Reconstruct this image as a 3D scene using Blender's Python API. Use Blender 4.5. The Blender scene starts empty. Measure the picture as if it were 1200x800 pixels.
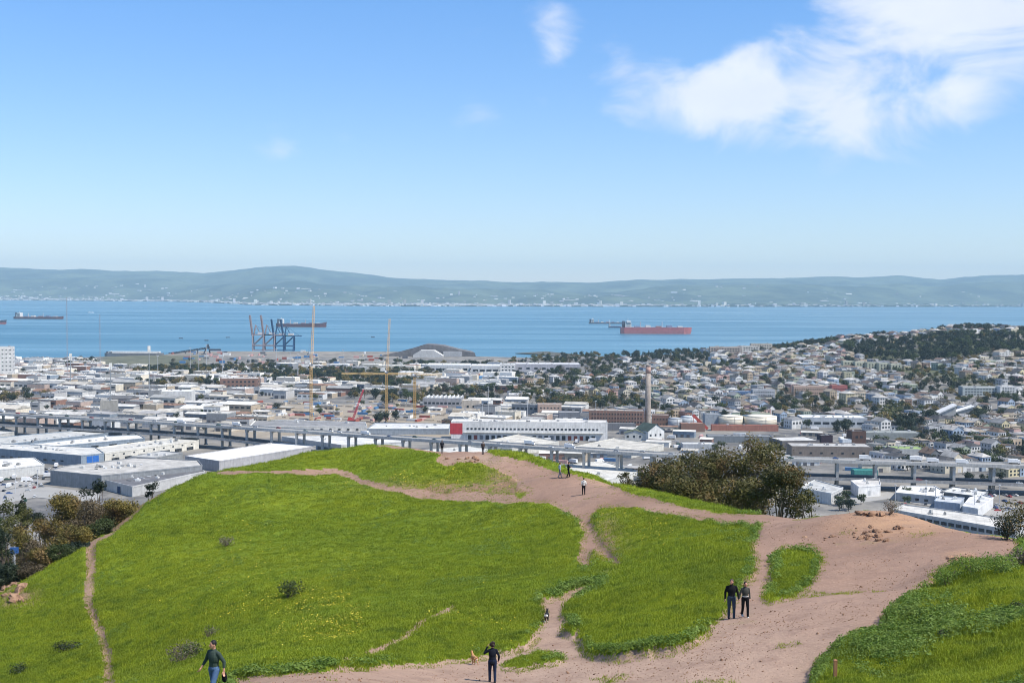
import bpy, math, random
import numpy as np
from mathutils import Vector, Matrix

# ------------------------------------------------------------------ camera, sky, sun, exposure
SC = bpy.context.scene
COL = SC.collection
R_ = math.radians
F, IW, IH = 1400.0, 1200.0, 800.0
CAMZ = 150.0
PITCH, ROLL = math.atan(55 / F), R_(0.3)
_f = np.array([0, math.cos(PITCH), -math.sin(PITCH)])
_u0 = np.array([0, math.sin(PITCH), math.cos(PITCH)])
_r0 = np.array([1.0, 0, 0])
CR = _r0 * math.cos(ROLL) + _u0 * math.sin(ROLL)
CU = _u0 * math.cos(ROLL) - _r0 * math.sin(ROLL)
CF = _f
cam_d = bpy.data.cameras.new('camera')
cam = bpy.data.objects.new('camera', cam_d)
COL.objects.link(cam)
cam_d.sensor_width = 36.0
cam_d.lens = 36.0 * F / IW
cam_d.clip_start = 0.5
cam_d.clip_end = 120000
m = Matrix(((CR[0], CU[0], -CF[0], 0), (CR[1], CU[1], -CF[1], 0), (CR[2], CU[2], -CF[2], CAMZ), (0, 0, 0, 1)))
cam.matrix_world = m
SC.camera = cam

SUN_EL = R_(55)
SUN_DIR = np.array([0.894 * math.cos(SUN_EL), -0.448 * math.cos(SUN_EL), math.sin(SUN_EL)])
sun_d = bpy.data.lights.new('sun', 'SUN')
sun_d.energy = 5.0
sun_d.angle = R_(0.53)
sun_d.color = (1.0, 0.945, 0.85)
sun = bpy.data.objects.new('sun', sun_d)
COL.objects.link(sun)
sun.rotation_euler = Vector(SUN_DIR).to_track_quat('Z', 'Y').to_euler()
SC.view_settings.view_transform = 'Standard'
SC.view_settings.look = 'None'
SC.view_settings.exposure = 0.44
SC.view_settings.gamma = 1.0
SC.view_settings.use_curve_mapping = False
SC.cycles.use_denoising = True
SC.cycles.filter_width = 1.0
SC.cycles.max_bounces = 5
SC.cycles.transparent_max_bounces = 8
SC.cycles.volume_bounces = 0
SC.cycles.caustics_reflective = False
SC.cycles.caustics_refractive = False


def raydir(px, py):
    v = CF + CR * ((px - IW / 2) / F) - CU * ((py - IH / 2) / F)
    return v / v[1]


def at(px, py, d):
    """world point on the ray of a photo pixel, d metres ahead"""
    v = raydir(px, py)
    return np.array([v[0] * d, d, CAMZ + v[2] * d])


def atz(px, py, z):
    v = raydir(px, py)
    d = (z - CAMZ) / v[2]
    return np.array([v[0] * d, d, z])


def project(x, y, z):
    z = z - CAMZ
    w = x * CF[0] + y * CF[1] + z * CF[2]
    return (IW / 2 + F * (x * CR[0] + y * CR[1] + z * CR[2]) / w, IH / 2 - F * (x * CU[0] + y * CU[1] + z * CU[2]) / w)


def build_world():
    w = bpy.data.worlds.new('World')
    SC.world = w
    w.use_nodes = True
    nt = w.node_tree
    N = nt.nodes
    L = nt.links.new
    N.clear()
    out = N.new('ShaderNodeOutputWorld')
    bg = N.new('ShaderNodeBackground')
    bg.inputs[1].default_value = 0.108
    sky = N.new('ShaderNodeTexSky')
    sky.sky_type = 'NISHITA'
    sky.sun_disc = False
    sky.sun_elevation = SUN_EL
    sky.sun_rotation = math.atan2(SUN_DIR[0], SUN_DIR[1])
    sky.altitude = 150
    sky.air_density = 1.0
    sky.dust_density = 0.1
    sky.ozone_density = 1.6

    def math_(op, a, b=None, c=None):
        n = N.new('ShaderNodeMath')
        n.operation = op
        for i, q in enumerate((a, b, c)):
            if q is None:
                continue
            if isinstance(q, (int, float)):
                n.inputs[i].default_value = q
            else:
                L(q, n.inputs[i])
        return n.outputs[0]

    def dot(vec, const):
        n = N.new('ShaderNodeVectorMath')
        n.operation = 'DOT_PRODUCT'
        L(vec, n.inputs[0])
        n.inputs[1].default_value = tuple(const)
        return n.outputs['Value']
    tc = N.new('ShaderNodeTexCoord')
    D = tc.outputs['Generated']
    mp = N.new('ShaderNodeMapping')
    mp.inputs['Scale'].default_value = (1, 1, 1.7)
    L(D, mp.inputs[0])
    nz = N.new('ShaderNodeTexNoise')
    nz.inputs['Scale'].default_value = 11
    nz.inputs['Detail'].default_value = 9
    nz.inputs['Roughness'].default_value = 0.56
    nz.inputs['Distortion'].default_value = 0.5
    L(mp.outputs[0], nz.inputs['Vector'])
    # clouds drifting over the bay: soft patches broken up by noise
    blobs = [(850, 110, 165, 56, 1.08), (985, 102, 130, 70, 1.08), (1090, 120, 95, 40, 1.0), (1110, 22, 160, 66, 1.12), (1215, 12, 120, 75, 1.0),
             (645, 62, 34, 46, .62), (735, 92, 40, 44, .66), (325, 176, 44, 22, .46), (412, 157, 46, 18, .40), (820, 12, 18, 20, .5), (556, 45, 26, 24, .42), (560, 130, 40, 30, .34)]
    tot = None
    for (px, py, rx, ry, s) in blobs:
        v = raydir(px, py)
        f = v / np.linalg.norm(v)
        r = np.cross(f, (0, 0, 1))
        r /= np.linalg.norm(r)
        u = np.cross(r, f)
        a = math_('MULTIPLY', dot(D, r), F / rx)
        b = math_('MULTIPLY', dot(D, u), F / ry)
        q = math_('ADD', math_('MULTIPLY', a, a), math_('MULTIPLY', b, b))
        g = math_('MULTIPLY', math_('EXPONENT', math_('MULTIPLY', q, -0.9)), s)
        g = math_('MULTIPLY', g, math_('GREATER_THAN', dot(D, f), 0.3))
        tot = g if tot is None else math_('MAXIMUM', tot, g)
    # the same kind of scattered cloud over the rest of the sky
    nz2 = N.new('ShaderNodeTexNoise')
    nz2.inputs['Scale'].default_value = 2.3
    nz2.inputs['Detail'].default_value = 2
    L(mp.outputs[0], nz2.inputs['Vector'])
    behind = N.new('ShaderNodeMapRange')
    L(dot(D, (0, 1, 0.25)), behind.inputs[0])
    behind.inputs[1].default_value = 0.95
    behind.inputs[2].default_value = 0.6
    rest = math_('MULTIPLY', math_('MULTIPLY', math_('SUBTRACT', nz2.outputs[0], 0.5), 5.0), behind.outputs[0])
    tot = math_('MAXIMUM', tot, math_('MINIMUM', rest, 0.95))
    dens = math_('ADD', math_('MULTIPLY', math_('SUBTRACT', nz.outputs[0], 0.5), 2.9), math_('SUBTRACT', math_('MULTIPLY', tot, 1.35), 0.52))
    mr = N.new('ShaderNodeMapRange')
    mr.interpolation_type = 'SMOOTHSTEP'
    L(dens, mr.inputs[0])
    mr.inputs[1].default_value = 0.0
    mr.inputs[2].default_value = 0.95
    fac = math_('MULTIPLY', mr.outputs[0], 0.8)
    shade = N.new('ShaderNodeTexNoise')
    shade.inputs['Scale'].default_value = 16
    shade.inputs['Detail'].default_value = 5
    L(mp.outputs[0], shade.inputs['Vector'])
    cr = N.new('ShaderNodeMix')
    cr.data_type = 'RGBA'
    L(shade.outputs[0], cr.inputs[0])
    cr.inputs[6].default_value = (6.0, 6.2, 7.0, 1)
    cr.inputs[7].default_value = (7.9, 7.9, 8.0, 1)
    hs = N.new('ShaderNodeHueSaturation')
    hs.inputs['Saturation'].default_value = 1.05
    hs.inputs['Value'].default_value = 1.0
    tint = N.new('ShaderNodeMix')
    tint.data_type = 'RGBA'
    tint.blend_type = 'MULTIPLY'
    tint.inputs[0].default_value = 1.0
    sep = N.new('ShaderNodeSeparateXYZ')
    L(D, sep.inputs[0])
    el = N.new('ShaderNodeMapRange')
    L(sep.outputs[2], el.inputs[0])
    el.inputs[1].default_value = 0.0
    el.inputs[2].default_value = 0.26
    tc_ = N.new('ShaderNodeMix')
    tc_.data_type = 'RGBA'
    L(el.outputs[0], tc_.inputs[0])
    tc_.inputs[6].default_value = (0.92, 0.92, 1.05, 1)
    tc_.inputs[7].default_value = (0.73, 0.99, 1.30, 1)
    L(tc_.outputs[2], tint.inputs[7])
    L(sky.outputs[0], tint.inputs[6])
    L(tint.outputs[2], hs.inputs['Color'])
    mx = N.new('ShaderNodeMix')
    mx.data_type = 'RGBA'
    L(fac, mx.inputs[0])
    L(hs.outputs[0], mx.inputs[6])
    L(cr.outputs[2], mx.inputs[7])
    L(mx.outputs[2], bg.inputs[0])
    L(bg.outputs[0], out.inputs[0])


build_world()

# ------------------------------------------------------------------ small helpers
rnd = random.Random(11)
NPR = np.random.default_rng(5)


def lin(r, g, b):
    def c(v):
        v /= 255.0
        return v / 12.92 if v <= 0.04045 else ((v + 0.055) / 1.055) ** 2.4
    return (c(r), c(g), c(b), 1.0)


def link(o, parent=None, label=None, cat=None, group=None, kind=None):
    COL.objects.link(o)
    if parent is not None:
        o.parent = parent
    if label:
        o['label'] = label
    if cat:
        o['category'] = cat
    if group:
        o['group'] = group
    if kind:
        o['kind'] = kind
    return o


def empty(name, loc, rz=0, label=None, cat=None, group=None, scale=None):
    o = bpy.data.objects.new(name, None)
    o.location = tuple(float(c) for c in loc)
    o.rotation_euler = (0, 0, rz)
    o.empty_display_size = 0.5
    if scale:
        o.scale = scale
    return link(o, None, label, cat, group)


def mesh_obj(name, me, parent=None, color=None, **k):
    o = bpy.data.objects.new(name, me)
    if color:
        o.color = color
    return link(o, parent, **k)


class MB:
    def __init__(s):
        s.v, s.f, s.m = [], [], []

    def add(s, vs, fs, mi=0):
        b = len(s.v)
        s.v.extend(tuple(float(c) for c in p) for p in vs)
        s.f.extend(tuple(i + b for i in f) for f in fs)
        s.m.extend([mi] * len(fs))
        return s

    def box(s, cx, cy, z0, sx, sy, sz, rz=0.0, mi=0):
        c, n = math.cos(rz), math.sin(rz)
        vs = []
        for z in (z0, z0 + sz):
            for (a, b) in ((-1, -1), (1, -1), (1, 1), (-1, 1)):
                x, y = a * sx / 2, b * sy / 2
                vs.append((cx + x * c - y * n, cy + x * n + y * c, z))
        return s.add(vs, [(0, 3, 2, 1), (4, 5, 6, 7), (0, 1, 5, 4), (1, 2, 6, 5), (2, 3, 7, 6), (3, 0, 4, 7)], mi)

    def prism(s, pts, z0, z1, mi=0):
        """upright prism over a counter-clockwise outline; z1 may be a list"""
        n = len(pts)
        zz0 = z0 if isinstance(z0, (list, tuple)) else [z0] * n
        zz1 = z1 if isinstance(z1, (list, tuple)) else [z1] * n
        vs = [(p[0], p[1], z) for p, z in zip(pts, zz0)] + [(p[0], p[1], z) for p, z in zip(pts, zz1)]
        fs = [tuple(range(n - 1, -1, -1)), tuple(range(n, 2 * n))] + [(i, (i + 1) % n, n + (i + 1) % n, n + i) for i in range(n)]
        return s.add(vs, fs, mi)

    def tube(s, p, q, r0, r1=None, n=6, mi=0):
        p, q = Vector(p), Vector(q)
        r1 = r0 if r1 is None else r1
        d = (q - p)
        if d.length < 1e-9:
            return s
        d.normalize()
        a = d.orthogonal().normalized()
        b = d.cross(a)
        vs = []
        for c, r in ((p, r0), (q, r1)):
            for i in range(n):
                t = 2 * math.pi * i / n
                vs.append(c + a * (r * math.cos(t)) + b * (r * math.sin(t)))
        fs = [tuple(range(n - 1, -1, -1)), tuple(range(n, 2 * n))] + [(i, (i + 1) % n, n + (i + 1) % n, n + i) for i in range(n)]
        return s.add(vs, fs, mi)

    def lathe(s, prof, n=16, c=(0, 0, 0), mi=0):
        vs, fs = [], []
        for (r, z) in prof:
            for i in range(n):
                t = 2 * math.pi * i / n
                vs.append((c[0] + r * math.cos(t), c[1] + r * math.sin(t), c[2] + z))
        for k in range(len(prof) - 1):
            for i in range(n):
                fs.append((k * n + i, k * n + (i + 1) % n, (k + 1) * n + (i + 1) % n, (k + 1) * n + i))
        fs.append(tuple(range(n - 1, -1, -1)))
        fs.append(tuple((len(prof) - 1) * n + i for i in range(n)))
        return s.add(vs, fs, mi)

    def capsule(s, p, r0, q, r1, n=10, sy=1.0):
        p, q = Vector(p), Vector(q)
        d = q - p
        ln = d.length
        if ln < 1e-6:
            d = Vector((0, 0, 1))
        else:
            d.normalize()
        a = d.orthogonal().normalized()
        if abs(d.z) > 0.7:
            a = Vector((1, 0, 0)) - d * d.x
            a.normalize()
        b = d.cross(a)
        rings = []
        for k in range(5):
            t = -math.pi / 2 + (k + 0.35) * (math.pi / 2) / 5
            rings.append((p + d * (r0 * math.sin(t)), r0 * math.cos(t)))
        for k in range(5):
            t = (k + 0.65) * (math.pi / 2) / 5
            rings.append((q + d * (r1 * math.sin(t)), r1 * math.cos(t)))
        vs = []
        for c, r in rings:
            for i in range(n):
                t = 2 * math.pi * i / n
                vs.append(c + a * (r * math.cos(t)) + b * (r * sy * math.sin(t)))
        m_ = len(rings)
        fs = [tuple(range(n - 1, -1, -1)), tuple((m_ - 1) * n + i for i in range(n))]
        for k in range(m_ - 1):
            for i in range(n):
                fs.append((k * n + i, k * n + (i + 1) % n, (k + 1) * n + (i + 1) % n, (k + 1) * n + i))
        return s.add(vs, fs)

    def ellipsoid(s, c, rx, ry, rz, n=12, m_=8):
        vs, fs = [], []
        for k in range(m_):
            t = -math.pi / 2 + (k + 0.5) * math.pi / m_
            for i in range(n):
                a = 2 * math.pi * i / n
                vs.append((c[0] + rx * math.cos(t) * math.cos(a), c[1] + ry * math.cos(t) * math.sin(a), c[2] + rz * math.sin(t)))
        for k in range(m_ - 1):
            for i in range(n):
                fs.append((k * n + i, k * n + (i + 1) % n, (k + 1) * n + (i + 1) % n, (k + 1) * n + i))
        fs.append(tuple(range(n - 1, -1, -1)))
        fs.append(tuple((m_ - 1) * n + i for i in range(n)))
        return s.add(vs, fs)

    def mesh(s, name, mats, smooth=False):
        me = bpy.data.meshes.new(name)
        me.from_pydata(s.v, [], s.f)
        if not isinstance(mats, (list, tuple)):
            mats = [mats]
        for q in mats:
            me.materials.append(q)
        if len(mats) > 1:
            me.polygons.foreach_set('material_index', s.m)
        if smooth:
            me.polygons.foreach_set('use_smooth', [True] * len(s.f))
        me.update()
        return me

    def build(s, name, mats, parent=None, smooth=False, color=None, **k):
        return mesh_obj(name, s.mesh(name, mats, smooth), parent, color, **k)


def np_mesh(name, V, Fq, mat, smooth=True):
    """fast mesh from numpy vertices and an (n,k) face array"""
    me = bpy.data.meshes.new(name)
    k = Fq.shape[1]
    me.vertices.add(len(V))
    me.vertices.foreach_set('co', np.ascontiguousarray(V, np.float32).ravel())
    me.loops.add(Fq.size)
    me.loops.foreach_set('vertex_index', np.ascontiguousarray(Fq, np.int32).ravel())
    me.polygons.add(len(Fq))
    me.polygons.foreach_set('loop_start', np.arange(0, Fq.size, k, dtype=np.int32))
    me.materials.append(mat)
    me.update(calc_edges=True)
    me.polygons.foreach_set('use_smooth', np.full(len(Fq), bool(smooth)))
    return me


# ------------------------------------------------------------------ materials
class Mat:
    def __init__(s, name, rough=0.8, spec=0.3):
        s.m = bpy.data.materials.new(name)
        s.m.use_nodes = True
        s.nt = s.m.node_tree
        s.N = s.nt.nodes
        s.b = s.N['Principled BSDF']
        s.b.inputs['Roughness'].default_value = rough
        s.b.inputs['Specular IOR Level'].default_value = spec
        s._pos = None

    def L(s, a, b):
        s.nt.links.new(a, b)

    def pos(s):
        if s._pos is None:
            s._pos = s.N.new('ShaderNodeNewGeometry').outputs['Position']
        return s._pos

    def noise(s, scale, detail=3, rough=0.55, vec=None, stretch=None, dist=0.0):
        n = s.N.new('ShaderNodeTexNoise')
        n.inputs['Scale'].default_value = scale
        n.inputs['Detail'].default_value = detail
        n.inputs['Roughness'].default_value = rough
        n.inputs['Distortion'].default_value = dist
        v = vec or s.pos()
        if stretch:
            mp = s.N.new('ShaderNodeMapping')
            mp.inputs['Scale'].default_value = stretch
            s.L(v, mp.inputs[0])
            v = mp.outputs[0]
        s.L(v, n.inputs['Vector'])
        return n.outputs[0]

    def ramp(s, fac, stops):
        r = s.N.new('ShaderNodeValToRGB')
        e = r.color_ramp.elements
        while len(e) < len(stops):
            e.new(0.5)
        for k, (p, c) in enumerate(stops):
            e[k].position = p
            e[k].color = c if len(c) == 4 else tuple(c) + (1,)
        s.L(fac, r.inputs[0])
        return r.outputs[0]

    def mix(s, fac, a, b, mode='MIX'):
        n = s.N.new('ShaderNodeMix')
        n.data_type = 'RGBA'
        n.blend_type = mode
        for sock, q in ((n.inputs[0], fac), (n.inputs[6], a), (n.inputs[7], b)):
            if isinstance(q, (int, float)):
                sock.default_value = q
            elif isinstance(q, tuple):
                sock.default_value = q if len(q) == 4 else q + (1,)
            else:
                s.L(q, sock)
        return n.outputs[2]

    def math(s, op, a, b=0.0):
        n = s.N.new('ShaderNodeMath')
        n.operation = op
        for i, q in enumerate((a, b)):
            if isinstance(q, (int, float)):
                n.inputs[i].default_value = q
            else:
                s.L(q, n.inputs[i])
        return n.outputs[0]

    def mapr(s, v, a, b, c=0.0, d=1.0):
        n = s.N.new('ShaderNodeMapRange')
        s.L(v, n.inputs[0])
        for i, q in enumerate((a, b, c, d)):
            n.inputs[i + 1].default_value = q
        return n.outputs[0]

    def objcol(s):
        return s.N.new('ShaderNodeObjectInfo').outputs['Color']

    def objrand(s):
        return s.N.new('ShaderNodeObjectInfo').outputs['Random']

    def attr(s, name, out='Color'):
        n = s.N.new('ShaderNodeAttribute')
        n.attribute_name = name
        return n.outputs[out]

    def color(s, c):
        if isinstance(c, tuple):
            s.b.inputs['Base Color'].default_value = c if len(c) == 4 else c + (1,)
        else:
            s.L(c, s.b.inputs['Base Color'])
        return s

    def bump(s, h, strength=0.5, dist=0.05):
        n = s.N.new('ShaderNodeBump')
        n.inputs['Strength'].default_value = strength
        n.inputs['Distance'].default_value = dist
        s.L(h, n.inputs['Height'])
        s.L(n.outputs[0], s.b.inputs['Normal'])
        return s


def weathered(name, scale=0.25, amt=0.28, rough=0.8, spec=0.25, src='obj', metal=0.0, panels=None, streak=0.0):
    t = Mat(name, rough, spec)
    c = t.objcol() if src == 'obj' else t.attr('Col')
    n = t.noise(scale, 5, 0.62)
    n2 = t.noise(scale * 0.13, 2)
    k = t.mapr(n, 0.3, 0.75, 1.0 - amt, 1.0 + amt * 0.35)
    k2 = t.mapr(n2, 0.3, 0.7, 0.9, 1.08)
    kk = t.math('MULTIPLY', k, k2)
    if panels:
        br = t.N.new('ShaderNodeTexBrick')
        br.inputs['Scale'].default_value = 1.0
        br.inputs['Brick Width'].default_value = panels[0]
        br.inputs['Row Height'].default_value = panels[1]
        br.inputs['Mortar Size'].default_value = panels[2]
        br.inputs['Color1'].default_value = (1, 1, 1, 1)
        br.inputs['Color2'].default_value = (.84, .84, .84, 1)
        br.inputs['Mortar'].default_value = (.66, .66, .66, 1)
        rt = t.N.new('ShaderNodeVectorRotate')
        rt.rotation_type = 'Z_AXIS'
        rt.inputs['Angle'].default_value = .35
        t.L(t.pos(), rt.inputs['Vector'])
        t.L(rt.outputs[0], br.inputs['Vector'])
        kk = t.math('MULTIPLY', kk, br.outputs[0])
    if streak:
        kk = t.math('MULTIPLY', kk, t.mapr(t.noise(1.0, 4, .65, stretch=(.9, .9, .07)), .3, .7, 1 - streak, 1.05))
    cc = t.N.new('ShaderNodeCombineColor')
    for i in range(3):
        t.L(kk, cc.inputs[i])
    t.color(t.mix(1.0, c, cc.outputs[0], 'MULTIPLY'))
    t.b.inputs['Metallic'].default_value = metal
    return t.m


M = {}
M['paint'] = weathered('painted_wall', 0.35, 0.22, streak=.22)
M['roof'] = weathered('flat_roofing', 0.16, 0.36, 0.9, 0.15, panels=(9.0, 3.2, .12))
M['stuff'] = weathered('distant_paint', 0.3, 0.2, 0.85, 0.2, 'attr')
M['concrete'] = weathered('weathered_concrete', 0.5, 0.32, 0.9, 0.2, streak=.25)
M['steel'] = weathered('painted_steel', 0.8, 0.18, 0.5, 0.4)
M['cloth'] = weathered('cloth', 14, 0.25, 0.95, 0.1)
M['rubber'] = Mat('rubber', 0.8).color((0.02, 0.02, 0.022)).m
_g = Mat('window_glass', 0.12, 0.5)
_g.color(_g.ramp(_g.noise(0.6, 2), [(0.35, (0.012, 0.016, 0.02)), (0.7, (0.05, 0.06, 0.07))]))
M['glass'] = _g.m
_b = Mat('brick', 0.9, 0.2)
_bn = _b.N.new('ShaderNodeTexBrick')
_bn.inputs['Scale'].default_value = 1.2
_bn.inputs['Color1'].default_value = (0.25, 0.12, 0.085, 1)
_bn.inputs['Color2'].default_value = (0.20, 0.10, 0.075, 1)
_bn.inputs['Mortar'].default_value = (0.30, 0.24, 0.2, 1)
_b.L(_b.pos(), _bn.inputs['Vector'])
_b.color(_b.mix(_b.mapr(_b.noise(0.2, 4), 0.3, 0.7), _bn.outputs[0], (0.2, 0.13, 0.1), 'MIX'))
M['brick'] = _b.m
_s = Mat('skin', 0.55, 0.35)
_s.color(_s.mix(_s.noise(30, 2), (0.52, 0.27, 0.18), (0.42, 0.2, 0.13)))
_s.b.inputs['Subsurface Weight'].default_value = 0.0
M['skin'] = _s.m
M['hair'] = weathered('hair', 60, 0.4, 0.6, 0.3)
M['fur'] = weathered('fur', 40, 0.35, 0.85, 0.2)
_w = Mat('weathered_wood', 0.85, 0.2)
_w.color(_w.ramp(_w.noise(6, 5, 0.6, stretch=(1, 1, 0.2)), [(0.3, (0.22, 0.10, 0.045)), (0.7, (0.42, 0.23, 0.12))]))
M['wood'] = _w.m


def foliage_mat(name, dark, light, dry=None, dry_amt=0.0, scale=0.5, trans=0.25):
    t = Mat(name, 0.6, 0.25)
    n = t.noise(scale, 3, 0.6)
    c = t.mix(t.mapr(n, 0.32, 0.68), dark, light)
    rn = t.objrand()
    c = t.mix(t.mapr(rn, 0, 1, 0.0, 0.45), c, tuple(0.55 * q for q in dark))
    if dry:
        c = t.mix(t.mapr(t.noise(scale * 0.8, 2), 0.62 - dry_amt, 0.72 - dry_amt * 0.6, 0, 1), c, dry)
    t.color(c)
    tr = t.N.new('ShaderNodeBsdfTranslucent')
    t.L(c, tr.inputs[0])
    ms = t.N.new('ShaderNodeMixShader')
    ms.inputs[0].default_value = trans
    t.L(t.b.outputs[0], ms.inputs[1])
    t.L(tr.outputs[0], ms.inputs[2])
    t.L(ms.outputs[0], t.N['Material Output'].inputs[0])
    return t.m


M['leaf_euc'] = foliage_mat('gum_leaves', (0.048, 0.054, 0.017), (0.15, 0.130, 0.034), (0.17, 0.11, 0.04), 0.10, 0.55, 0.2)
M['leaf_olive'] = foliage_mat('olive_brown_leaves', (0.085, 0.08, 0.022), (0.25, 0.19, 0.04), (0.2, 0.13, 0.05), 0.12, 0.45, 0.2)
M['leaf_green'] = foliage_mat('green_leaves', (0.03, 0.05, 0.016), (0.085, 0.11, 0.03), None, 0, 0.25)
M['leaf_dark'] = foliage_mat('dark_evergreen_leaves', (0.012, 0.022, 0.012), (0.035, 0.05, 0.022), None, 0, 0.2, 0.12)
M['leaf_brown'] = foliage_mat('bare_brown_twigs', (0.09, 0.07, 0.042), (0.19, 0.145, 0.075), None, 0, 0.3)
M['leaf_spring'] = foliage_mat('spring_leaves', (0.06, 0.075, 0.02), (0.16, 0.15, 0.045), None, 0, 0.3)
M['leaf_grey'] = foliage_mat('dry_grey_brush', (0.12, 0.10, 0.07), (0.24, 0.20, 0.15), (0.05, 0.07, 0.025), 0.1, 1.2)
M['bark'] = weathered('bark', 2.0, 0.4, 0.95, 0.1)

# the meadow: colour patches of spring grass
def grass_color(t):
    p = t.noise(0.055, 4, 0.6)
    q = t.noise(0.45, 4, 0.6)
    z = t.noise(2.2, 3, 0.65)
    a = t.mix(t.mapr(p, 0.36, 0.64), (0.105, 0.170, 0.014), (0.185, 0.225, 0.012))
    a = t.mix(t.mapr(q, 0.35, 0.7, 0, 0.7), a, (0.080, 0.140, 0.016))
    return t.mix(t.mapr(z, 0.35, 0.75, 0.0, 0.7), a, (0.215, 0.245, 0.022))


_t = Mat('meadow_ground', 0.95, 0.1)
_c = grass_color(_t)
_c = _t.mix(_t.mapr(_t.noise(1.1, 4, 0.65), 0.58, 0.72, 0, 0.6), _c, (0.05, 0.085, 0.016))
_c = _t.mix(_t.mapr(_t.noise(0.16, 5, 0.7), 0.66, 0.76, 0, 0.45), _c, (0.16, 0.11, 0.05))
_c = _t.mix(_t.math('MULTIPLY', _t.attr('worn', 'Fac'), _t.mapr(_t.noise(0.55, 5, 0.7), 0.36, 0.52)), _c, (0.27, 0.17, 0.11))
_t.color(_c)
_t.bump(_t.noise(3.0, 5, 0.65), 0.9, 0.25)
M['meadow'] = _t.m

_t = Mat('grass_blades', 0.6, 0.2)
_c = grass_color(_t)
_c = _t.mix(_t.mapr(_t.objrand(), 0, 1, 0, 0.5), _c, (0.22, 0.30, 0.03))
_c = _t.mix(_t.mapr(_t.noise(0.9, 4, 0.7), 0.48, 0.66, 0, 0.75), _c, (0.06, 0.105, 0.016))
_c = _t.mix(_t.mapr(_t.noise(0.11, 5, 0.7), 0.5, 0.66, 0, 0.6), _c, (0.07, 0.12, 0.018))
_c = _t.mix(1.0, _c, (1.62, 1.46, 1.25), 'MULTIPLY')
_t.color(_c)
_tr = _t.N.new('ShaderNodeBsdfTranslucent')
_t.L(_c, _tr.inputs[0])
_ms = _t.N.new('ShaderNodeMixShader')
_ms.inputs[0].default_value = 0.45
_t.L(_t.b.outputs[0], _ms.inputs[1])
_t.L(_tr.outputs[0], _ms.inputs[2])
_t.L(_ms.outputs[0], _t.N['Material Output'].inputs[0])
M['blades'] = _t.m
M['weeds'] = foliage_mat('leafy_weeds', (0.13, 0.22, 0.03), (0.25, 0.34, 0.075), None, 0, 0.9, 0.45)
_t = Mat('yellow_petals', 0.7, 0.2)
M['petal'] = _t.color(_t.mix(_t.objrand(), (0.62, 0.46, 0.02), (0.75, 0.62, 0.10))).m

_t = Mat('reddish_dirt', 0.97, 0.08)
_n1 = _t.noise(0.09, 4, 0.6)
_n2 = _t.noise(0.8, 6, 0.68)
_n3 = _t.noise(5.0, 4, 0.7)
_c = _t.mix(_t.mapr(_n1, 0.38, 0.62), (0.305, 0.198, 0.145), (0.25, 0.158, 0.114))
_c = _t.mix(_t.mapr(_t.attr('tan', 'Fac'), 0, 1, 0, 0.85), _c, (0.39, 0.285, 0.215))
_c = _t.mix(_t.mapr(_t.attr('orange', 'Fac'), 0, 1, 0, 0.8), _c, (0.42, 0.255, 0.15))
_c = _t.mix(_t.mapr(_n2, 0.48, 0.72, 0, 0.65), _c, (0.20, 0.128, 0.10))
_c = _t.mix(_t.mapr(_t.noise(0.22, 6, 0.72), 0.52, 0.68, 0, 0.6), _c, (0.22, 0.150, 0.115))
_c = _t.mix(_t.mapr(_n3, 0.55, 0.75, 0, 0.5), _c, (0.46, 0.33, 0.25))
_c = _t.mix(_t.mapr(_t.noise(0.33, 5, 0.72), 0.62, 0.74, 0, 0.5), _c, (0.24, 0.20, 0.09))
_t.color(_c)
_t.bump(_t.mix(0.5, _n2, _n3), 0.9, 0.12)
M['dirt'] = _t.m

_t = Mat('city_ground', 0.95, 0.15)
_n1 = _t.noise(0.012, 4, 0.6)
_n2 = _t.noise(0.06, 5, 0.65)
_c = _t.mix(_t.mapr(_n1, 0.4, 0.62), (0.10, 0.10, 0.10), (0.22, 0.205, 0.18))
_c = _t.mix(_t.mapr(_n2, 0.45, 0.7, 0, 0.7), _c, (0.30, 0.28, 0.25))
_c = _t.mix(_t.mapr(_t.attr('green', 'Fac'), 0, 1, 0, 1), _c, _t.mix(_n2, (0.03, 0.045, 0.018), (0.11, 0.115, 0.04)))
_c = _t.mix(_t.mapr(_t.attr('bare', 'Fac'), 0, 1, 0, 1), _c, _t.mix(_n2, (0.20, 0.165, 0.12), (0.38, 0.33, 0.26)))
_t.color(_c)
M['ground'] = _t.m
_t = Mat('asphalt', 0.92, 0.2)
M['asphalt'] = _t.color(_t.mix(_t.noise(0.15, 5), (0.055, 0.056, 0.06), (0.11, 0.11, 0.112))).m
_t = Mat('concrete_road', 0.92, 0.2)
M['conc_road'] = _t.color(_t.mix(_t.noise(0.1, 5), (0.24, 0.235, 0.225), (0.34, 0.33, 0.31))).m

_t = Mat('bay_water', 0.16, 0.5)
_str = _t.noise(1.0, 4, 0.6, stretch=(0.00022, 0.0022, 1), dist=0.6)
_str2 = _t.noise(1.0, 3, 0.6, stretch=(0.0008, 0.006, 1), dist=0.3)
_k = _t.math('ADD', _t.math('MULTIPLY', _str, 0.7), _t.math('MULTIPLY', _str2, 0.3))
_t.color(_t.mix(_t.mapr(_k, 0.4, 0.62), (0.035, 0.125, 0.185), (0.085, 0.20, 0.26)))
_t.L(_t.mapr(_k, 0.40, 0.62, 0.38, 0.26), _t.b.inputs['Roughness'])
_t.b.inputs['IOR'].default_value = 1.33
_t.bump(_t.noise(0.05, 4, 0.6, stretch=(1, 1.6, 1)), 0.22, 6.0)
M['water'] = _t.m

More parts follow.
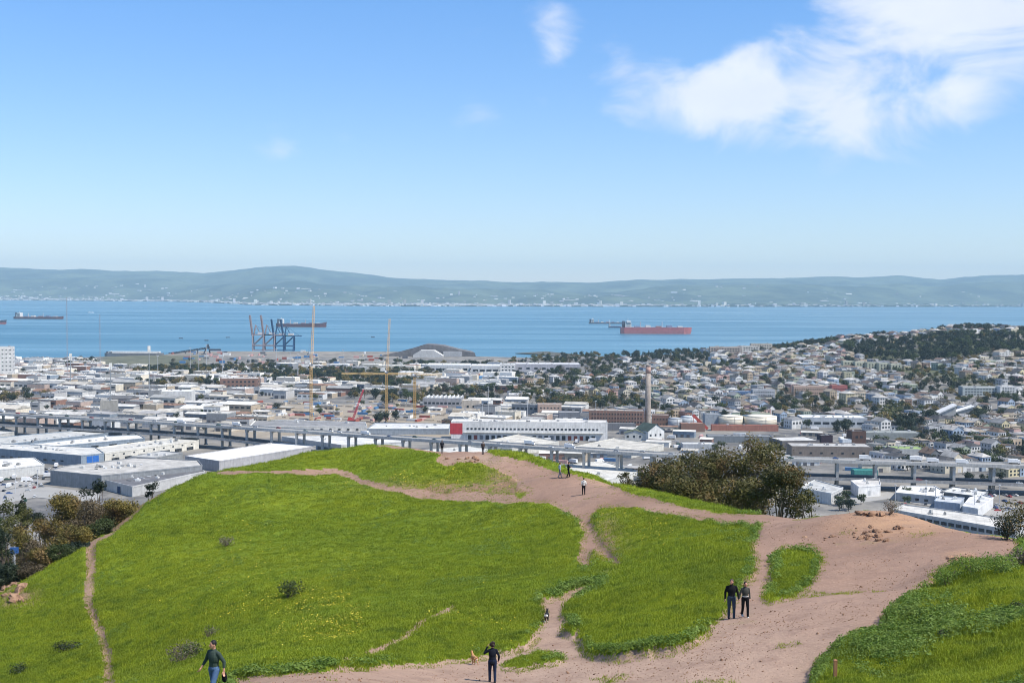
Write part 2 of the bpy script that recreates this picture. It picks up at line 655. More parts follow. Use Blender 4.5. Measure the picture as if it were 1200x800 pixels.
_t = Mat('far_hills', 0.95, 0.05)
_n1 = _t.noise(0.0011, 5, 0.62)
_n2 = _t.noise(0.004, 4, 0.65)
_c = _t.mix(_t.mapr(_n1, 0.4, 0.6), (0.03, 0.05, 0.04), (0.10, 0.13, 0.08))
_c = _t.mix(_t.mapr(_n2, 0.5, 0.68, 0, 0.8), _c, (0.03, 0.045, 0.028))
_t.color(_c)
M['hills'] = _t.m

# ------------------------------------------------------------------ the near hill (thin-plate surface through surveyed points)
CP = [(250, 826, 34), (640, 860, 37), (900, 860, 35), (1200, 860, 31), (1200, 760, 40), (1100, 750, 43), (1200, 690, 50), (1130, 660, 58), (1195, 650, 60),
      (1040, 690, 58), (950, 700, 56), (860, 722, 54), (900, 790, 44), (960, 795, 42.5), (780, 770, 48.5), (680, 790, 48.5), (577, 797, 49), (450, 790, 46.5), (300, 795, 41),
      (640, 728, 66), (700, 690, 74), (680, 665, 86), (700, 640, 95), (640, 760, 57), (800, 680, 66), (880, 640, 75), (800, 610, 95), (700, 600, 112), (930, 610, 84), (1010, 604, 84),
      (1000, 635, 72), (684, 579, 122), (760, 578, 118), (850, 597, 98), (566, 531, 163), (517, 529, 169), (470, 523, 178), (400, 526, 178),
      (330, 539, 174), (280, 550, 168), (600, 560, 142), (610, 585, 128), (500, 575, 142), (400, 555, 158), (600, 640, 100), (500, 640, 108), (400, 640, 112), (300, 620, 125),
      (200, 598, 140), (165, 591, 148), (105, 660, 118), (125, 740, 94), (125, 800, 80), (50, 780, 88), (30, 720, 105), (250, 700, 92), (200, 770, 68), (350, 700, 86), (450, 700, 82),
      (550, 700, 75), (450, 750, 62), (350, 750, 64), (300, 780, 49), (520, 735, 64), (0, 700, 116), (-150, 800, 90), (-150, 900, 60), (100, 900, 42), (1350, 760, 36), (1350, 670, 50),
      (620, 539, 158), (650, 547, 148), (700, 559, 136), (740, 572, 124), (780, 581, 114), (820, 590, 106), (1055, 601, 81), (1100, 615, 75), (1150, 625, 70), (1195, 634, 66), (1060, 640, 68),
      (200, 572, 156), (240, 558, 164), (100, 637, 132), (60, 668, 121)]
BK = [(470, [(205, -30), (260, -55), (350, -100), (430, -140), (520, -146)]), (300, [(198, -36), (240, -60), (330, -105), (420, -140), (520, -146)]),
      (600, [(190, -34), (240, -62), (330, -105), (420, -140), (520, -146)]), (700, [(160, -30), (220, -62), (300, -100), (400, -140), (520, -146)]),
      (800, [(130, -27), (180, -54), (260, -95), (380, -140), (520, -146)]), (900, [(114, -25), (150, -44), (220, -85), (350, -140), (520, -146)]),
      (1050, [(103, -25), (140, -46), (210, -86), (340, -140), (520, -146)]), (1200, [(82, -21), (120, -46), (200, -88), (330, -140), (520, -146)]),
      (1400, [(70, -20), (110, -42), (190, -88), (320, -140), (520, -146)]), (0, [(140, -40), (170, -54), (230, -84), (360, -140), (520, -146)]),
      (150, [(176, -38), (210, -58), (280, -98), (380, -140), (520, -146)]), (-250, [(140, -47), (170, -60), (230, -86), (360, -140), (520, -146)])]
_P = [at(*c) - np.array([0, 0, CAMZ]) for c in CP]
for _px, _l in BK:
    for _d, _z in _l:
        _P.append(np.array([(_px - 600) / F * _d, _d, _z]))
_P = np.array(_P)
_A = _P[:, :2] / 100.0
_n = len(_A)


def _K(r2):
    r2 = np.maximum(r2, 1e-12)
    return 0.5 * r2 * np.log(r2)


_MM = np.zeros((_n + 3, _n + 3))
_MM[:_n, :_n] = _K(((_A[:, None] - _A[None]) ** 2).sum(-1)) + np.eye(_n) * 2e-4
_MM[:_n, _n] = 1
_MM[:_n, _n + 1:] = _A
_MM[_n, :_n] = 1
_MM[_n + 1:, :_n] = _A.T
_W = np.linalg.solve(_MM, np.r_[_P[:, 2], 0, 0, 0])


def hill0(x, y):
    x = np.asarray(x, float)
    y = np.asarray(y, float)
    qx, qy = x.ravel() / 100, y.ravel() / 100
    o = _W[_n] + qx * _W[_n + 1] + qy * _W[_n + 2]
    for i in range(_n):
        o = o + _W[i] * _K((qx - _A[i, 0]) ** 2 + (qy - _A[i, 1]) ** 2)
    return o.reshape(x.shape) + CAMZ


_LAT = NPR.random((256, 256))


def vnoise(x, y, s, seed=0):
    x = np.asarray(x) / s + seed * 17.3 + 1000
    y = np.asarray(y) / s + seed * 31.7 + 1000
    i, j = np.floor(x).astype(int), np.floor(y).astype(int)
    fx, fy = x - i, y - j
    fx, fy = fx * fx * (3 - 2 * fx), fy * fy * (3 - 2 * fy)
    g = lambda a, b: _LAT[a % 256, b % 256]
    return (g(i, j) * (1 - fx) + g(i + 1, j) * fx) * (1 - fy) + (g(i, j + 1) * (1 - fx) + g(i + 1, j + 1) * fx) * fy


# paths, traced in the photograph and laid on the surface
def inpoly(px, py, poly):
    poly = np.array(poly, float)
    r = np.zeros(px.shape, bool)
    j = len(poly) - 1
    for i in range(len(poly)):
        xi, yi = poly[i]
        xj, yj = poly[j]
        c = ((yi > py) != (yj > py)) & (px < (xj - xi) * (py - yi) / (yj - yi + 1e-12) + xi)
        r ^= c
        j = i
    return r


def polydist(px, py, pts):
    best = np.full(px.shape, 1e9)
    for (x0, y0, w0), (x1, y1, w1) in zip(pts[:-1], pts[1:]):
        dx, dy = x1 - x0, y1 - y0
        t = np.clip(((px - x0) * dx + (py - y0) * dy) / (dx * dx + dy * dy), 0, 1)
        # foreshortened ground: distances up the picture count more
        d = np.hypot(px - x0 - t * dx, (py - y0 - t * dy) * 1.5) - (w0 + (w1 - w0) * t)
        best = np.minimum(best, d)
    return best


DIRT = [
    [(440, 516), (480, 516), (520, 518), (560, 522), (580, 535), (620, 543), (648, 552), (676, 559), (700, 564), (720, 571), (740, 579), (780, 588), (820, 597), (860, 601), (920, 601),
     (960, 599), (1000, 596), (1050, 590), (1100, 600), (1150, 615), (1192, 625), (1190, 655), (1130, 656), (1104, 664), (1096, 678), (1078, 690), (1060, 705), (1042, 718), (1040, 735), (1002, 745), (976, 765), (957, 788),
     (948, 830), (283, 830), (270, 800), (276, 793), (330, 788), (400, 785), (450, 783), (500, 779), (560, 772), (600, 765), (622, 752), (633, 733), (634, 715), (630, 705), (655, 701), (680, 692), (708, 685),
     (690, 695), (672, 703), (663, 712), (661, 722), (676, 735), (683, 755), (692, 768), (720, 772), (760, 769), (800, 762), (815, 755), (826, 740), (840, 725), (850, 713), (868, 690), (876, 679), (884, 660),
     (882, 640), (886, 622), (897, 613), (850, 612), (800, 604), (760, 600), (720, 595), (702, 597), (694, 606), (697, 620), (704, 634), (714, 647), (729, 662), (724, 668), (708, 655), (697, 644), (690, 652), (692, 664),
     (688, 671), (680, 664), (675, 655), (680, 640), (684, 625), (678, 612), (662, 600), (645, 592), (620, 589), (560, 585), (500, 582), (470, 577), (480, 572), (520, 578), (560, 576), (600, 580), (614, 578), (608, 566), (596, 556),
     (580, 550), (562, 543), (545, 543), (525, 548), (512, 543), (518, 534), (505, 529), (480, 526), (440, 524)],
]
HOLES = [[(903, 656), (908, 648), (920, 642), (935, 640), (952, 641), (963, 652), (958, 668), (945, 685), (925, 700), (905, 705), (897, 700), (900, 688), (909, 670)],
         [(585, 784), (600, 775), (630, 766), (650, 765), (659, 771), (640, 779), (615, 784)], [(661, 742), (666, 733), (676, 734), (679, 742), (672, 747)],
         [(545, 590), (560, 560), (560, 560)], [(605, 577), (612, 573), (620, 576), (616, 583), (607, 584)]]
TRAILS = [[(128, 815, 4.4), (128, 780, 4.2), (120, 745, 3.6), (106, 714, 3.4), (103, 700, 3.2), (107, 670, 3.2), (107, 650, 3.2), (106, 637, 3.4), (116, 624, 3), (136, 611, 2.6), (156, 599, 2.2), (170, 587, 2), (200, 571, 1.6), (228, 559, 1.4)],
          [(108, 640, 3), (122, 631, 2.2), (142, 614, 2), (160, 599, 1.6), (168, 589, 1.4)],
          [(255, 554, 1.2), (300, 554, 1.0), (345, 555, 1.1), (393, 553, 1.8), (410, 557, 2.8), (425, 565, 3), (455, 574, 2.6), (490, 579, 2.4), (560, 584, 2.2), (622, 588, 2.4)],
          [(408, 778, 3.6), (440, 765, 3.4), (470, 751, 3.6), (485, 739, 3.4), (500, 727, 3.2), (530, 713, 2.2)]]


def dirt_mask(px, py, trails=True):
    wob = (vnoise(px, py, 7, 1) - 0.5) * 6 + (vnoise(px, py, 2.6, 2) - 0.5) * 2.4
    qx, qy = px + wob, py + wob * 0.45
    mk = np.zeros(px.shape, bool)
    for p in DIRT:
        mk |= inpoly(qx, qy, p)
    for h in HOLES:
        mk &= ~inpoly(qx, qy, h)
    for t in TRAILS if trails else ():
        mk |= polydist(px + wob * 0.35, py + wob * 0.2, t) < 1.7
    return mk


NC, NRW = 760, 460
_pxs = np.linspace(-170, 1370, NC)
_ds = np.concatenate([np.geomspace(27, 210, NRW - 70), np.linspace(213, 520, 70)])
GX = (_pxs[None, :] - 600) / F * _ds[:, None]
GY = np.repeat(_ds[:, None], NC, 1)
GZ = hill0(GX, GY)
GPX, GPY = project(GX, GY, GZ)
_run = np.minimum.accumulate(GPY, 0)
GVIS = GPY <= _run + 1.2
GD = dirt_mask(GPX, GPY) & GVIS & (GY < 200)
GDP = dirt_mask(GPX, GPY, False) & GVIS & (GY < 200)
# relief: hummocky turf standing a little above the worn tracks
_hum = (vnoise(GX, GY, 5.0, 3) - 0.5) * 0.46 + (vnoise(GX, GY, 1.7, 4) - 0.5) * 0.3 + (vnoise(GX, GY, 12, 5) - 0.5) * 0.5
_rough = (vnoise(GX, GY, 1.2, 6) - 0.5) * 0.09 + (vnoise(GX, GY, 4, 7) - 0.5) * 0.16
_fd = GD.astype(float)
for _ in range(3):
    _fd = (_fd + np.roll(_fd, 1, 0) + np.roll(_fd, -1, 0) + np.roll(_fd, 1, 1) + np.roll(_fd, -1, 1)) / 5
GH = GZ + (1 - _fd) * (_hum + 0.12) + _fd * (_rough - 0.06)


def hillz(x, y):
    """height of the finished hill mesh at a point"""
    c = (600 + F * x / y - _pxs[0]) / (_pxs[1] - _pxs[0])
    j = int(np.clip(math.floor(c), 0, NC - 2))
    i = int(np.clip(np.searchsorted(_ds, y) - 1, 0, NRW - 2))
    u, v = c - j, (y - _ds[i]) / (_ds[i + 1] - _ds[i])
    return float((GH[i, j] * (1 - u) + GH[i, j + 1] * u) * (1 - v) + (GH[i + 1, j] * (1 - u) + GH[i + 1, j + 1] * u) * v)


def hillhit(px, py, dmin=28, dmax=230):
    """first point of the hill surface seen through a pixel"""
    v = raydir(px, py)
    d = np.linspace(dmin, dmax, 1600)
    z = hill0(v[0] * d, d)
    k = np.where(CAMZ + v[2] * d <= z)[0]
    i = int(k[0]) if len(k) else int(np.argmin(CAMZ + v[2] * d - z))
    x, y = v[0] * d[i], d[i]
    return np.array([x, y, hillz(x, y)])


WORN = np.clip(np.exp(-(((GPX - 545) / 85) ** 2 + ((GPY - 573) / 8) ** 2)) * 1.4 + np.exp(-(((GPX - 712) / 18) ** 2 + ((GPY - 640) / 26) ** 2)) * 1.2 + np.exp(-(((GPX - 596) / 26) ** 2 + ((GPY - 562) / 12) ** 2)) + np.exp(-(((GPX - 20) / 30) ** 2 + ((GPY - 702) / 14) ** 2)), 0, 1) * GVIS


def build_hill():
    idx = np.arange(NRW * NC).reshape(NRW, NC)
    q = np.stack([idx[:-1, :-1], idx[:-1, 1:], idx[1:, 1:], idx[1:, :-1]], -1).reshape(-1, 4)
    dm = GD.ravel()[q].sum(1) >= 2
    V = np.stack([GX, GY, GH], -1).reshape(-1, 3)
    for name, sel, mat in (('hill', ~dm, 'meadow'), ('dirt_path', dm, 'dirt')):
        fq = q[sel]
        u, inv = np.unique(fq, return_inverse=True)
        me = np_mesh(name, V[u], inv.reshape(fq.shape), M[mat])
        if name == 'dirt_path':
            px, py = GPX.ravel()[u], GPY.ravel()[u]
            tan = np.clip((py - 640) / 130, 0, 1) * 0.8 * np.clip(1.25 - np.abs(px - 740) / 420, 0.2, 1) + np.clip(1 - np.hypot((px - 560) / 50, (py - 538) / 9), 0, 1)
            org = np.clip(1.3 - np.hypot((px - 1045) / 75, (py - 612) / 18), 0, 1) * 0.9 + np.clip(1.2 - np.hypot((px - 1125) / 22, (py - 651) / 7), 0, 1)
            for nm, val in (('tan', tan), ('orange', org)):
                a = me.attributes.new(nm, 'FLOAT', 'POINT')
                a.data.foreach_set('value', np.clip(val, 0, 1).astype(np.float32))
        else:
            a = me.attributes.new('worn', 'FLOAT', 'POINT')
            a.data.foreach_set('value', WORN.ravel()[u].astype(np.float32))
        mesh_obj(name, me, kind='structure')


build_hill()

# ------------------------------------------------------------------ the city plain, the bay, the far shore
_CRX = [-600, 450, 560, 650, 740, 830, 900, 960, 1000, 1060, 1130, 1200, 1500, 1900]
_CRZ = [10, 10, 11, 15, 20, 30, 38, 50, 58, 68, 82, 76, 70, 60]
_SHX = [-700, 0, 100, 190, 215, 470, 560, 620, 720, 800, 900, 1000, 1200, 1900]
_SHD = [2650, 2680, 2740, 2860, 3060, 3080, 2850, 2760, 2620, 2720, 2760, 2850, 3000, 3000]


def sstep(a, b, x):
    t = np.clip((x - a) / (b - a), 0, 1)
    return t * t * (3 - 2 * t)


def G(x, y):
    x = np.asarray(x, float)
    y = np.asarray(y, float)
    px = 600 + F * x / np.maximum(y, 50)
    c = np.interp(px, _CRX, _CRZ)
    sh = np.interp(px, _SHX, _SHD)
    z = 10 - 6 * sstep(1500, 2500, y) * (c < 14) + (c - 10) * sstep(1380, 2450, y)
    z = z + (vnoise(x, y, 160, 9) - 0.5) * np.clip(c - 12, 0, 20) * 0.35 * sstep(1500, 2000, y)
    fall = sstep(sh - 60, sh + 40, y)
    back = np.clip((y - 2520) / 300, 0, 1)
    z = z - (c - 10) * np.clip(back, 0, 1) * (c > 14) * 0.9
    return z * (1 - fall) + fall * -9.0


def ground_hit(px, py, dmin=430, dmax=3100):
    v = raydir(px, py)
    d = np.linspace(dmin, dmax, 2600)
    z = G(v[0] * d, d)
    k = np.where(CAMZ + v[2] * d <= z)[0]
    i = int(k[0]) if len(k) else len(d) - 1
    return np.array([v[0] * d[i], d[i], z[i]])


def build_ground():
    xs = np.linspace(-1900, 2300, 211)
    ys = np.concatenate([np.linspace(250, 3200, 150), [3600]])
    X, Y = np.meshgrid(xs, ys)
    Z = G(X, Y)
    idx = np.arange(X.size).reshape(X.shape)
    q = np.stack([idx[:-1, :-1], idx[:-1, 1:], idx[1:, 1:], idx[1:, :-1]], -1).reshape(-1, 4)
    me = np_mesh('ground', np.stack([X, Y, Z], -1).reshape(-1, 3), q, M['ground'])
    px, py = project(X, Y, Z)
    gr = np.clip((Z - 20) / 15, 0, 1) * 0.8 * (vnoise(X, Y, 70, 12) > 0.42) + ((px > 120) & (px < 240) & (Y > 2350) & (Y < 2800)) * 0.6
    ba = ((px > 240) & (px < 560) & (Y > 1150) & (Y < 1500)) * 0.9 + ((px > 200) & (px < 480) & (Y > 2750)) * 0.25
    for nm, val in (('green', gr), ('bare', ba)):
        a = me.attributes.new(nm, 'FLOAT', 'POINT')
        a.data.foreach_set('value', np.clip(val, 0, 1).astype(np.float32).ravel())
    mesh_obj('ground', me, kind='structure')
    # the bay: one sheet reaching under the far shore and on past it
    me = np_mesh('bay_water', np.array([(-45000, 1500, 0), (45000, 1500, 0), (45000, 60000, 0), (-45000, 60000, 0)]), np.array([[0, 1, 2, 3]]), M['water'], False)
    mesh_obj('bay_water', me, kind='structure')


build_ground()

_RIX = [-400, 0, 40, 70, 100, 140, 190, 240, 275, 300, 335, 360, 400, 450, 480, 550, 600, 650, 700, 750, 800, 850, 900, 960, 1000, 1050, 1080, 1100, 1130, 1180, 1200, 1600]
_RIY = [316, 313, 315, 317, 316, 318, 317, 319, 316, 313, 311, 313, 318, 324, 327, 329, 330, 331, 330, 328, 327, 327, 326, 325, 324, 323, 326, 327, 324, 322, 321, 320]
SHORE_PX = [-400, 0, 100, 205, 245, 300, 480, 800, 1200, 1600]
SHORE_PY = [352, 352, 352.5, 353.5, 354.5, 357.5, 359, 359.5, 359.5, 360]


def shore_d(px):
    py = np.interp(px, SHORE_PX, SHORE_PY)
    hy = 345 + (px - 600) * math.tan(ROLL)
    return np.clip(CAMZ * F / (py - hy), 12500, 21000)


def build_hills():
    pxs = np.linspace(-420, 1620, 900)
    t = np.linspace(0, 1, 80)
    PX, T = np.meshgrid(pxs, t)
    s0 = shore_d(PX)
    back = 29000.0
    Y = s0 + (back - s0) * T
    X = (PX - 600) / F * Y
    hy = 345 + (PX - 600) * math.tan(ROLL)
    ridge = CAMZ + (hy - np.interp(PX, _RIX, _RIY)) / F * back + (vnoise(PX * 1.0, PX * 0, 26, 81) - .5) * 42 + (vnoise(PX * 1.0, PX * 0, 9, 82) - .5) * 18
    flat = sstep(0.06, 0.30, T)
    rg = (vnoise(X, Y, 2600, 21) - 0.5) * 2 + (vnoise(X, Y, 1100, 22) - 0.5) * 1.2 + (vnoise(X, Y, 450, 23) - 0.5) * 0.6 + (vnoise(X, Y, 200, 24) - 0.5) * 0.25
    # a lower front range, then the ridge on the skyline
    front = 0.55 * ridge * np.exp(-((T - 0.5) / 0.17) ** 2) * (0.75 + 0.5 * vnoise(X, Y, 4200, 27))
    main = ridge * sstep(0.4, 0.95, T)
    Z = np.maximum(front, main) * flat + rg * 110 * flat * (1 - 0.86 * sstep(0.75, 0.97, T)) + 4 + rg * 2 * (1 - flat)
    Z = np.minimum(Z, ridge * (0.25 + 0.75 * T) + 12 * (vnoise(X, Y, 300, 28) - 0.3))
    Z = np.maximum(Z, 2.0)
    Z[0] = -20
    idx = np.arange(X.size).reshape(X.shape)
    q = np.stack([idx[:-1, :-1], idx[:-1, 1:], idx[1:, 1:], idx[1:, :-1]], -1).reshape(-1, 4)
    mesh_obj('hills', np_mesh('hills', np.stack([X, Y, Z], -1).reshape(-1, 3), q, M['hills']), kind='structure')

    def zat(px, tt):
        j = int(np.clip((px - pxs[0]) / (pxs[1] - pxs[0]), 0, len(pxs) - 1))
        i = int(np.clip(tt * 79, 0, 79))
        return X[i, j], Y[i, j], max(Z[i, j], 1.0)
    # the town on the far shore: one mass of pale blocks
    boxes = []
    for k in range(4600):
        px = rnd.uniform(-60, 1260)
        dens = np.interp(px, [0, 250, 600, 740, 840, 1200], [1, 1, 1, 0.8, 0.22, 0.25])
        if rnd.random() > dens:
            continue
        tt = 0.004 + abs(rnd.gauss(0, 0.055)) if rnd.random() < 0.75 else rnd.uniform(0, 0.4)
        if px < 260 and rnd.random() < 0.5:
            tt = rnd.uniform(0, 0.22)
        x, y, z = zat(px, tt)
        big = rnd.random() < 0.10
        w = rnd.uniform(70, 220) if big else rnd.uniform(14, 55)
        h = rnd.uniform(9, 22) if big else rnd.uniform(6, 24)
        if rnd.random() < 0.012:
            w, h = rnd.uniform(25, 40), rnd.uniform(45, 80)
        v = rnd.choice([0.85, 0.8, 0.7, 0.6, 0.45, 0.34])
        boxes.append((x, y, z, w, rnd.uniform(20, 60), h, rnd.uniform(-0.3, 0.3), (v, v * rnd.uniform(0.94, 1), v * rnd.uniform(0.85, 1.0))))
    for k in range(1500):
        px = rnd.uniform(-60, 1260)
        tt = abs(rnd.gauss(0, 0.06)) + 0.003
        x, y, z = zat(px, tt)
        boxes.append((x, y, z - 1, rnd.uniform(30, 160), rnd.uniform(20, 60), rnd.uniform(6, 17), 0, (0.03, 0.045, 0.025)))
    stuff_boxes('far_shore_town', boxes, 'pale buildings of the far shore town in front of the hazy hills', 'town')


def stuff_mesh(name, Vs, Fs, Cs, label, cat):
    """Vs list of (n,3) arrays, Fs list of quad (m,4) arrays, Cs list of rgb per-face arrays"""
    off, V, Q, C = 0, [], [], []
    for v, f, c in zip(Vs, Fs, Cs):
        V.append(v)
        Q.append(f + off)
        C.append(c)
        off += len(v)
    V, Q, C = np.concatenate(V), np.concatenate(Q), np.concatenate(C)
    me = np_mesh(name, V, Q, M['stuff'], False)
    a = me.attributes.new('Col', 'FLOAT_COLOR', 'FACE')
    a.data.foreach_set('color', np.c_[C, np.ones(len(C))].astype(np.float32).ravel())
    return mesh_obj(name, me, kind='stuff', label=label, cat=cat)


_BXF = np.array([(4, 5, 6, 7), (0, 1, 5, 4), (1, 2, 6, 5), (2, 3, 7, 6), (3, 0, 4, 7)])
_BXV = np.array([(-1, -1, 0), (1, -1, 0), (1, 1, 0), (-1, 1, 0), (-1, -1, 1), (1, -1, 1), (1, 1, 1), (-1, 1, 1)], float)


def box_arr(x, y, z, w, d, h, rz):
    v = _BXV * np.array([w / 2, d / 2, h])
    c, s = math.cos(rz), math.sin(rz)
    return np.stack([v[:, 0] * c - v[:, 1] * s + x, v[:, 0] * s + v[:, 1] * c + y, v[:, 2] + z], -1)


def stuff_boxes(name, boxes, label, cat):
    stuff_mesh(name, [box_arr(*b[:7]) for b in boxes], [_BXF] * len(boxes), [np.repeat([b[7]], 5, 0) for b in boxes], label, cat)


build_hills()


def build_spit():
    pts = [(604, 413.5), (640, 411.5), (665, 414), (700, 417), (745, 421), (745, 426), (700, 424), (668, 423), (640, 421), (655, 418), (630, 415)]
    P_ = [atz(a, b, 2.0)[:2] for a, b in pts]
    mb = MB()
    mb.prism(P_, -3, [2.0 + rnd.uniform(-.4, 1.5) for _ in P_])
    mb.build('breakwater', M['concrete'], color=(0.12, 0.12, 0.10, 1), kind='structure')


build_spit()


# ------------------------------------------------------------------ the elevated freeway
def build_freeway():
    tops = [(-90, 480, 30), (0, 484, 30), (75, 488, 30), (150, 492, 30), (300, 501, 30), (450, 511, 30), (600, 521, 30), (775, 532, 30), (922, 537, 30), (1060, 541, 30), (1200, 545, 30), (1330, 548, 30)]
    P_ = [Vector(atz(*t)) for t in tops]
    # resample evenly along the line
    seg = [0.0]
    for a, b in zip(P_[:-1], P_[1:]):
        seg.append(seg[-1] + (b - a).length)

    def pt(s):
        s = min(max(s, 0), seg[-1] - 1e-3)
        k = max(i for i in range(len(seg) - 1) if seg[i] <= s)
        t = (s - seg[k]) / (seg[k + 1] - seg[k])
        p = P_[k].lerp(P_[k + 1], t)
        d = (P_[k + 1] - P_[k])
        d2 = (P_[min(k + 2, len(P_) - 1)] - P_[min(k + 1, len(P_) - 2)])
        d0 = (P_[k] - P_[max(k - 1, 0)]) if k else d
        dd = (d0.normalized().lerp(d.normalized(), min(1, 0.5 + t))).lerp(d2.normalized(), max(0, t - 0.5))
        dd.z = 0
        return p, dd.normalized()

    root = empty('elevated_freeway', (P_[5].x, P_[5].y, 10), 0, 'long grey double-deck concrete freeway on columns crossing below the hill', 'freeway')
    org = root.location
    n = int(seg[-1] / 13.5)

    def strip(name, zf, off, width, th, mat, col, s0=0.0, s1=1.0, parent=root):
        mb = MB()
        rows = []
        for i in range(n + 1):
            f = i / n
            if f < s0 or f > s1:
                continue
            p, d = pt(f * seg[-1])
            nrm = Vector((-d.y, d.x, 0))      # away from the viewer
            z = zf(f)
            a = p + nrm * (off - width / 2) - org
            b = p + nrm * (off + width / 2) - org
            rows.append([(a.x, a.y, z - org.z), (b.x, b.y, z - org.z), (b.x, b.y, z - th - org.z), (a.x, a.y, z - th - org.z)])
        vs = [q for r in rows for q in r]
        fs = []
        for i in range(len(rows) - 1):
            for k in range(4):
                fs.append((i * 4 + k, i * 4 + (k + 1) % 4, i * 4 + 4 + (k + 1) % 4, i * 4 + 4 + k))
        fs += [(3, 2, 1, 0), tuple((len(rows) - 1) * 4 + k for k in range(4))]
        mb.add(vs, fs)
        return mb.build(name, mat, parent, color=col)

    def zu(f):
        return 30.0

    def zl(f):
        # the lower deck comes down to the street in the middle
        px = 600 + F * pt(f * seg[-1])[0].x / pt(f * seg[-1])[0].y
        return float(np.interp(px, [250, 420, 760, 900], [20.5, 14.0, 13.0, 18.0]))
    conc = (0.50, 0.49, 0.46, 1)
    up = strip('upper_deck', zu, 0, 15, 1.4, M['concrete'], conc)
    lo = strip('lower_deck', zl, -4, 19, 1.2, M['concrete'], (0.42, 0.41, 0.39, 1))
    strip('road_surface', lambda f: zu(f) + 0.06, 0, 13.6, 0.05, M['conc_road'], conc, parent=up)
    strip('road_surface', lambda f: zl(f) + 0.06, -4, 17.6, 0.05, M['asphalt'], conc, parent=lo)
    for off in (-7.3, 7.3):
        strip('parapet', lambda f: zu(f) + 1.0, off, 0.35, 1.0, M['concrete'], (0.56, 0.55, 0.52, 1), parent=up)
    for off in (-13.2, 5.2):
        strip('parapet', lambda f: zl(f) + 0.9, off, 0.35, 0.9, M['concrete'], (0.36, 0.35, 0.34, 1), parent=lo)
    cols = int(seg[-1] / 27)
    mbc = MB()
    mbc.box(0, 0, 0, 1.9, 1.7, 16.0)
    mbc.box(0, 0, 16.0, 2.3, 2.3, 1.2)
    mbc.box(0, 0, 0, 2.6, 2.6, 0.8)
    me = mbc.mesh('column', M['concrete'])
    mbb = MB()
    mbb.box(0, 0, 0, 1.6, 14, 1.3)
    meb = mbb.mesh('cross_beam', M['concrete'])
    for i in range(cols):
        p, d = pt((i + 0.5) * 27)
        nrm = Vector((-d.y, d.x, 0))
        for off in (-5.4, 5.8):
            q = p + nrm * off - org
            o = mesh_obj('column', me, root, (0.50, 0.49, 0.46, 1))
            o.location = (q.x, q.y, 1.0 if off else 0)
            o.rotation_euler.z = math.atan2(d.y, d.x)
            o.scale.z = 16.3 / 17.2
        o = mesh_obj('cross_beam', meb, root, (0.50, 0.49, 0.46, 1))
        q = p - org
        o.location = (q.x, q.y, 17.32)
        o.rotation_euler.z = math.atan2(d.y, d.x)
    return pt, seg[-1], zl


FWY, FWY_LEN, FWY_ZL = build_freeway()

# ------------------------------------------------------------------ vehicles
def car_meshes():
    b = MB()
    prof = [(-2.15, .32), (2.15, .32), (2.2, .62), (2.05, .82), (1.1, .92), (-1.6, .98), (-2.15, .88)]
    vs = [(x, -.86, z) for x, z in prof] + [(x, .86, z) for x, z in prof]
    n = len(prof)
    b.add(vs, [tuple(range(n)), tuple(range(2 * n - 1, n - 1, -1))] + [((i + 1) % n, i, n + i, n + (i + 1) % n) for i in range(n)])
    rf = [(.35, .0), (-1.15, .0)]
    b.box(-.42, 0, 1.40, 1.6, 1.36, .06)
    c = MB()
    lo = [(1.1, .92), (-1.75, .97)]
    c.add([(1.1, -.8, .915), (-1.75, -.8, .95), (-1.22, -.66, 1.40), (.38, -.66, 1.40), (1.1, .8, .915), (-1.75, .8, .95), (-1.22, .66, 1.40), (.38, .66, 1.40)],
          [(0, 3, 2, 1), (4, 5, 6, 7), (0, 4, 7, 3), (1, 2, 6, 5), (3, 7, 6, 2), (0, 1, 5, 4)])
    w = MB()
    w.tube((0, -.11, 0), (0, .11, 0), .33, n=10)
    return b.mesh('car_body', M['steel']), c.mesh('windows', M['glass']), w.mesh('wheel', M['rubber'])


def truck_meshes():
    b = MB()
    b.box(-1.2, 0, 1.05, 6.6, 2.4, 2.7)
    c = MB()
    c.box(3.1, 0, .6, 1.9, 2.2, 1.4)
    c.box(2.95, 0, 2.0, 1.5, 2.1, .9)
    ch = MB()
    ch.box(0, 0, .6, 7.6, 1.6, .44)
    g = MB()
    g.box(3.72, 0, 2.08, .06, 1.9, .7)
    return b.mesh('cargo_box', M['steel']), c.mesh('cab', M['steel']), ch.mesh('chassis', M['rubber']), g.mesh('windscreen', M['glass'])


CARM = car_meshes()
TRKM = truck_meshes()
CARCOL = [('white', (.75, .75, .74, 1)), ('silver', (.45, .46, .47, 1)), ('black', (.02, .02, .022, 1)), ('grey', (.16, .17, .18, 1)), ('red', (.38, .03, .03, 1)), ('blue', (.04, .09, .25, 1)), ('white', (.72, .73, .74, 1)), ('dark green', (.03, .09, .06, 1))]


def car(x, y, z, rz, where, group, col=None):
    nm, c = col or rnd.choice(CARCOL)
    r = empty('car', (x, y, z), rz, f'{nm} car {where}', 'car', group)
    mesh_obj('body', CARM[0], r, c)
    mesh_obj('windows', CARM[1], r)
    for sx in (-1.35, 1.35):
        for sy in (-.78, .78):
            o = mesh_obj('wheel', CARM[2], r)
            o.location = (sx, sy, .33)
    return r


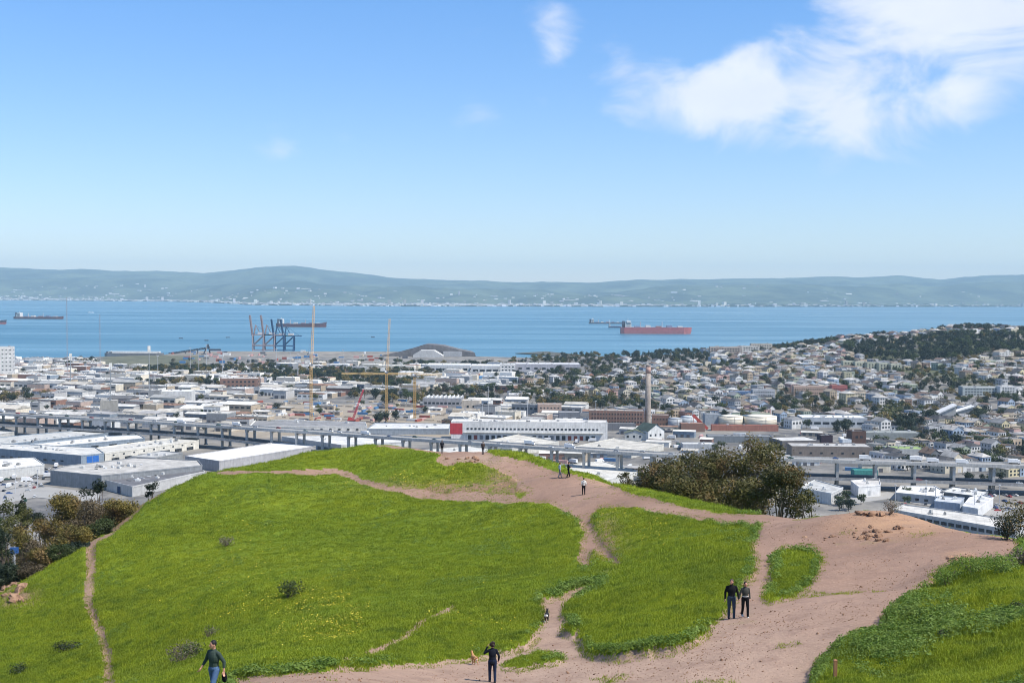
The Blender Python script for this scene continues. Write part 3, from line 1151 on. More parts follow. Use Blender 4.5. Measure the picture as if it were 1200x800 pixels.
def truck(x, y, z, rz, where, group, col=(.75, .75, .74, 1), nm='white', s=1.0):
    r = empty('truck', (x, y, z), rz, f'{nm} box truck {where}', 'truck', group, (s, s, s))
    mesh_obj('cargo_box', TRKM[0], r, col)
    c = mesh_obj('cab', TRKM[1], r, col)
    mesh_obj('windscreen', TRKM[3], c)
    mesh_obj('chassis', TRKM[2], r)
    for sx in (-3.2, -2.2, 2.9):
        for sy in (-.95, .95):
            o = mesh_obj('wheel', CARM[2], r)
            o.location = (sx, sy, .48)
            o.scale = (1.4, 1.4, 1.4)
    return r


for i in range(46):
    s = (i + rnd.uniform(.1, .9)) / 46 * FWY_LEN
    p, d = FWY(s)
    nrm = Vector((-d.y, d.x, 0))
    lane = rnd.choice((-4.6, -1.2, 2.2, 5.0))
    q = p + nrm * lane
    a = math.atan2(d.y, d.x)
    if rnd.random() < .22:
        truck(q.x, q.y, 30.06, a, 'driving on the upper freeway deck', 'vehicles on the freeway')
    else:
        car(q.x, q.y, 30.06, a, 'driving on the upper freeway deck', 'vehicles on the freeway')
    if i % 3 == 0:
        q = p + nrm * (-9.5)
        f = s / FWY_LEN
        car(q.x, q.y, FWY_ZL(f) + .07, a, 'driving on the lower freeway deck', 'vehicles on the freeway')

# ------------------------------------------------------------------ warehouses and other traced buildings
TAKEN = []      # ground outlines already built on: (x, y, radius)


def outline(pts, z):
    P_ = [atz(a, b, z)[:2] for a, b in pts]
    ar = sum(P_[i][0] * P_[(i + 1) % len(P_)][1] - P_[(i + 1) % len(P_)][0] * P_[i][1] for i in range(len(P_)))
    return P_ if ar > 0 else P_[::-1]


_unit_win = {}


def unit_window(kind='window'):
    if kind not in _unit_win:
        mb = MB()
        mb.box(0, 0, -.5, 1, 1, 1)
        _unit_win[kind] = mb.mesh(kind, M['glass'] if kind == 'window' else M['paint'])
    return _unit_win[kind]


def wall_holes(root, a, b, z0, w, h, gap, margin=3, kind='window', color=None, rows=1, dz=3.5, org=None):
    """a row of openings set into the wall face that runs from a to b (seen from outside left to right)"""
    a, b = np.array(a[:2]), np.array(b[:2])
    ln = np.linalg.norm(b - a)
    u = (b - a) / ln
    nrm = np.array([u[1], -u[0]])
    k = max(1, int((ln - 2 * margin) / gap))
    st = (ln - (k - 1) * gap) / 2
    for r in range(rows):
        for i in range(k):
            p = a + u * (st + i * gap) + nrm * 0.04 - np.array(org[:2])
            o = mesh_obj(kind, unit_window(kind), root, color)
            o.location = (p[0], p[1], z0 + r * dz - org[2])
            o.scale = (w, .25, h)
            o.rotation_euler.z = math.atan2(u[1], u[0])


def rooftop_units(root, P_, z, n, org):
    c = np.mean(P_, 0)
    mb = None
    for i in range(n):
        t = NPR.dirichlet(np.ones(len(P_)))
        p = c + (np.sum(np.array(P_) * t[:, None], 0) - c) * .8 - np.array(org[:2])
        mb = MB()
        s = rnd.uniform(1.4, 3.4)
        mb.box(p[0], p[1], z - org[2], s, s * rnd.uniform(.6, 1.2), rnd.uniform(.8, 2.0), rnd.uniform(-.5, 0))
        mb.box(p[0], p[1], z - org[2] + rnd.uniform(.8, 2.0) * .5, s * .5, s * .5, rnd.uniform(1.0, 1.9), .3)
        v = rnd.choice((.6, .45, .3, .7))
        mb.build('rooftop_unit', M['paint'], root, color=(v, v, v * .97, 1))


def warehouse(label, pts, zr, zb=10, wall=(.5, .5, .5, 1), roof=(.6, .6, .6, 1), units=3, parapet=.9, cat='warehouse', mat='paint', name='warehouse', group=None, wins=()):
    """building traced by the corners of its roof in the photograph"""
    P_ = outline(pts, zr)
    c = np.mean(P_, 0)
    TAKEN.append((c[0], c[1], max(np.linalg.norm(np.array(p) - c) for p in P_) * .8))
    root = empty(name, (c[0], c[1], zb), 0, label, cat, group)
    org = (c[0], c[1], zb)
    L_ = [(p[0] - c[0], p[1] - c[1]) for p in P_]
    mb = MB()
    mb.prism(L_, -1.0, zr - zb)
    mb.build('wall', M[mat], root, color=wall)
    ins = [(x * .985, y * .985) for x, y in L_]
    mb = MB()
    mb.prism(ins, zr - zb + .01, zr - zb + .25)
    rf = mb.build('roof', M['roof'], root, color=roof)
    n = len(L_)
    for i in range(n):
        a, b = Vector(L_[i] + (0,)), Vector(L_[(i + 1) % n] + (0,))
        d = (b - a)
        if d.length < 1:
            continue
        mid = (a + b) / 2
        mb = MB()
        mb.box(mid.x, mid.y, zr - zb + .005, d.length - .3, .35, parapet, math.atan2(d.y, d.x))
        mb.build('parapet', M['paint'], rf, color=tuple(min(1, q * 1.1) for q in wall[:3]) + (1,))
    rooftop_units(root, P_, zr + .25, units, org)
    if units > 3:
        c0 = np.zeros(2)
        e = max(((np.array(L_[(i + 1) % n]) - np.array(L_[i])) for i in range(n)), key=lambda q: np.linalg.norm(q))
        ln = np.linalg.norm(e)
        e = e / ln
        for q in range(int(ln * .6 / 7)):
            pq = e * (q * 7 - ln * .3)
            MB().box(pq[0], pq[1], zr - zb + .25, 1.4, 3.4, .35, math.atan2(e[1], e[0])).build('skylight', M['glass'] if q % 4 == 0 else M['paint'], rf, color=(.55, .58, .6, 1))
    for (a, b, z0, w, h, gap, kind, col, rows, dz) in wins:
        A, B = atz(a[0], a[1], zr), atz(b[0], b[1], zr)
        wall_holes(root, A, B, z0, w, h, gap, 3, kind, col, rows, dz, org)
    return root


WHITE = (.80, .78, .72, 1)
CREAM = (.70, .63, .50, 1)
LGREY = (.50, .49, .47, 1)
GREY = (.26, .27, .28, 1)
BLUEGREY = (.25, .30, .35, 1)
DARK = (.10, .10, .105, 1)
BROWN = (.22, .15, .11, 1)
RWHITE = (.78, .76, .71, 1)
RGREY = (.36, .36, .35, 1)
RBEIGE = (.52, .49, .43, 1)
W_ = lambda a, b, z0, w, h, gap, kind='window', col=None, rows=1, dz=3.5: (a, b, z0, w, h, gap, kind, col, rows, dz)

warehouse('long pale-roofed market hall set against the freeway columns, farthest of the market halls', [(-45, 531), (0, 522), (118, 509), (143, 506), (112, 503), (-45, 517)], 18, 10, BLUEGREY, (.52, .52, .49, 1), 4, wins=[W_((0, 522), (118, 509), 15, 2.2, 1.4, 12)])
warehouse('long market hall with white roof and dark dock windows behind the blue-ended hall', [(48, 525), (170, 514), (163, 510), (118, 512), (20, 523)], 18, 10, BLUEGREY, RWHITE, 5, wins=[W_((48, 525), (170, 514), 15.2, 7, 1.8, 17)])
warehouse('blue-grey market hall with bright blue end bay and pale roof', [(-30, 524), (95, 534.5), (122, 531.5), (112, 525), (45, 522), (-30, 519)], 18.5, 10, BLUEGREY, (.60, .59, .55, 1), 5,
          wins=[W_((-5, 527), (92, 534), 13.5, 3.2, 1.2, 9), W_((96, 534.4), (121, 531.6), 14.3, 5.2, 7.2, 5.6, 'panel', (.03, .14, .45, 1))])
warehouse('low cream loading hall with a row of small dark windows, parallel to the freeway', [(123, 532), (233, 516.5), (231, 513.5), (196, 514.5), (108, 526)], 17, 10, (.68, .65, .57, 1), (.62, .6, .54, 1), 6, wins=[W_((123, 532), (233, 516.5), 15.3, 2.0, 1.1, 11), W_((123, 532), (233, 516.5), 11.6, 8, 2.6, 14)])
warehouse('grey flat-roofed warehouse with large blank front wall below the market halls', [(59, 552), (119, 558), (237, 546), (232, 540), (160, 537), (75, 547)], 20, 10, GREY, (.52, .50, .46, 1), 12)
warehouse('dark-roofed warehouse with blue loading door beside the meadow edge', [(123, 563), (155, 571), (240, 553), (232, 549), (130, 556)], 16.5, 10, LGREY, (.17, .17, .18, 1), 7, wins=[W_((124, 563.5), (155, 571), 12.6, 4.2, 4.6, 18, 'panel', (.03, .06, .13, 1))])
warehouse('white low workshop at the corner of the parking lot', [(-30, 551), (0, 551), (52, 545), (40, 537), (-30, 540)], 17, 10, (.58, .58, .56, 1), RWHITE, 6, wins=[W_((-20, 551), (50, 545.2), 12.4, 2.0, 3.0, 7)])
warehouse('long grey warehouse with a brilliant white roof tucked behind the meadow crest', [(217, 535), (257, 541), (372, 523), (322, 519)], 18, 10, (.42, .41, .41, 1), (.86, .86, .85, 1), 0, wins=[W_((258, 540.8), (370, 523.2), 14, 1.6, 3.2, 13, 'panel', (.5, .5, .5, 1))])
warehouse('small grey ribbed shed between the market hall and white-roofed warehouse', [(152, 536), (182, 537), (214, 531), (188, 529)], 15.5, 10, (.3, .31, .31, 1), (.5, .5, .48, 1), 3)
warehouse('pale flat canopy roof below the freeway next to the left columns', [(-40, 505), (0, 501), (18, 506), (-20, 512)], 14, 10, (.5, .5, .48, 1), (.6, .6, .57, 1), 0)
warehouse('white-walled low depot behind the freeway beside the silos', [(292, 500), (430, 500.5), (428, 495), (300, 492)], 15, 10, (.72, .71, .67, 1), (.3, .3, .3, 1), 3, wins=[W_((294, 500.2), (428, 500.5), 12.8, 2.4, 1.6, 9)])
warehouse('white tent-like roof seen between freeway columns, nearest the red-ended building', [(552, 521), (608, 509.5), (655, 518), (600, 526)], 16, 10, (.6, .58, .52, 1), (.60, .57, .50, 1), 2)
warehouse('broad pale roof behind the freeway deck beside the green-roofed sheds', [(672, 524), (720, 514), (778, 521), (740, 530)], 15, 10, (.6, .58, .52, 1), (.60, .57, .50, 1), 2)
warehouse('pale grey roof in front of the freeway columns above the dirt track', [(640, 548), (706, 541), (748, 553), (700, 566)], 16, 10, (.6, .59, .55, 1), (.66, .64, .58, 1), 1)
warehouse('pale roof in front of the freeway behind the hilltop walkers', [(470, 530), (560, 523), (640, 536), (560, 546)], 14, 10, (.6, .59, .55, 1), (.63, .62, .58, 1), 1)
warehouse('bright roof glimpsed through the freeway columns beside the depot', [(330, 512), (440, 510), (480, 518), (400, 522)], 13.5, 10, (.6, .6, .58, 1), (.70, .69, .66, 1), 1)
warehouse('low grey industrial roof behind the red-ended building', [(430, 503), (526, 503), (528, 497), (440, 496)], 15, 10, (.3, .34, .38, 1), (.66, .66, .64, 1), 4)


def facebox(label, x0, x1, yt, yb, depth, wall, roof, cat='building', name='building', rot=0.0, mat='paint', wrows=0, ww=1.4, wh=1.3, wgap=3.2, wz=None, units=2, group=None, winkind='window', wincol=None, zb=None, dist=None):
    """building whose front spans photo columns x0..x1 from base row yb up to yt; stands on the ground there"""
    p = ground_hit((x0 + x1) / 2, yb) if dist is None else at((x0 + x1) / 2, yb, dist)
    d = p[1]
    w = (x1 - x0) / F * d
    h = (yb - yt) / F * d
    TAKEN.append((p[0], d + depth / 2, max(w, depth) * .55))
    root = empty(name, p, rot, label, cat, group)
    mb = MB()
    mb.box(0, depth / 2, -3, w, depth, h + 3)
    mb.build('wall', M[mat], root, color=wall)
    mb = MB()
    mb.box(0, depth / 2, h + .01, w - .6, depth - .6, .25)
    rf = mb.build('roof', M['roof'], root, color=roof)
    for (cx, cy, sx, sy) in ((0, .15, w, .3), (0, depth - .15, w, .3), (-w / 2 + .15, depth / 2, .3, depth - .62), (w / 2 - .15, depth / 2, .3, depth - .62)):
        mb = MB()
        mb.box(cx, cy, h + .005, sx, sy, .8)
        mb.build('parapet', M['paint'] if mat != 'brick' else M['brick'], rf, color=tuple(q * .95 for q in wall[:3]) + (1,))
    if wrows:
        st = h / (wrows + .3)
        k = max(1, int((w - 1.5) / wgap))
        for r in range(wrows):
            for i in range(k):
                o = mesh_obj(winkind, unit_window(winkind), root, wincol)
                o.location = (-(k - 1) * wgap / 2 + i * wgap, -.03, (wz if wz is not None else st * .62) + r * st)
                o.scale = (ww, .2, wh)
        for r in range(wrows):
            for i in range(max(1, int((depth - 1.5) / wgap))):
                o = mesh_obj(winkind, unit_window(winkind), root, wincol)
                o.location = (w / 2 + .03, 2 + i * wgap, (wz if wz is not None else st * .62) + r * st)
                o.scale = (.2, ww, wh)
    for i in range(units):
        mb = MB()
        s = rnd.uniform(1.2, 2.6)
        mb.box(rnd.uniform(-.4, .4) * w, depth * rnd.uniform(.2, .8), h + .25, s, s * .8, rnd.uniform(.8, 1.8))
        v = rnd.choice((.6, .4, .3))
        mb.build('rooftop_unit', M['paint'], root, color=(v, v, v, 1))
    return root, d, w, h


# white building with the red end
r, d, w, h = facebox('long white building with a row of dark windows and a red end behind the freeway', 528, 712, 495, 516, 22, (.76, .74, .70, 1), (.66, .64, .6, 1), rot=-.03, wrows=0, units=14)
k = 34
for i in range(k):
    o = mesh_obj('window', unit_window(), r)
    o.location = (-w / 2 + 16 + i * (w - 22) / k, -.03, h * .63)
    o.scale = (2.1, .2, 1.7)
for i in range(22):
    o = mesh_obj('dock_door', unit_window('panel'), r, rnd.choice([(.05, .05, .055, 1), (.3, .08, .06, 1), (.25, .25, .26, 1)]))
    o.location = (-w / 2 + 18 + i * (w - 26) / 22, -.03, 2.6)
    o.scale = (3.4, .2, 4.2)
mb = MB()
mb.box(-w / 2 + 5, 11, h * .32, 12, 22.3, h * .62)
mb.build('red_bay', M['paint'], r, color=(.52, .05, .06, 1), label='red end bay')
mb = MB()
mb.box(4, -1.2, h * .42, w - 16, 2.4, .3)
mb.build('dock_canopy', M['paint'], r, color=(.5, .5, .48, 1))

facebox('long brown brick factory with a grid of dark windows beside the tall chimney', 690, 755, 482, 502, 24, (.3, .2, .15, 1), (.42, .38, .34, 1), cat='factory', name='factory', rot=-.06, mat='brick', wrows=4, ww=1.3, wh=1.6, wgap=3.0, units=6)
facebox('small orange brick annex right of the tall chimney', 764, 784, 487, 501, 14, (.36, .22, .15, 1), (.4, .36, .33, 1), rot=-.1, mat='brick', wrows=2, units=1)
facebox('low grey shed row in front of the brick factory', 680, 745, 497, 504, 10, (.2, .2, .21, 1), (.33, .33, .33, 1), name='shed', cat='shed', units=2)


def build_chimney():
    p = ground_hit(759, 501)
    h = 74 / F * p[1]
    r = empty('chimney', p, 0, 'tall round concrete smokestack with a pinkish top band beside the brick factory', 'chimney')
    MB().lathe([(3.6, -1), (3.5, 0), (3.05, h * .45), (2.55, h * .86)], 20).build('stack', M['concrete'], r, True, (.40, .34, .29, 1))
    MB().lathe([(2.57, h * .86), (2.5, h * .97)], 20).build('top_band', M['concrete'], r, True, (.52, .34, .28, 1))
    MB().lathe([(2.62, h * .97), (2.62, h)], 20).build('rim', M['concrete'], r, True, (.28, .24, .22, 1))
    for k in range(3):
        MB().lathe([(3.45 - k * .3, h * (.2 + .22 * k)), (3.45 - k * .3, h * (.2 + .22 * k) + .5)], 20).build('steel_band', M['steel'], r, True, (.2, .18, .17, 1))


build_chimney()


def gable_shed(label, x0, x1, yt, yb, depth, wall, roof, rot=0.0, rise=.35, name='shed', cat='shed', along=True):
    p = ground_hit((x0 + x1) / 2, yb)
    d = p[1]
    w, h = (x1 - x0) / F * d, (yb - yt) / F * d
    TAKEN.append((p[0], d + depth / 2, max(w, depth) * .6))
    e = h * (1 - rise)
    r = empty(name, p, rot, label, cat)
    mb = MB()
    mb.add([(-w / 2, 0, -1), (w / 2, 0, -1), (w / 2, 0, e), (0, 0, h), (-w / 2, 0, e), (-w / 2, depth, -1), (w / 2, depth, -1), (w / 2, depth, e), (0, depth, h), (-w / 2, depth, e)],
           [(0, 1, 2, 3, 4), (9, 8, 7, 6, 5), (1, 6, 7, 2), (5, 0, 4, 9), (2, 7, 8, 3), (4, 3, 8, 9)])
    mb.build('wall', M['paint'], r, color=wall)
    for s in (-1, 1):
        mb = MB()
        a = [(s * (w / 2 + .5), -.6, e - .25), (s * (w / 2 + .5), depth + .6, e - .25), (0, depth + .6, h + .06), (0, -.6, h + .06)]
        vs = a + [(x, y, z + .3) for x, y, z in a]
        fs = [(3, 2, 1, 0), (4, 5, 6, 7), (0, 1, 5, 4), (1, 2, 6, 5), (2, 3, 7, 6), (3, 0, 4, 7)]
        if s < 0:
            fs = [f[::-1] for f in fs]
        mb.add(vs, fs)
        mb.build('roof', M['roof'], r, color=roof)
    for i in range(max(1, int(w / 6))):
        o = mesh_obj('window', unit_window(), r)
        o.location = (-w / 2 + 3 + i * 6, -.03, e * .55)
        o.scale = (2, .2, 2)
    return r


gable_shed('white gabled shed with dark green roof in front of the smokestack', 757, 781, 497, 516, 20, (.70, .70, .68, 1), (.06, .085, .075, 1), rot=.55, rise=.38)
gable_shed('small white shed with olive green roof joined to the gabled shed', 732, 757, 504, 516, 12, (.6, .6, .56, 1), (.15, .17, .12, 1), rot=-.1, rise=.3)


def tank(label, px, yb, wpx, hpx, col, cone=0.15, group=None, name='storage_tank', cat='tank', band=None):
    p = ground_hit(px, yb)
    d = p[1]
    R, h = wpx / 2 / F * d, hpx / F * d
    r = empty(name, p, 0, label, cat, group)
    TAKEN.append((p[0], p[1], R + 2))
    MB().lathe([(R, -1), (R, h)], 28).build('shell', M['steel'], r, True, col)
    MB().lathe([(R + .15, h), (R * .5, h + R * cone * .7), (.4, h + R * cone)], 28).build('roof', M['steel'], r, True, tuple(min(1, q * 1.1) for q in col[:3]) + (1,))
    for k in (.33, .66):
        MB().lathe([(R + .12, h * k), (R + .12, h * k + .35)], 28).build('rib', M['steel'], r, True, tuple(q * .75 for q in col[:3]) + (1,))
    mb = MB()
    for q in range(12):
        mb.tube((R + .1, -.25, h * q / 12), (R + .1, .25, h * q / 12), .04, n=4)
    mb.tube((R + .1, -.25, 0), (R + .1, -.25, h), .06, n=4)
    mb.tube((R + .1, .25, 0), (R + .1, .25, h), .06, n=4)
    o = mb.build('ladder', M['steel'], r, color=(.2, .2, .2, 1))
    o.rotation_euler.z = -1.4
    return r


tank('pale steel tank beside the red conveyor', 807, 501, 19, 13, (.45, .48, .50, 1))
tank('darker steel tank left of the red conveyor tank', 791, 502, 17, 12, (.34, .36, .38, 1))
tank('wide cream tank with red pipes at its foot, left one of two', 856, 498, 29, 11, (.66, .60, .48, 1), .06)
tank('wide cream tank with red pipes at its foot, right one of two', 890, 498, 40, 11, (.66, .60, .48, 1), .06)
facebox('blue-grey corrugated plant building between conveyor and cream tanks', 826, 845, 486, 498, 16, (.36, .39, .42, 1), (.3, .31, .32, 1), units=3)
facebox('low red-roofed pump house running below the cream tanks', 834, 912, 499, 505, 8, (.40, .18, .13, 1), (.46, .20, .15, 1), cat='pump house', name='pump_house', rot=-.04, units=3)
facebox('red brick plant block under the steel tanks', 798, 826, 497, 506, 12, (.36, .2, .15, 1), (.4, .25, .2, 1), mat='brick', units=1)


def build_conveyor():
    a, b = ground_hit(829, 504), ground_hit(813, 504)
    top = at(812, 486, a[1])
    r = empty('conveyor', a, 0, 'red inclined conveyor gallery rising between the steel tanks', 'conveyor')
    mb = MB()
    A, T = Vector((0, 0, 1.5)), Vector(top - a)
    dv = (T - A).normalized()
    n_ = Vector((0, 1, 0))
    u_ = dv.cross(n_).normalized()
    vs = []
    for c in (A, T):
        for (s, t) in ((-1, -1), (1, -1), (1, 1), (-1, 1)):
            vs.append(c + n_ * 1.6 * s + u_ * 1.5 * t)
    mb.add(vs, [(0, 3, 2, 1), (4, 5, 6, 7), (0, 1, 5, 4), (1, 2, 6, 5), (2, 3, 7, 6), (3, 0, 4, 7)])
    mb.build('gallery', M['steel'], r, color=(.42, .07, .05, 1))
    for t in (.35, .7, .98):
        c = A.lerp(T, t)
        for s in (-1.4, 1.4):
            mb = MB()
            mb.tube((c.x, c.y + s, 0), (c.x, c.y + s, c.z - 1.2), .25, n=5)
            mb.build('leg', M['steel'], r, color=(.35, .08, .06, 1))


build_conveyor()

# the old concrete works and silos in the industrial flats
facebox('square concrete works with a round opening beside the freeway', 118, 137, 470, 488, 18, (.36, .34, .30, 1), (.5, .48, .44, 1), cat='works', name='concrete_works', rot=.25, units=2)
r, d, w, h = facebox('tall grey slab wall of the white depot on the industrial flats', 174, 187, 458, 474, 14, (.28, .28, .28, 1), (.6, .6, .58, 1), rot=.1)
facebox('wide white depot behind the tall grey slab wall', 187, 224, 459, 473, 30, (.66, .65, .62, 1), (.76, .75, .72, 1), rot=.1, units=5)
facebox('white slab tower block with dark windows at the waterfront', -30, 14, 407, 441, 26, (.72, .70, .66, 1), (.5, .5, .48, 1), cat='tower block', name='tower_block', wrows=7, ww=2.4, wh=1.8, wgap=6, units=3, rot=.3)
facebox('long red brick warehouse with arched dark bays near the port', 258, 302, 444, 455, 30, (.26, .11, .08, 1), (.55, .53, .5, 1), rot=.12, mat='brick', wrows=2, ww=3, wh=2.6, wgap=6)
facebox('white warehouse with stepped skylights beyond the yellow cranes', 596, 622, 463, 470, 30, (.55, .53, .5, 1), (.7, .69, .66, 1), units=10)
r, d, w, h = facebox('grey sawtooth factory with white rooflights right of the cranes', 495, 540, 467, 477, 36, (.34, .34, .35, 1), (.45, .45, .45, 1), wrows=1, ww=3.2, wh=2.4, wgap=5, units=0, name='factory', cat='factory', rot=-.08)
for i in range(9):
    mb = MB()
    x = -w / 2 + (i + .5) * w / 9
    mb.add([(x - 2.2, 4, h + .2), (x + 2.2, 4, h + .2), (x + 2.2, 4, h + 3), (x - 2.2, 30, h + .2), (x + 2.2, 30, h + .2), (x + 2.2, 30, h + 3)], [(0, 1, 2), (5, 4, 3), (0, 3, 4, 1), (1, 4, 5, 2), (2, 5, 3, 0)])
    mb.build('rooflight', M['roof'], r, color=(.8, .8, .78, 1))
facebox('cream block with three dark doors beside the sawtooth factory', 541, 562, 470, 482, 22, (.60, .52, .42, 1), (.6, .56, .5, 1), wrows=1, ww=2.5, wh=2.5, wgap=7, rot=-.08)
facebox('tan stepped workshop with arched openings behind the long white building', 530, 562, 481, 490, 16, (.55, .46, .34, 1), (.5, .46, .4, 1), wrows=1, ww=2, wh=2.4, wgap=5)
facebox('pink and tan apartment block with flat roofs among bare trees', 630, 658, 474, 487, 16, (.50, .36, .28, 1), (.5, .45, .4, 1), wrows=2, ww=1.6, wh=1.6, wgap=4)
facebox('grey workshop with arched white door left of the brick factory', 655, 680, 484, 497, 20, (.20, .21, .23, 1), (.3, .3, .31, 1), wrows=1, ww=5, wh=3.4, wgap=9, winkind='panel', wincol=(.65, .65, .62, 1))
# port sheds near the water
facebox('long white two-level port shed with ribbon windows, left half', 500, 551, 428, 437, 60, (.62, .63, .62, 1), (.74, .75, .75, 1), wrows=1, ww=9, wh=4, wgap=12, name='port_shed', cat='shed')
facebox('long white two-level port shed with ribbon windows, right half', 552, 586, 429, 439, 60, (.62, .63, .62, 1), (.74, .75, .75, 1), wrows=1, ww=9, wh=4, wgap=12, name='port_shed', cat='shed')
facebox('white office at the end of the port sheds', 586, 604, 427, 440, 30, (.70, .69, .66, 1), (.7, .7, .68, 1), wrows=3, ww=3, wh=2, wgap=6)
facebox('grey and lilac depot with pale roof beside the port sheds', 604, 680, 427, 436, 50, (.44, .43, .46, 1), (.66, .66, .65, 1), wrows=1, ww=6, wh=3, wgap=14, units=8, name='depot', cat='depot')
facebox('low blue-roofed shed in front of the port office', 561, 577, 442, 447, 24, (.14, .32, .55, 1), (.16, .38, .62, 1), units=0, name='shed', cat='shed')


def build_bulk_shed():
    p = ground_hit(505, 417)
    d = p[1]
    s = d / F
    r = empty('storage_mound', p, 0, 'huge grey low-domed bulk storage shed at the water edge beyond the cranes', 'shed')
    # a low faceted cone of a roof on ring walls
    pts = [(-62, 0), (-40, 4.5), (-20, 10), (-6, 14.5), (14, 13), (34, 8), (52, 4.5), (53, 0)]
    mb = MB()
    k = len(pts)
    mb.add([(a * s, -20, b * s - .5) for a, b in pts] + [(a * s * .9, 90, b * s * .92 - .5) for a, b in pts], [tuple(range(k)), tuple(range(2 * k - 1, k - 1, -1))] + [((i + 1) % k, i, k + i, k + (i + 1) % k) for i in range(k)])
    mb.build('roof', M['roof'], r, False, (.20, .19, .19, 1))
    MB().box(26 * s, -10, 0, 22 * s, 30, 6 * s).build('side_hall', M['paint'], r, False, (.45, .45, .45, 1))
    mb = MB()
    mb.add([(-18 * s, -75, 0), (16 * s, -75, 0), (16 * s, -75, 2 * s), (6 * s, -75, 8 * s), (-10 * s, -75, 8 * s), (-18 * s, -75, 3 * s), (-18 * s, -30, 0), (16 * s, -30, 0), (16 * s, -30, 2 * s), (6 * s, -30, 8 * s), (-10 * s, -30, 8 * s), (-18 * s, -30, 3 * s)],
           [(0, 1, 2, 3, 4, 5), (11, 10, 9, 8, 7, 6), (0, 6, 7, 1), (1, 7, 8, 2), (2, 8, 9, 3), (3, 9, 10, 4), (4, 10, 11, 5), (5, 11, 6, 0)])
    mb.build('front_hall', M['paint'], r, False, (.55, .54, .52, 1))


build_bulk_shed()
# apartment rows on the right-hand hill
facebox('long dark red and white apartment block on the hill crest above the water', 832, 868, 407, 417, 14, (.48, .40, .34, 1), (.6, .58, .55, 1), cat='apartments', name='apartment_block', wrows=4, ww=2.6, wh=2.2, wgap=5.2, units=4)
facebox('white apartment block joined behind the dark red one on the crest', 869, 890, 406, 416, 14, (.66, .62, .56, 1), (.6, .58, .55, 1), cat='apartments', name='apartment_block', wrows=4, ww=2.4, wh=2, wgap=5, units=3)
facebox('stepped cream apartment block, highest on the crest beside the pines', 880, 905, 403, 412, 14, (.60, .54, .46, 1), (.55, .52, .48, 1), cat='apartments', name='apartment_block', wrows=3, ww=2.4, wh=2, wgap=5, units=3)
for i in range(5):
    facebox(f'olive flat-roofed apartment block, {["first","second","third","fourth","fifth"][i]} in the terrace below the dark wood', 988 + i * 14, 1001 + i * 14, 423.5 + i * .9, 434 + i * .9, 14, (.50, .50, .38, 1), (.55, .55, .48, 1), cat='apartments', name='apartment_block', wrows=3, ww=1.6, wh=2.4, wgap=4.6, units=1, group='terrace of hillside apartment blocks')
for i in range(4):
    facebox(f'brown step-roofed townhouse on the lane, {["first","second","third","fourth"][i]} from the bottom', 1029 + i * 7, 1039 + i * 7, 446.5 - i * 3.4, 453 - i * 3.4, 10, (.36, .28, .23, 1), (.12, .09, .08, 1), cat='townhouse', name='townhouse', wrows=1, units=0, group='stepped brown townhouses')
for i in range(6):
    facebox(f'{["yellowish","cream","pale green","cream","tan","yellowish"][i]} balconied apartment block on the mid hillside row', 942 + i * 9.5, 951 + i * 9.5, 436 + (i % 2) * .6, 443 + (i % 2) * .6, 12, [(.52, .50, .33, 1), (.60, .55, .42, 1), (.42, .48, .36, 1), (.6, .55, .44, 1), (.5, .42, .32, 1), (.54, .5, .34, 1)][i], (.5, .48, .38, 1), cat='apartments', name='apartment_block', wrows=2, ww=1.4, wh=1.8, wgap=3.6, units=1, group='mid hillside apartments')
facebox('long brick-red and tan apartment terrace among the houses', 975, 993, 452, 464, 14, (.46, .16, .14, 1), (.35, .2, .17, 1), cat='apartments', name='apartment_block', wrows=2, ww=1.3, wh=1.5, wgap=3)
facebox('pinkish tan apartment terrace with flat roof left of the brick-red one', 930, 973, 453, 463, 14, (.50, .36, .28, 1), (.45, .38, .33, 1), cat='apartments', name='apartment_block', wrows=2, ww=1.3, wh=1.5, wgap=3)
facebox('white four-storey corner building on the right hillside', 1172, 1191, 453, 466, 16, (.70, .69, .66, 1), (.6, .6, .57, 1), wrows=4, ww=1.8, wh=1.5, wgap=3.4)
facebox('teal-sided long flat block left of the white corner building', 1128, 1171, 454, 464, 16, (.42, .46, .45, 1), (.62, .6, .55, 1), wrows=3, ww=2.2, wh=1.5, wgap=4)
facebox('blue four-storey apartment house among pale houses', 856, 880, 459, 469, 14, (.12, .20, .34, 1), (.3, .32, .36, 1), cat='apartments', name='apartment_block', wrows=3, ww=1.3, wh=1.4, wgap=3)
facebox('grey bay-windowed tenement beside the blue apartment house', 882, 908, 457, 469, 14, (.46, .47, .48, 1), (.35, .35, .36, 1), cat='apartments', name='apartment_block', wrows=3, ww=1.3, wh=1.5, wgap=3)


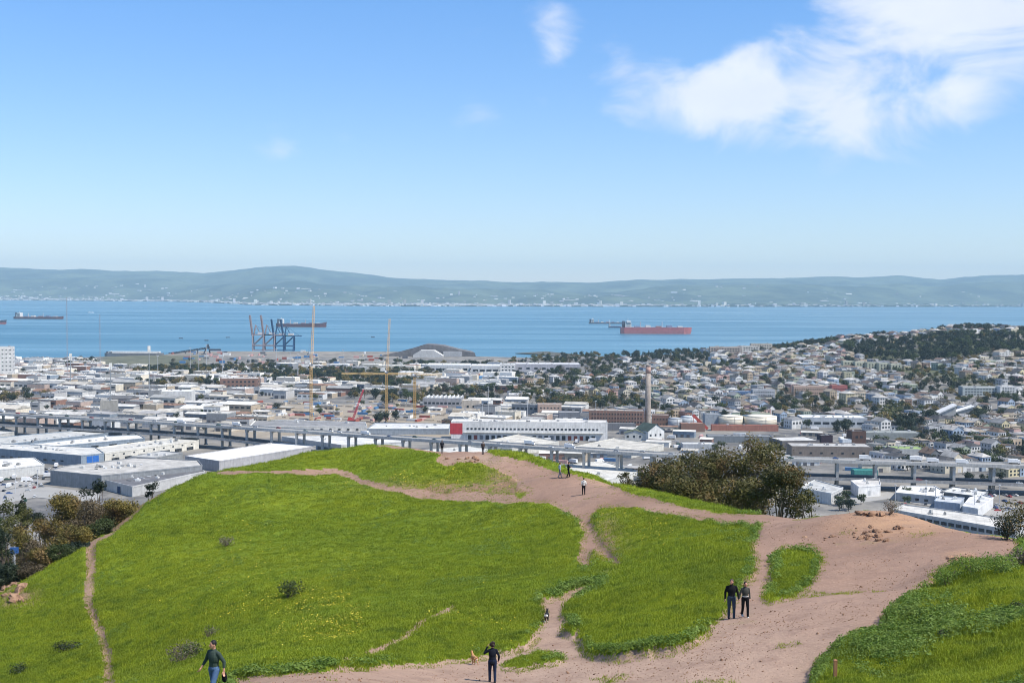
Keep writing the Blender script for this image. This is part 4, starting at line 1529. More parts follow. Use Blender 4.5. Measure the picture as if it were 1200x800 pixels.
def build_slant_school():
    a = ground_hit(1120, 494)
    s = a[1] / F
    r = empty('school_hall', a, -.1, 'white modern hall with two steep wedge roofs among trees', 'hall')
    mb = MB()
    mb.add([(-25 * s, 0, -1), (0, 0, -1), (0, 0, 18 * s), (-25 * s, 0, 6 * s), (-25 * s, 16, -1), (0, 16, -1), (0, 16, 18 * s), (-25 * s, 16, 6 * s)], [(0, 1, 2, 3), (7, 6, 5, 4), (1, 5, 6, 2), (4, 0, 3, 7), (3, 2, 6, 7)])
    mb.build('wall', M['paint'], r, color=(.46, .45, .42, 1))
    mb = MB()
    mb.add([(-26 * s, -1.2, 5.6 * s), (.6 * s, -1.2, 18.6 * s), (.6 * s, 17, 18.6 * s), (-26 * s, 17, 5.6 * s), (-26 * s, -1.2, 7.2 * s), (.6 * s, -1.2, 20.2 * s), (.6 * s, 17, 20.2 * s), (-26 * s, 17, 7.2 * s)], [(3, 2, 1, 0), (4, 5, 6, 7), (0, 1, 5, 4), (1, 2, 6, 5), (2, 3, 7, 6), (3, 0, 4, 7)])
    mb.build('roof', M['paint'], r, color=(.80, .79, .76, 1))
    mb = MB()
    mb.add([(1 * s, 2, -1), (20 * s, 2, -1), (20 * s, 2, 17 * s), (1 * s, 2, 11 * s), (1 * s, 14, -1), (20 * s, 14, -1), (20 * s, 14, 17 * s), (1 * s, 14, 11 * s)], [(0, 1, 2, 3), (7, 6, 5, 4), (1, 5, 6, 2), (4, 0, 3, 7), (3, 2, 6, 7)])
    mb.build('wing_wall', M['paint'], r, color=(.42, .40, .36, 1))
    mb = MB()
    mb.add([(.8 * s, 1, 10.8 * s), (21 * s, 1, 17.4 * s), (21 * s, 15, 17.4 * s), (.8 * s, 15, 10.8 * s), (.8 * s, 1, 12 * s), (21 * s, 1, 18.8 * s), (21 * s, 15, 18.8 * s), (.8 * s, 15, 12 * s)], [(3, 2, 1, 0), (4, 5, 6, 7), (0, 1, 5, 4), (1, 2, 6, 5), (2, 3, 7, 6), (3, 0, 4, 7)])
    mb.build('wing_roof', M['paint'], r, color=(.80, .79, .76, 1))
    TAKEN.append((a[0], a[1] + 8, 26))


build_slant_school()
# the yards between the gum trees and the houses
facebox('white many-vaulted market shed with glass strips', 940, 1016, 490, 501, 30, (.50, .53, .55, 1), (.80, .80, .78, 1), name='market_shed', cat='shed', wrows=1, ww=7, wh=2.4, wgap=9, units=14, rot=-.05)
facebox('dark brown loft building with tan end wall beside the white cube', 998, 1015, 506, 526, 14, (.12, .07, .055, 1), (.1, .09, .09, 1), wrows=2, ww=2.4, wh=2, wgap=4.5, rot=.1)
facebox('plain white cube-shaped stair block in front of the loft buildings', 987, 998, 516, 528, 8, (.62, .66, .70, 1), (.66, .66, .65, 1), units=0, rot=.1)
facebox('near-black box warehouse left of the white cube', 962, 976, 511, 523, 12, (.045, .03, .045, 1), (.2, .2, .2, 1), units=1, rot=.1)
facebox('brown concrete depot with ribbed white roof in front of the loft buildings', 928, 1022, 524, 537, 26, (.24, .20, .17, 1), (.50, .49, .47, 1), units=10, rot=-.05, name='depot', cat='depot', wrows=1, ww=2, wh=1.4, wgap=9)
facebox('dark-walled shed with white ribbed roof right of the gum trees', 915, 962, 517, 527, 30, (.14, .13, .13, 1), (.64, .63, .60, 1), units=0, rot=.2, name='shed', cat='shed')
facebox('low flat-roofed market with green roof patch behind the freeway', 1042, 1084, 527, 540, 22, (.5, .5, .48, 1), (.30, .40, .16, 1), units=5, rot=-.05)
facebox('grey vaulted workshop with white roof behind the freeway', 1085, 1112, 531, 541, 20, (.32, .32, .33, 1), (.5, .5, .5, 1), units=3, rot=-.05)
facebox('long grey-green flat-roofed school block among street trees', 1008, 1080, 508, 517, 22, (.27, .29, .28, 1), (.34, .36, .34, 1), units=6)
facebox('long low dark-roofed yard shed behind the gum tree tops', 830, 905, 512, 519, 16, (.22, .24, .25, 1), (.24, .25, .26, 1), units=8, rot=-.03, name='shed', cat='shed')
facebox('white-roofed container yard office between gum trees and green-roofed shed', 800, 838, 521, 528, 14, (.45, .46, .47, 1), (.70, .70, .68, 1), units=3)
facebox('teal-green low shed under the freeway behind the lower deck', 1001, 1029, 552, 558, 10, (.06, .26, .24, 1), (.08, .3, .27, 1), units=0, name='shed', cat='shed')
# foot of the hill on the right
warehouse('plain white workshop with dark strip window behind the gum trees', [(935, 572), (974, 579), (988, 572), (955, 563)], 17, 10, (.58, .58, .57, 1), (.5, .5, .48, 1), 3, wins=[W_((974, 579), (988, 572), 14.5, 5, 1.4, 6)])
warehouse('white corner building with red-brown parapet at the street bend', [(997, 564), (1006, 571), (1032, 569), (1030, 561)], 17.5, 10, (.72, .71, .69, 1), (.62, .6, .57, 1), 2, wins=[W_((1006, 571), (1031, 569), 13, 2.4, 3.4, 7, 'panel', (.45, .46, .47, 1))])
warehouse('long white-roofed garage row beyond the street', [(1049, 578), (1100, 583), (1108, 577), (1095, 570), (1056, 570)], 15, 10, (.5, .5, .49, 1), (.80, .79, .77, 1), 6, wins=[W_((1050, 578.2), (1100, 583), 12.4, 2.4, 1.6, 6)])
warehouse('grey dark-fronted workshop with pale roof joined to the garage row', [(1102, 577), (1150, 583), (1158, 577), (1118, 571)], 15.5, 10, (.16, .17, .18, 1), (.68, .68, .66, 1), 4)
warehouse('white gable-ended workshop beside the car yard', [(1128, 594), (1146, 597), (1164, 584), (1150, 580), (1136, 584)], 16, 10, (.70, .70, .69, 1), (.66, .66, .65, 1), 2, wins=[W_((1129, 594), (1145, 596.8), 12.6, 2.6, 3.2, 6)])
warehouse('small pale blue office with orange-brown shed front', [(1095, 588), (1125, 591), (1130, 584), (1100, 582)], 14.5, 10, (.40, .46, .54, 1), (.60, .62, .63, 1), 2)
warehouse('long low pale building with a row of dark framed windows just below the dirt mound', [(1046, 598), (1110, 609), (1190, 623), (1200, 613), (1120, 600), (1060, 592)], 15.5, 9, (.50, .50, .49, 1), (.60, .58, .53, 1), 3,
          wins=[W_((1046, 598), (1190, 623), 13.1, 3.6, 2.0, 5.0)])


def sheet(name, pts, z, mat):
    P_ = outline(pts, z)
    mb = MB()
    mb.prism(P_, z - .3, z)
    mb.build(name, mat, kind='structure')


sheet('road', [(-40, 583), (40, 568), (118, 578), (112, 590), (40, 582), (-40, 600)], 10.3, M['conc_road'])
sheet('pavement', [(-40, 574), (30, 561), (60, 563), (40, 567), (-40, 582)], 10.35, M['conc_road'])
sheet('street', [(985, 592), (1040, 584), (1120, 598), (1215, 612), (1215, 604), (1110, 590), (1040, 576), (985, 582)], 10.3, M['conc_road'])

# ------------------------------------------------------------------ scatter helper (instances on points, for what nobody could count)
def scatter(name, pts, rots, scls, idxs, sources, label, cat):
    me = bpy.data.meshes.new(name)
    me.vertices.add(len(pts))
    me.vertices.foreach_set('co', np.asarray(pts, np.float32).ravel())
    a = me.attributes.new('rot', 'FLOAT_VECTOR', 'POINT')
    a.data.foreach_set('vector', np.asarray(rots, np.float32).ravel())
    a = me.attributes.new('scl', 'FLOAT_VECTOR', 'POINT')
    sc_ = np.asarray(scls, np.float32)
    if sc_.ndim == 1:
        sc_ = np.repeat(sc_[:, None], 3, 1)
    a.data.foreach_set('vector', sc_.ravel())
    a = me.attributes.new('idx', 'INT', 'POINT')
    a.data.foreach_set('value', np.asarray(idxs, np.int32))
    o = mesh_obj(name, me, kind='stuff', label=label, cat=cat)
    ng = bpy.data.node_groups.new(name, 'GeometryNodeTree')
    ng.interface.new_socket('Geometry', in_out='INPUT', socket_type='NodeSocketGeometry')
    ng.interface.new_socket('Geometry', in_out='OUTPUT', socket_type='NodeSocketGeometry')
    N, L = ng.nodes, ng.links.new
    gi, go = N.new('NodeGroupInput'), N.new('NodeGroupOutput')
    ip = N.new('GeometryNodeInstanceOnPoints')
    ip.inputs['Pick Instance'].default_value = True
    jn = N.new('GeometryNodeJoinGeometry')
    srcs = []
    for s in sources[::-1]:
        oi = N.new('GeometryNodeObjectInfo')
        oi.inputs['Object'].default_value = s
        oi.inputs['As Instance'].default_value = True
        L(oi.outputs['Geometry'], jn.inputs[0])

    def na(nm, ty):
        q = N.new('GeometryNodeInputNamedAttribute')
        q.data_type = ty
        q.inputs['Name'].default_value = nm
        return [s for s in q.outputs if s.enabled][0]
    L(gi.outputs[0], ip.inputs['Points'])
    L(jn.outputs[0], ip.inputs['Instance'])
    L(na('idx', 'INT'), ip.inputs['Instance Index'])
    L(na('rot', 'FLOAT_VECTOR'), ip.inputs['Rotation'])
    L(na('scl', 'FLOAT_VECTOR'), ip.inputs['Scale'])
    L(ip.outputs[0], go.inputs[0])
    md = o.modifiers.new('scatter', 'NODES')
    md.node_group = ng
    return o


# ------------------------------------------------------------------ trees
def leaf_cloud(lobes, n, size, seed, up=0.35, flat=1.0, droop=0.0):
    """leaf-sized faces spread through the volume of several lobes -> verts, quads"""
    g = np.random.default_rng(seed)
    vol = np.array([l[3] * l[4] * l[5] for l in lobes]) ** 0.75
    pick = g.choice(len(lobes), n, p=vol / vol.sum())
    L_ = np.array(lobes)[pick]
    v = g.normal(size=(n, 3))
    v /= np.linalg.norm(v, axis=1)[:, None]
    r = g.random(n) ** 0.28
    c = L_[:, :3] + v * r[:, None] * L_[:, 3:6]
    nrm = v * 0.8 + g.normal(size=(n, 3)) * 0.55 + np.array([0, 0, up])
    nrm /= np.linalg.norm(nrm, axis=1)[:, None]
    a = np.cross(nrm, g.normal(size=(n, 3)) + np.array([0, 0, droop]))
    a /= np.linalg.norm(a, axis=1)[:, None] + 1e-9
    b = np.cross(nrm, a)
    s = size * g.uniform(0.55, 1.35, n)[:, None]
    V = np.stack([c - a * s, c + b * s * 0.55 * flat, c + a * s, c - b * s * 0.55 * flat], 1).reshape(-1, 3)
    Q = np.arange(4 * n).reshape(n, 4)
    return V, Q


def lobes_round(seed, k=9, R=.42, zc=.58, zr=.30, s=(.16, .28)):
    g = random.Random(seed)
    out = []
    for i in range(k):
        a, rr = g.uniform(0, 6.28), R * math.sqrt(g.random()) * .8
        z = zc + g.uniform(-1, 1) * zr * (1 - .5 * rr / R)
        q = g.uniform(*s)
        out.append((rr * math.cos(a), rr * math.sin(a), z, q, q, q * .8))
    return out


def lobes_cone(seed, k=12):
    g = random.Random(seed)
    out = []
    for i in range(k):
        t = i / (k - 1)
        q = .2 * (1 - t) + .045
        a = g.uniform(0, 6.28)
        rr = .10 * (1 - t) * g.random()
        out.append((rr * math.cos(a), rr * math.sin(a), .18 + .78 * t, q, q, .10))
    return out


def lobes_pine(seed):
    g = random.Random(seed)
    out = []
    for i in range(8):
        a, rr = g.uniform(0, 6.28), g.uniform(.05, .3)
        out.append((rr * math.cos(a), rr * math.sin(a), g.uniform(.5, .9), g.uniform(.14, .24), g.uniform(.14, .24), g.uniform(.06, .1)))
    return out


def tree_variant(kind, seed, n=420):
    mat = {'round': 'leaf_green', 'dark': 'leaf_dark', 'cone': 'leaf_dark', 'pine': 'leaf_dark', 'brown': 'leaf_brown', 'spring': 'leaf_spring', 'olive': 'leaf_olive'}[kind]
    lob = lobes_cone(seed) if kind == 'cone' else lobes_pine(seed) if kind == 'pine' else lobes_round(seed, 8 + seed % 4)
    V, Q = leaf_cloud(lob, n if kind != 'brown' else int(n * .6), .062 if kind != 'brown' else .045, seed)
    crown = np_mesh('crown', V, Q, M[mat], False)
    mb = MB()
    mb.tube((0, 0, -.06), (.01, 0, .35), .028, .02, 6)
    mb.tube((.01, 0, .35), (0, .02, .75), .02, .006, 6)
    for i in range(5):
        l = lob[i % len(lob)]
        mb.tube((0, 0, .28 + .05 * i), (l[0] * .8, l[1] * .8, l[2]), .011, .004, 5)
    return kind, crown, mb.mesh('trunk', M['bark'])


TREES = [tree_variant('round', 1), tree_variant('round', 2), tree_variant('dark', 3), tree_variant('dark', 4), tree_variant('cone', 5), tree_variant('pine', 6), tree_variant('brown', 7), tree_variant('spring', 8), tree_variant('olive', 9), tree_variant('pine', 10)]
KINDS = {}
for _i, _t in enumerate(TREES):
    KINDS.setdefault(_t[0], []).append(_i)
KWORD = {'round': 'green bushy tree', 'dark': 'dark evergreen tree', 'cone': 'dark pointed conifer', 'pine': 'dark flat-topped pine', 'brown': 'bare brownish tree', 'spring': 'pale green spring tree', 'olive': 'olive-brown broadleaf tree'}
TLIST = []      # (x, y, z, height, variant, where)


def put_tree(x, y, h, kind, where):
    TLIST.append((x, y, float(G(x, y)) - .15, h, rnd.choice(KINDS[kind]), where))


def pixel_trees(poly, n, hs, kinds, where):
    xs, ys = [p[0] for p in poly], [p[1] for p in poly]
    c = 0
    for _ in range(n * 12):
        px, py = rnd.uniform(min(xs), max(xs)), rnd.uniform(min(ys), max(ys))
        if not inpoly(np.array(px), np.array(py), poly):
            continue
        p = ground_hit(px, py)
        if p[1] > 3000:
            continue
        put_tree(p[0], p[1], rnd.uniform(*hs), rnd.choice(kinds), where)
        c += 1
        if c >= n:
            break


# ------------------------------------------------------------------ houses
def house_parts(style, seed):
    """meshes of one house: front towards -Y, 7.4 m wide"""
    g = random.Random(seed)
    w, d, h = 7.4, 14.0, g.choice((6.4, 7.4, 9.0))
    wall, roof, win, gar = MB(), MB(), MB(), MB()
    if style == 'flat':
        wall.box(0, 0, -3, w, d, h + 3.5)
        roof.box(0, 0, h + .5, w - .5, d - .5, .12)
        roof.box(0, -d / 2 - .2, h + .15, w + .1, .5, .45)
        roof.box(1.5, 2, h + .62, 1.6, 1.2, 1.0)
        wall.box(-1.5, -d / 2 - .45, 2.8, 2.8, .9, h - 3.4)
    elif style == 'gable':
        e, hh = h - .6, h + 1.9
        wall.add([(-w / 2, -d / 2, -3), (w / 2, -d / 2, -3), (w / 2, -d / 2, e), (0, -d / 2, hh), (-w / 2, -d / 2, e), (-w / 2, d / 2, -3), (w / 2, d / 2, -3), (w / 2, d / 2, e), (0, d / 2, hh), (-w / 2, d / 2, e)],
                 [(0, 1, 2, 3, 4), (9, 8, 7, 6, 5), (1, 6, 7, 2), (5, 0, 4, 9), (2, 7, 8, 3), (4, 3, 8, 9)])
        for s in (-1, 1):
            a = [(s * (w / 2 + .35), -d / 2 - .4, e - .2), (s * (w / 2 + .35), d / 2 + .4, e - .2), (0, d / 2 + .4, hh + .05), (0, -d / 2 - .4, hh + .05)]
            fs = [(3, 2, 1, 0), (4, 5, 6, 7), (0, 1, 5, 4), (1, 2, 6, 5), (2, 3, 7, 6), (3, 0, 4, 7)]
            roof.add(a + [(x, y, z + .22) for x, y, z in a], fs if s > 0 else [f[::-1] for f in fs])
        roof.box(1.4, 1, hh - 1.2, .7, .7, 1.8)
    else:
        wall.box(0, 0, -3, w, d, h + 2.4)
        e = h - .6
        roof.add([(-w / 2 - .4, -d / 2 - .4, e), (w / 2 + .4, -d / 2 - .4, e), (w / 2 + .4, d / 2 + .4, e), (-w / 2 - .4, d / 2 + .4, e), (0, -d / 2 + 3.2, e + 2.0), (0, d / 2 - 3.2, e + 2.0)],
                 [(0, 3, 2, 1), (0, 1, 4), (1, 2, 5, 4), (2, 3, 5), (3, 0, 4, 5)])
        roof.box(-1.3, 2, e + .8, .7, .7, 1.7)
    n_st = 2 if h < 8 else 3
    for s in (-1, 1):
        for st in range(n_st):
            z = .9 + st * 2.7 if s > 0 else 3.4 + (st - 0) * 2.7
            if z + 1.5 > h:
                continue
            for x in (-2.2, 0.0, 2.2) if style != 'flat' or s > 0 else (1.9,):
                win.box(x, s * (d / 2 + .03), z, 1.15, .14, 1.45)
            if style == 'flat' and s < 0:
                win.box(-1.5, -d / 2 - .93, z, 2.0, .14, 1.45)
        for st in range(n_st):
            for y in (-4, 0, 4):
                win.box(s * (w / 2 + .03), y, 1.0 + st * 2.6, .14, 1.0, 1.3)
    gar.box(.9, -d / 2 - .04, 0, 2.9, .14, 2.3)
    return wall, roof, win, gar


HSTY = [('flat', 1), ('flat', 2), ('flat', 3), ('gable', 4), ('gable', 5), ('hip', 6), ('hip', 7)]
HPARTS = [house_parts(*q) for q in HSTY]
HMESH = [(p[0].mesh('wall', M['paint']), p[1].mesh('roof', M['roof']), p[2].mesh('windows', M['glass']), p[3].mesh('garage_door', M['paint'])) for p in HPARTS]
WALLC = [('white', (.70, .69, .66)), ('white', (.66, .66, .65)), ('cream', (.62, .56, .44)), ('pale grey', (.46, .47, .48)), ('pale blue', (.34, .42, .52)), ('pink', (.56, .38, .34)), ('tan', (.46, .37, .27)),
         ('pale yellow', (.60, .53, .34)), ('sage green', (.36, .41, .32)), ('dark grey', (.17, .18, .19)), ('brown', (.24, .17, .13)), ('beige', (.54, .48, .40)), ('terracotta', (.42, .22, .16))]
ROOFC = [('dark', (.09, .09, .095)), ('brown', (.17, .125, .10)), ('grey', (.27, .27, .27)), ('pale', (.48, .46, .43)), ('tan', (.33, .28, .22))]
HLIST = []


def taken(x, y, m=6):
    return any((x - a) ** 2 + (y - b) ** 2 < (r + m) ** 2 for a, b, r in TAKEN)


WOODS = [[(985, 408), (1010, 402), (1060, 400), (1130, 395), (1200, 396), (1200, 412), (1150, 418), (1130, 424), (1060, 425), (1000, 420)],
         [(735, 418), (760, 412), (830, 412), (835, 424), (740, 428)], [(640, 420), (720, 420), (740, 432), (700, 444), (640, 440)]]


def in_woods(px, py):
    return any(inpoly(np.array(px), np.array(py), w) for w in WOODS)


def lay_houses():
    u0 = 0
    rot = .40
    c, s = math.cos(rot), math.sin(rot)
    v = 500.0
    row = 0
    while v < 3100:
        # a street, then two rows back to back
        for side in (0, 1):
            vv = v + 8 + 8 if side == 0 else v + 8 + 16 + 13 + 8
            u = -500.0 + rnd.uniform(0, 8)
            k = 0
            while u < 2100:
                k += 1
                if k % 14 == 0:
                    u += 13
                step = rnd.choice((8.8, 9.8, 10.6, 11.6, 13.5))
                u += step
                x, y = u * c - (vv - 1700) * s - 300, u * s + (vv - 1700) * c + 1500
                if y < 700:
                    continue
                px = 600 + F * x / y
                if px < 610 or px > 1290:
                    continue
                # industrial flats reach to the factory row; only the right side is housing close in
                near = np.interp(px, [610, 700, 900, 1010, 1040, 1210], [1620, 1400, 1290, 1180, 960, 930])
                if y < near or y > np.interp(px, [610, 740, 830], [2120, 2350, 2660]) or taken(x, y):
                    continue
                z = float(G(x, y))
                qx, qy = project(x, y, z + 4)
                if in_woods(qx, qy):
                    continue
                if vnoise(x, y, 120, 33) > .66 or rnd.random() < .20:
                    if rnd.random() < .8:
                        put_tree(x, y, rnd.uniform(7, 15), rnd.choice(['round', 'dark', 'dark', 'brown', 'spring', 'olive', 'round']), 'between the hillside houses')
                    continue
                if vnoise(x, y, 30, 35) > .80:
                    continue
                a = rot + (0 if side == 0 else math.pi) + rnd.uniform(-.04, .04)
                st = rnd.choice([0, 1, 2, 0, 1, 3, 4, 5, 6])
                HLIST.append((x, y, z, a, st, (step / 7.4 * .98, rnd.uniform(.95, 1.2), rnd.uniform(1.0, 1.5)), rnd.choice(WALLC[:9] + WALLC[:4] if rnd.random() < .85 else WALLC), rnd.choice(ROOFC)))
            # yard trees
        for _ in range(170):
            u = rnd.uniform(-500, 2000)
            vv = v + rnd.choice((8 + 16 + 6.5, 8 + 16 + 6.5, 4.0)) + rnd.uniform(-2, 2)
            x, y = u * c - (vv - 1700) * s - 300, u * s + (vv - 1700) * c + 1500
            px = 600 + F * x / max(y, 1)
            if 600 < px < 1290 and 950 < y < 2650 and y > np.interp(px, [610, 700, 900, 1010, 1040, 1210], [1620, 1400, 1290, 1180, 960, 930]) and not taken(x, y, 0):
                put_tree(x, y, rnd.uniform(6, 15), rnd.choice(['round', 'dark', 'dark', 'dark', 'olive', 'brown', 'spring']), 'in a back yard between the house rows')
        v += 8 + 16 + 13 + 16 + 8
        row += 1


lay_houses()
SNAME = {'flat': 'flat-roofed bay-fronted house', 'gable': 'gabled house', 'hip': 'hip-roofed house'}


def build_houses():
    order = sorted(HLIST, key=lambda q: q[1] / q[5][0] + (9000 if 600 + F * q[0] / q[1] > 1206 else 0))
    near, far = order[:300], order[300:]
    for (x, y, z, a, st, sc_, (wn, wc), (rn_, rc)) in near:
        zone = 'just behind the freeway' if y < 1130 else 'well behind the freeway' if y < 1400 else 'far behind the freeway'
        turn = 'facing it' if abs(a) < 1.5 else 'turned away'
        r = empty('house', (x, y, z), a, f'{wn} {SNAME[HSTY[st][0]]} with {rn_} roof {zone}, {turn}', 'house', 'houses of the hillside neighbourhood', sc_)
        me = HMESH[st]
        mesh_obj('wall', me[0], r, wc + (1,))
        mesh_obj('roof', me[1], r, rc + (1,))
        o = mesh_obj('windows', me[2], r)
        o['kind'] = 'stuff'
        mesh_obj('garage_door', me[3], r, rnd.choice([(.6, .6, .58, 1), (.2, .15, .12, 1), (.35, .35, .36, 1)]))
    Vs, Fs, Cs = [], [], []
    tri = []
    for p in HPARTS:
        row = []
        for mb, kind in zip(p[:3], ('w', 'r', 'g')):
            T = np.array([(f[0], f[i], f[i + 1]) for f in mb.f for i in range(1, len(f) - 1)])
            row.append((np.array(mb.v), T, kind))
        tri.append(row)
    for (x, y, z, a, st, sc_, (wn, wc), (rn_, rc)) in far:
        ca, sa = math.cos(a), math.sin(a)
        for V, T, kind in tri[st]:
            if kind == 'g' and y > 2100:
                continue
            v = V * np.array(sc_)
            v = np.stack([v[:, 0] * ca - v[:, 1] * sa + x, v[:, 0] * sa + v[:, 1] * ca + y, v[:, 2] + z], -1)
            Vs.append(v)
            Fs.append(T)
            Cs.append(np.repeat([wc if kind == 'w' else rc if kind == 'r' else (.03, .035, .04)], len(T), 0))
    stuff_mesh('distant_houses', Vs, Fs, Cs, 'pale small houses packed in rows up the far hillside', 'houses')


build_houses()

# ------------------------------------------------------------------ industrial flats
IWALL = [('white', WHITE), ('cream', CREAM), ('pale grey', LGREY), ('grey', GREY), ('tan', (.46, .38, .28, 1)), ('white', (.66, .66, .64, 1)), ('dusty pink', (.48, .37, .31, 1)), ('brick red', (.28, .16, .12, 1)), ('blue-grey', BLUEGREY), ('white', WHITE), ('cream', CREAM), ('pale grey', LGREY), ('cream', (.66, .6, .5, 1))]
IROOF = [('white', RWHITE), ('white', (.70, .69, .66, 1)), ('grey', RGREY), ('beige', RBEIGE), ('pale', (.6, .58, .54, 1)), ('dark', (.15, .15, .155, 1)), ('rust', (.30, .19, .14, 1)), ('white', RWHITE), ('grey', (.42, .41, .4, 1)), ('beige', (.56, .52, .45, 1)), ('pale', (.64, .62, .57, 1)), ('dark', (.2, .2, .2, 1))]


def lay_industry():
    rot = -.30
    c, s = math.cos(rot), math.sin(rot)
    cnt = 0
    far_boxes = []
    for iv in range(0, 72):
        for iu in range(-33, 38):
            uu, vv = iu * 41 + rnd.uniform(-3, 3), 1150 + iv * 30
            x, y = uu * c - (vv - 1700) * s - 100, uu * s + (vv - 1700) * c + 1700
            px = 600 + F * x / max(y, 1)
            if px < -25 or px > 700 or y < 1210:
                continue
            if px > 610 and y > 1600:
                continue
            lim = np.interp(px, [0, 110, 125, 300, 480, 620, 700], [2560, 2500, 2260, 2330, 2450, 2430, 1560])
            if y > lim or (y < 1330 and px < 290):
                pass
            if y > lim:
                continue
            # keep clear of the freeway
            if y < np.interp(px, [0, 300, 600, 900], [1225, 1120, 1000, 930]):
                continue
            z = float(G(x, y))
            qx, qy = project(x, y, z)
            # the construction ground round the tower cranes stays open
            site = 290 < qx < 525 and 468 < qy < 497
            if site and (rnd.random() < .45 or qy > 490):
                continue
            if vnoise(x, y, 150, 41) > .64 and y > 1450:
                for _ in range(4):
                    put_tree(x + rnd.uniform(-20, 20), y + rnd.uniform(-12, 12), rnd.uniform(8, 15), rnd.choice(['dark', 'dark', 'round', 'olive', 'brown']), 'in a stand among the industrial sheds')
                continue
            if taken(x, y, 10) or rnd.random() < .10:
                continue
            w, d, h = rnd.uniform(16, 39), rnd.uniform(11, 25), rnd.choice((5, 6, 7, 8, 9, 11))
            (wn, wc), (rn_, rc) = rnd.choice(IWALL), rnd.choice(IROOF)
            if site:
                w, d, h = w * .6, d * .5, rnd.uniform(2.8, 4.5)
                (wn, wc), (rn_, rc) = rnd.choice([('tan', (.46, .38, .28, 1)), ('beige', (.55, .48, .38, 1)), ('white', WHITE)]), rnd.choice([('beige', RBEIGE), ('tan', (.42, .35, .26, 1)), ('pale', (.6, .58, .54, 1))])
            if y > 1790 and not site:
                a_ = rot + rnd.choice((0, 0, .12))
                far_boxes.append((x, y, z - 2, w, d, h + 2, a_, wc[:3]))
                far_boxes.append((x, y, z + h + .02, w * .97, d * .95, .5, a_, rc[:3]))
                for _ in range(2):
                    far_boxes.append((x + rnd.uniform(-.3, .3) * w, y + rnd.uniform(-.3, .3) * d, z + h + .4, 2.5, 2.5, 1.5, a_, (.5, .5, .48)))
                for _ in range(3):
                    far_boxes.append((x + rnd.uniform(-.4, .4) * w, y - d * .52 + rnd.uniform(-.4, 0), z, 3.2, 1.2, 3.2, a_, (.08, .08, .085)))
                TAKEN.append((x, y, 12))
                if rnd.random() < .5:
                    put_tree(x + rnd.uniform(-20, 20), y - d / 2 - 5, rnd.uniform(6, 12), rnd.choice(['dark', 'dark', 'round', 'brown']), 'beside a far shed on the industrial flats')
                continue
            where = 'on the industrial flats near the freeway' if y < 1420 else 'in the middle of the industrial flats' if y < 1850 else 'on the industrial flats towards the port'
            size = 'long' if w > 31 else 'broad' if d > 19 else 'small'
            tall = 'tall' if h > 8 else 'low'
            r = empty('warehouse', (x, y, z), rot + rnd.choice((0, 0, 0, .12)), f'{size} {tall} {wn} warehouse with {rn_} roof {where}', 'warehouse', 'warehouses of the industrial flats')
            mb = MB()
            style = rnd.random()
            gab = style < .35
            mb.box(0, 0, -2, w, d, h + 2)
            mb.build('wall', M['paint'], r, color=wc)
            mb = MB()
            if gab:
                e = .5
                mb.add([(-w / 2 - e, -d / 2 - e, h), (w / 2 + e, -d / 2 - e, h), (w / 2 + e, d / 2 + e, h), (-w / 2 - e, d / 2 + e, h), (-w / 2 - e, 0, h + d * .14), (w / 2 + e, 0, h + d * .14)],
                       [(0, 3, 2, 1), (0, 1, 5, 4), (2, 3, 4, 5), (1, 2, 5), (3, 0, 4)])
            else:
                mb.box(0, 0, h + .01, w - .8, d - .8, .2)
                for (cx, cy, sx, sy) in ((0, -d / 2 + .2, w, .4), (0, d / 2 - .2, w, .4), (-w / 2 + .2, 0, .4, d - .82), (w / 2 - .2, 0, .4, d - .82)):
                    mb.box(cx, cy, h + .005, sx, sy, .8)
                for _ in range(rnd.randint(1, 5)):
                    q = rnd.uniform(1.2, 3)
                    mb.box(rnd.uniform(-.4, .4) * w, rnd.uniform(-.35, .35) * d, h + .2, q, q, rnd.uniform(.7, 1.6))
            mb.build('roof', M['roof'], r, color=rc)
            k = int(w / rnd.choice((5, 7, 9)))
            dk = rnd.random() < .45
            mw = MB()
            for i in range(k):
                mw.box(-w / 2 + (i + .5) * w / k, -d / 2 - .03, 0 if dk else h * .52, w / k * (.55 if dk else .6), .2, min(4.2, h * .6) if dk else h * .2)
            o = mw.build('loading_doors' if dk else 'windows', M['paint'] if dk else M['glass'], r, color=(.12, .12, .13, 1))
            o['kind'] = 'stuff'
            TAKEN.append((x, y, 12))
            cnt += 1
            if rnd.random() < .6:
                put_tree(x + rnd.uniform(-28, 28), y - d / 2 - 5, rnd.uniform(5, 11), rnd.choice(['dark', 'round', 'brown', 'spring']), 'beside a shed on the industrial flats')
    stuff_boxes('distant_sheds', far_boxes, 'pale low sheds packed across the far industrial flats towards the port', 'sheds')
    return cnt


N_IND = lay_industry()

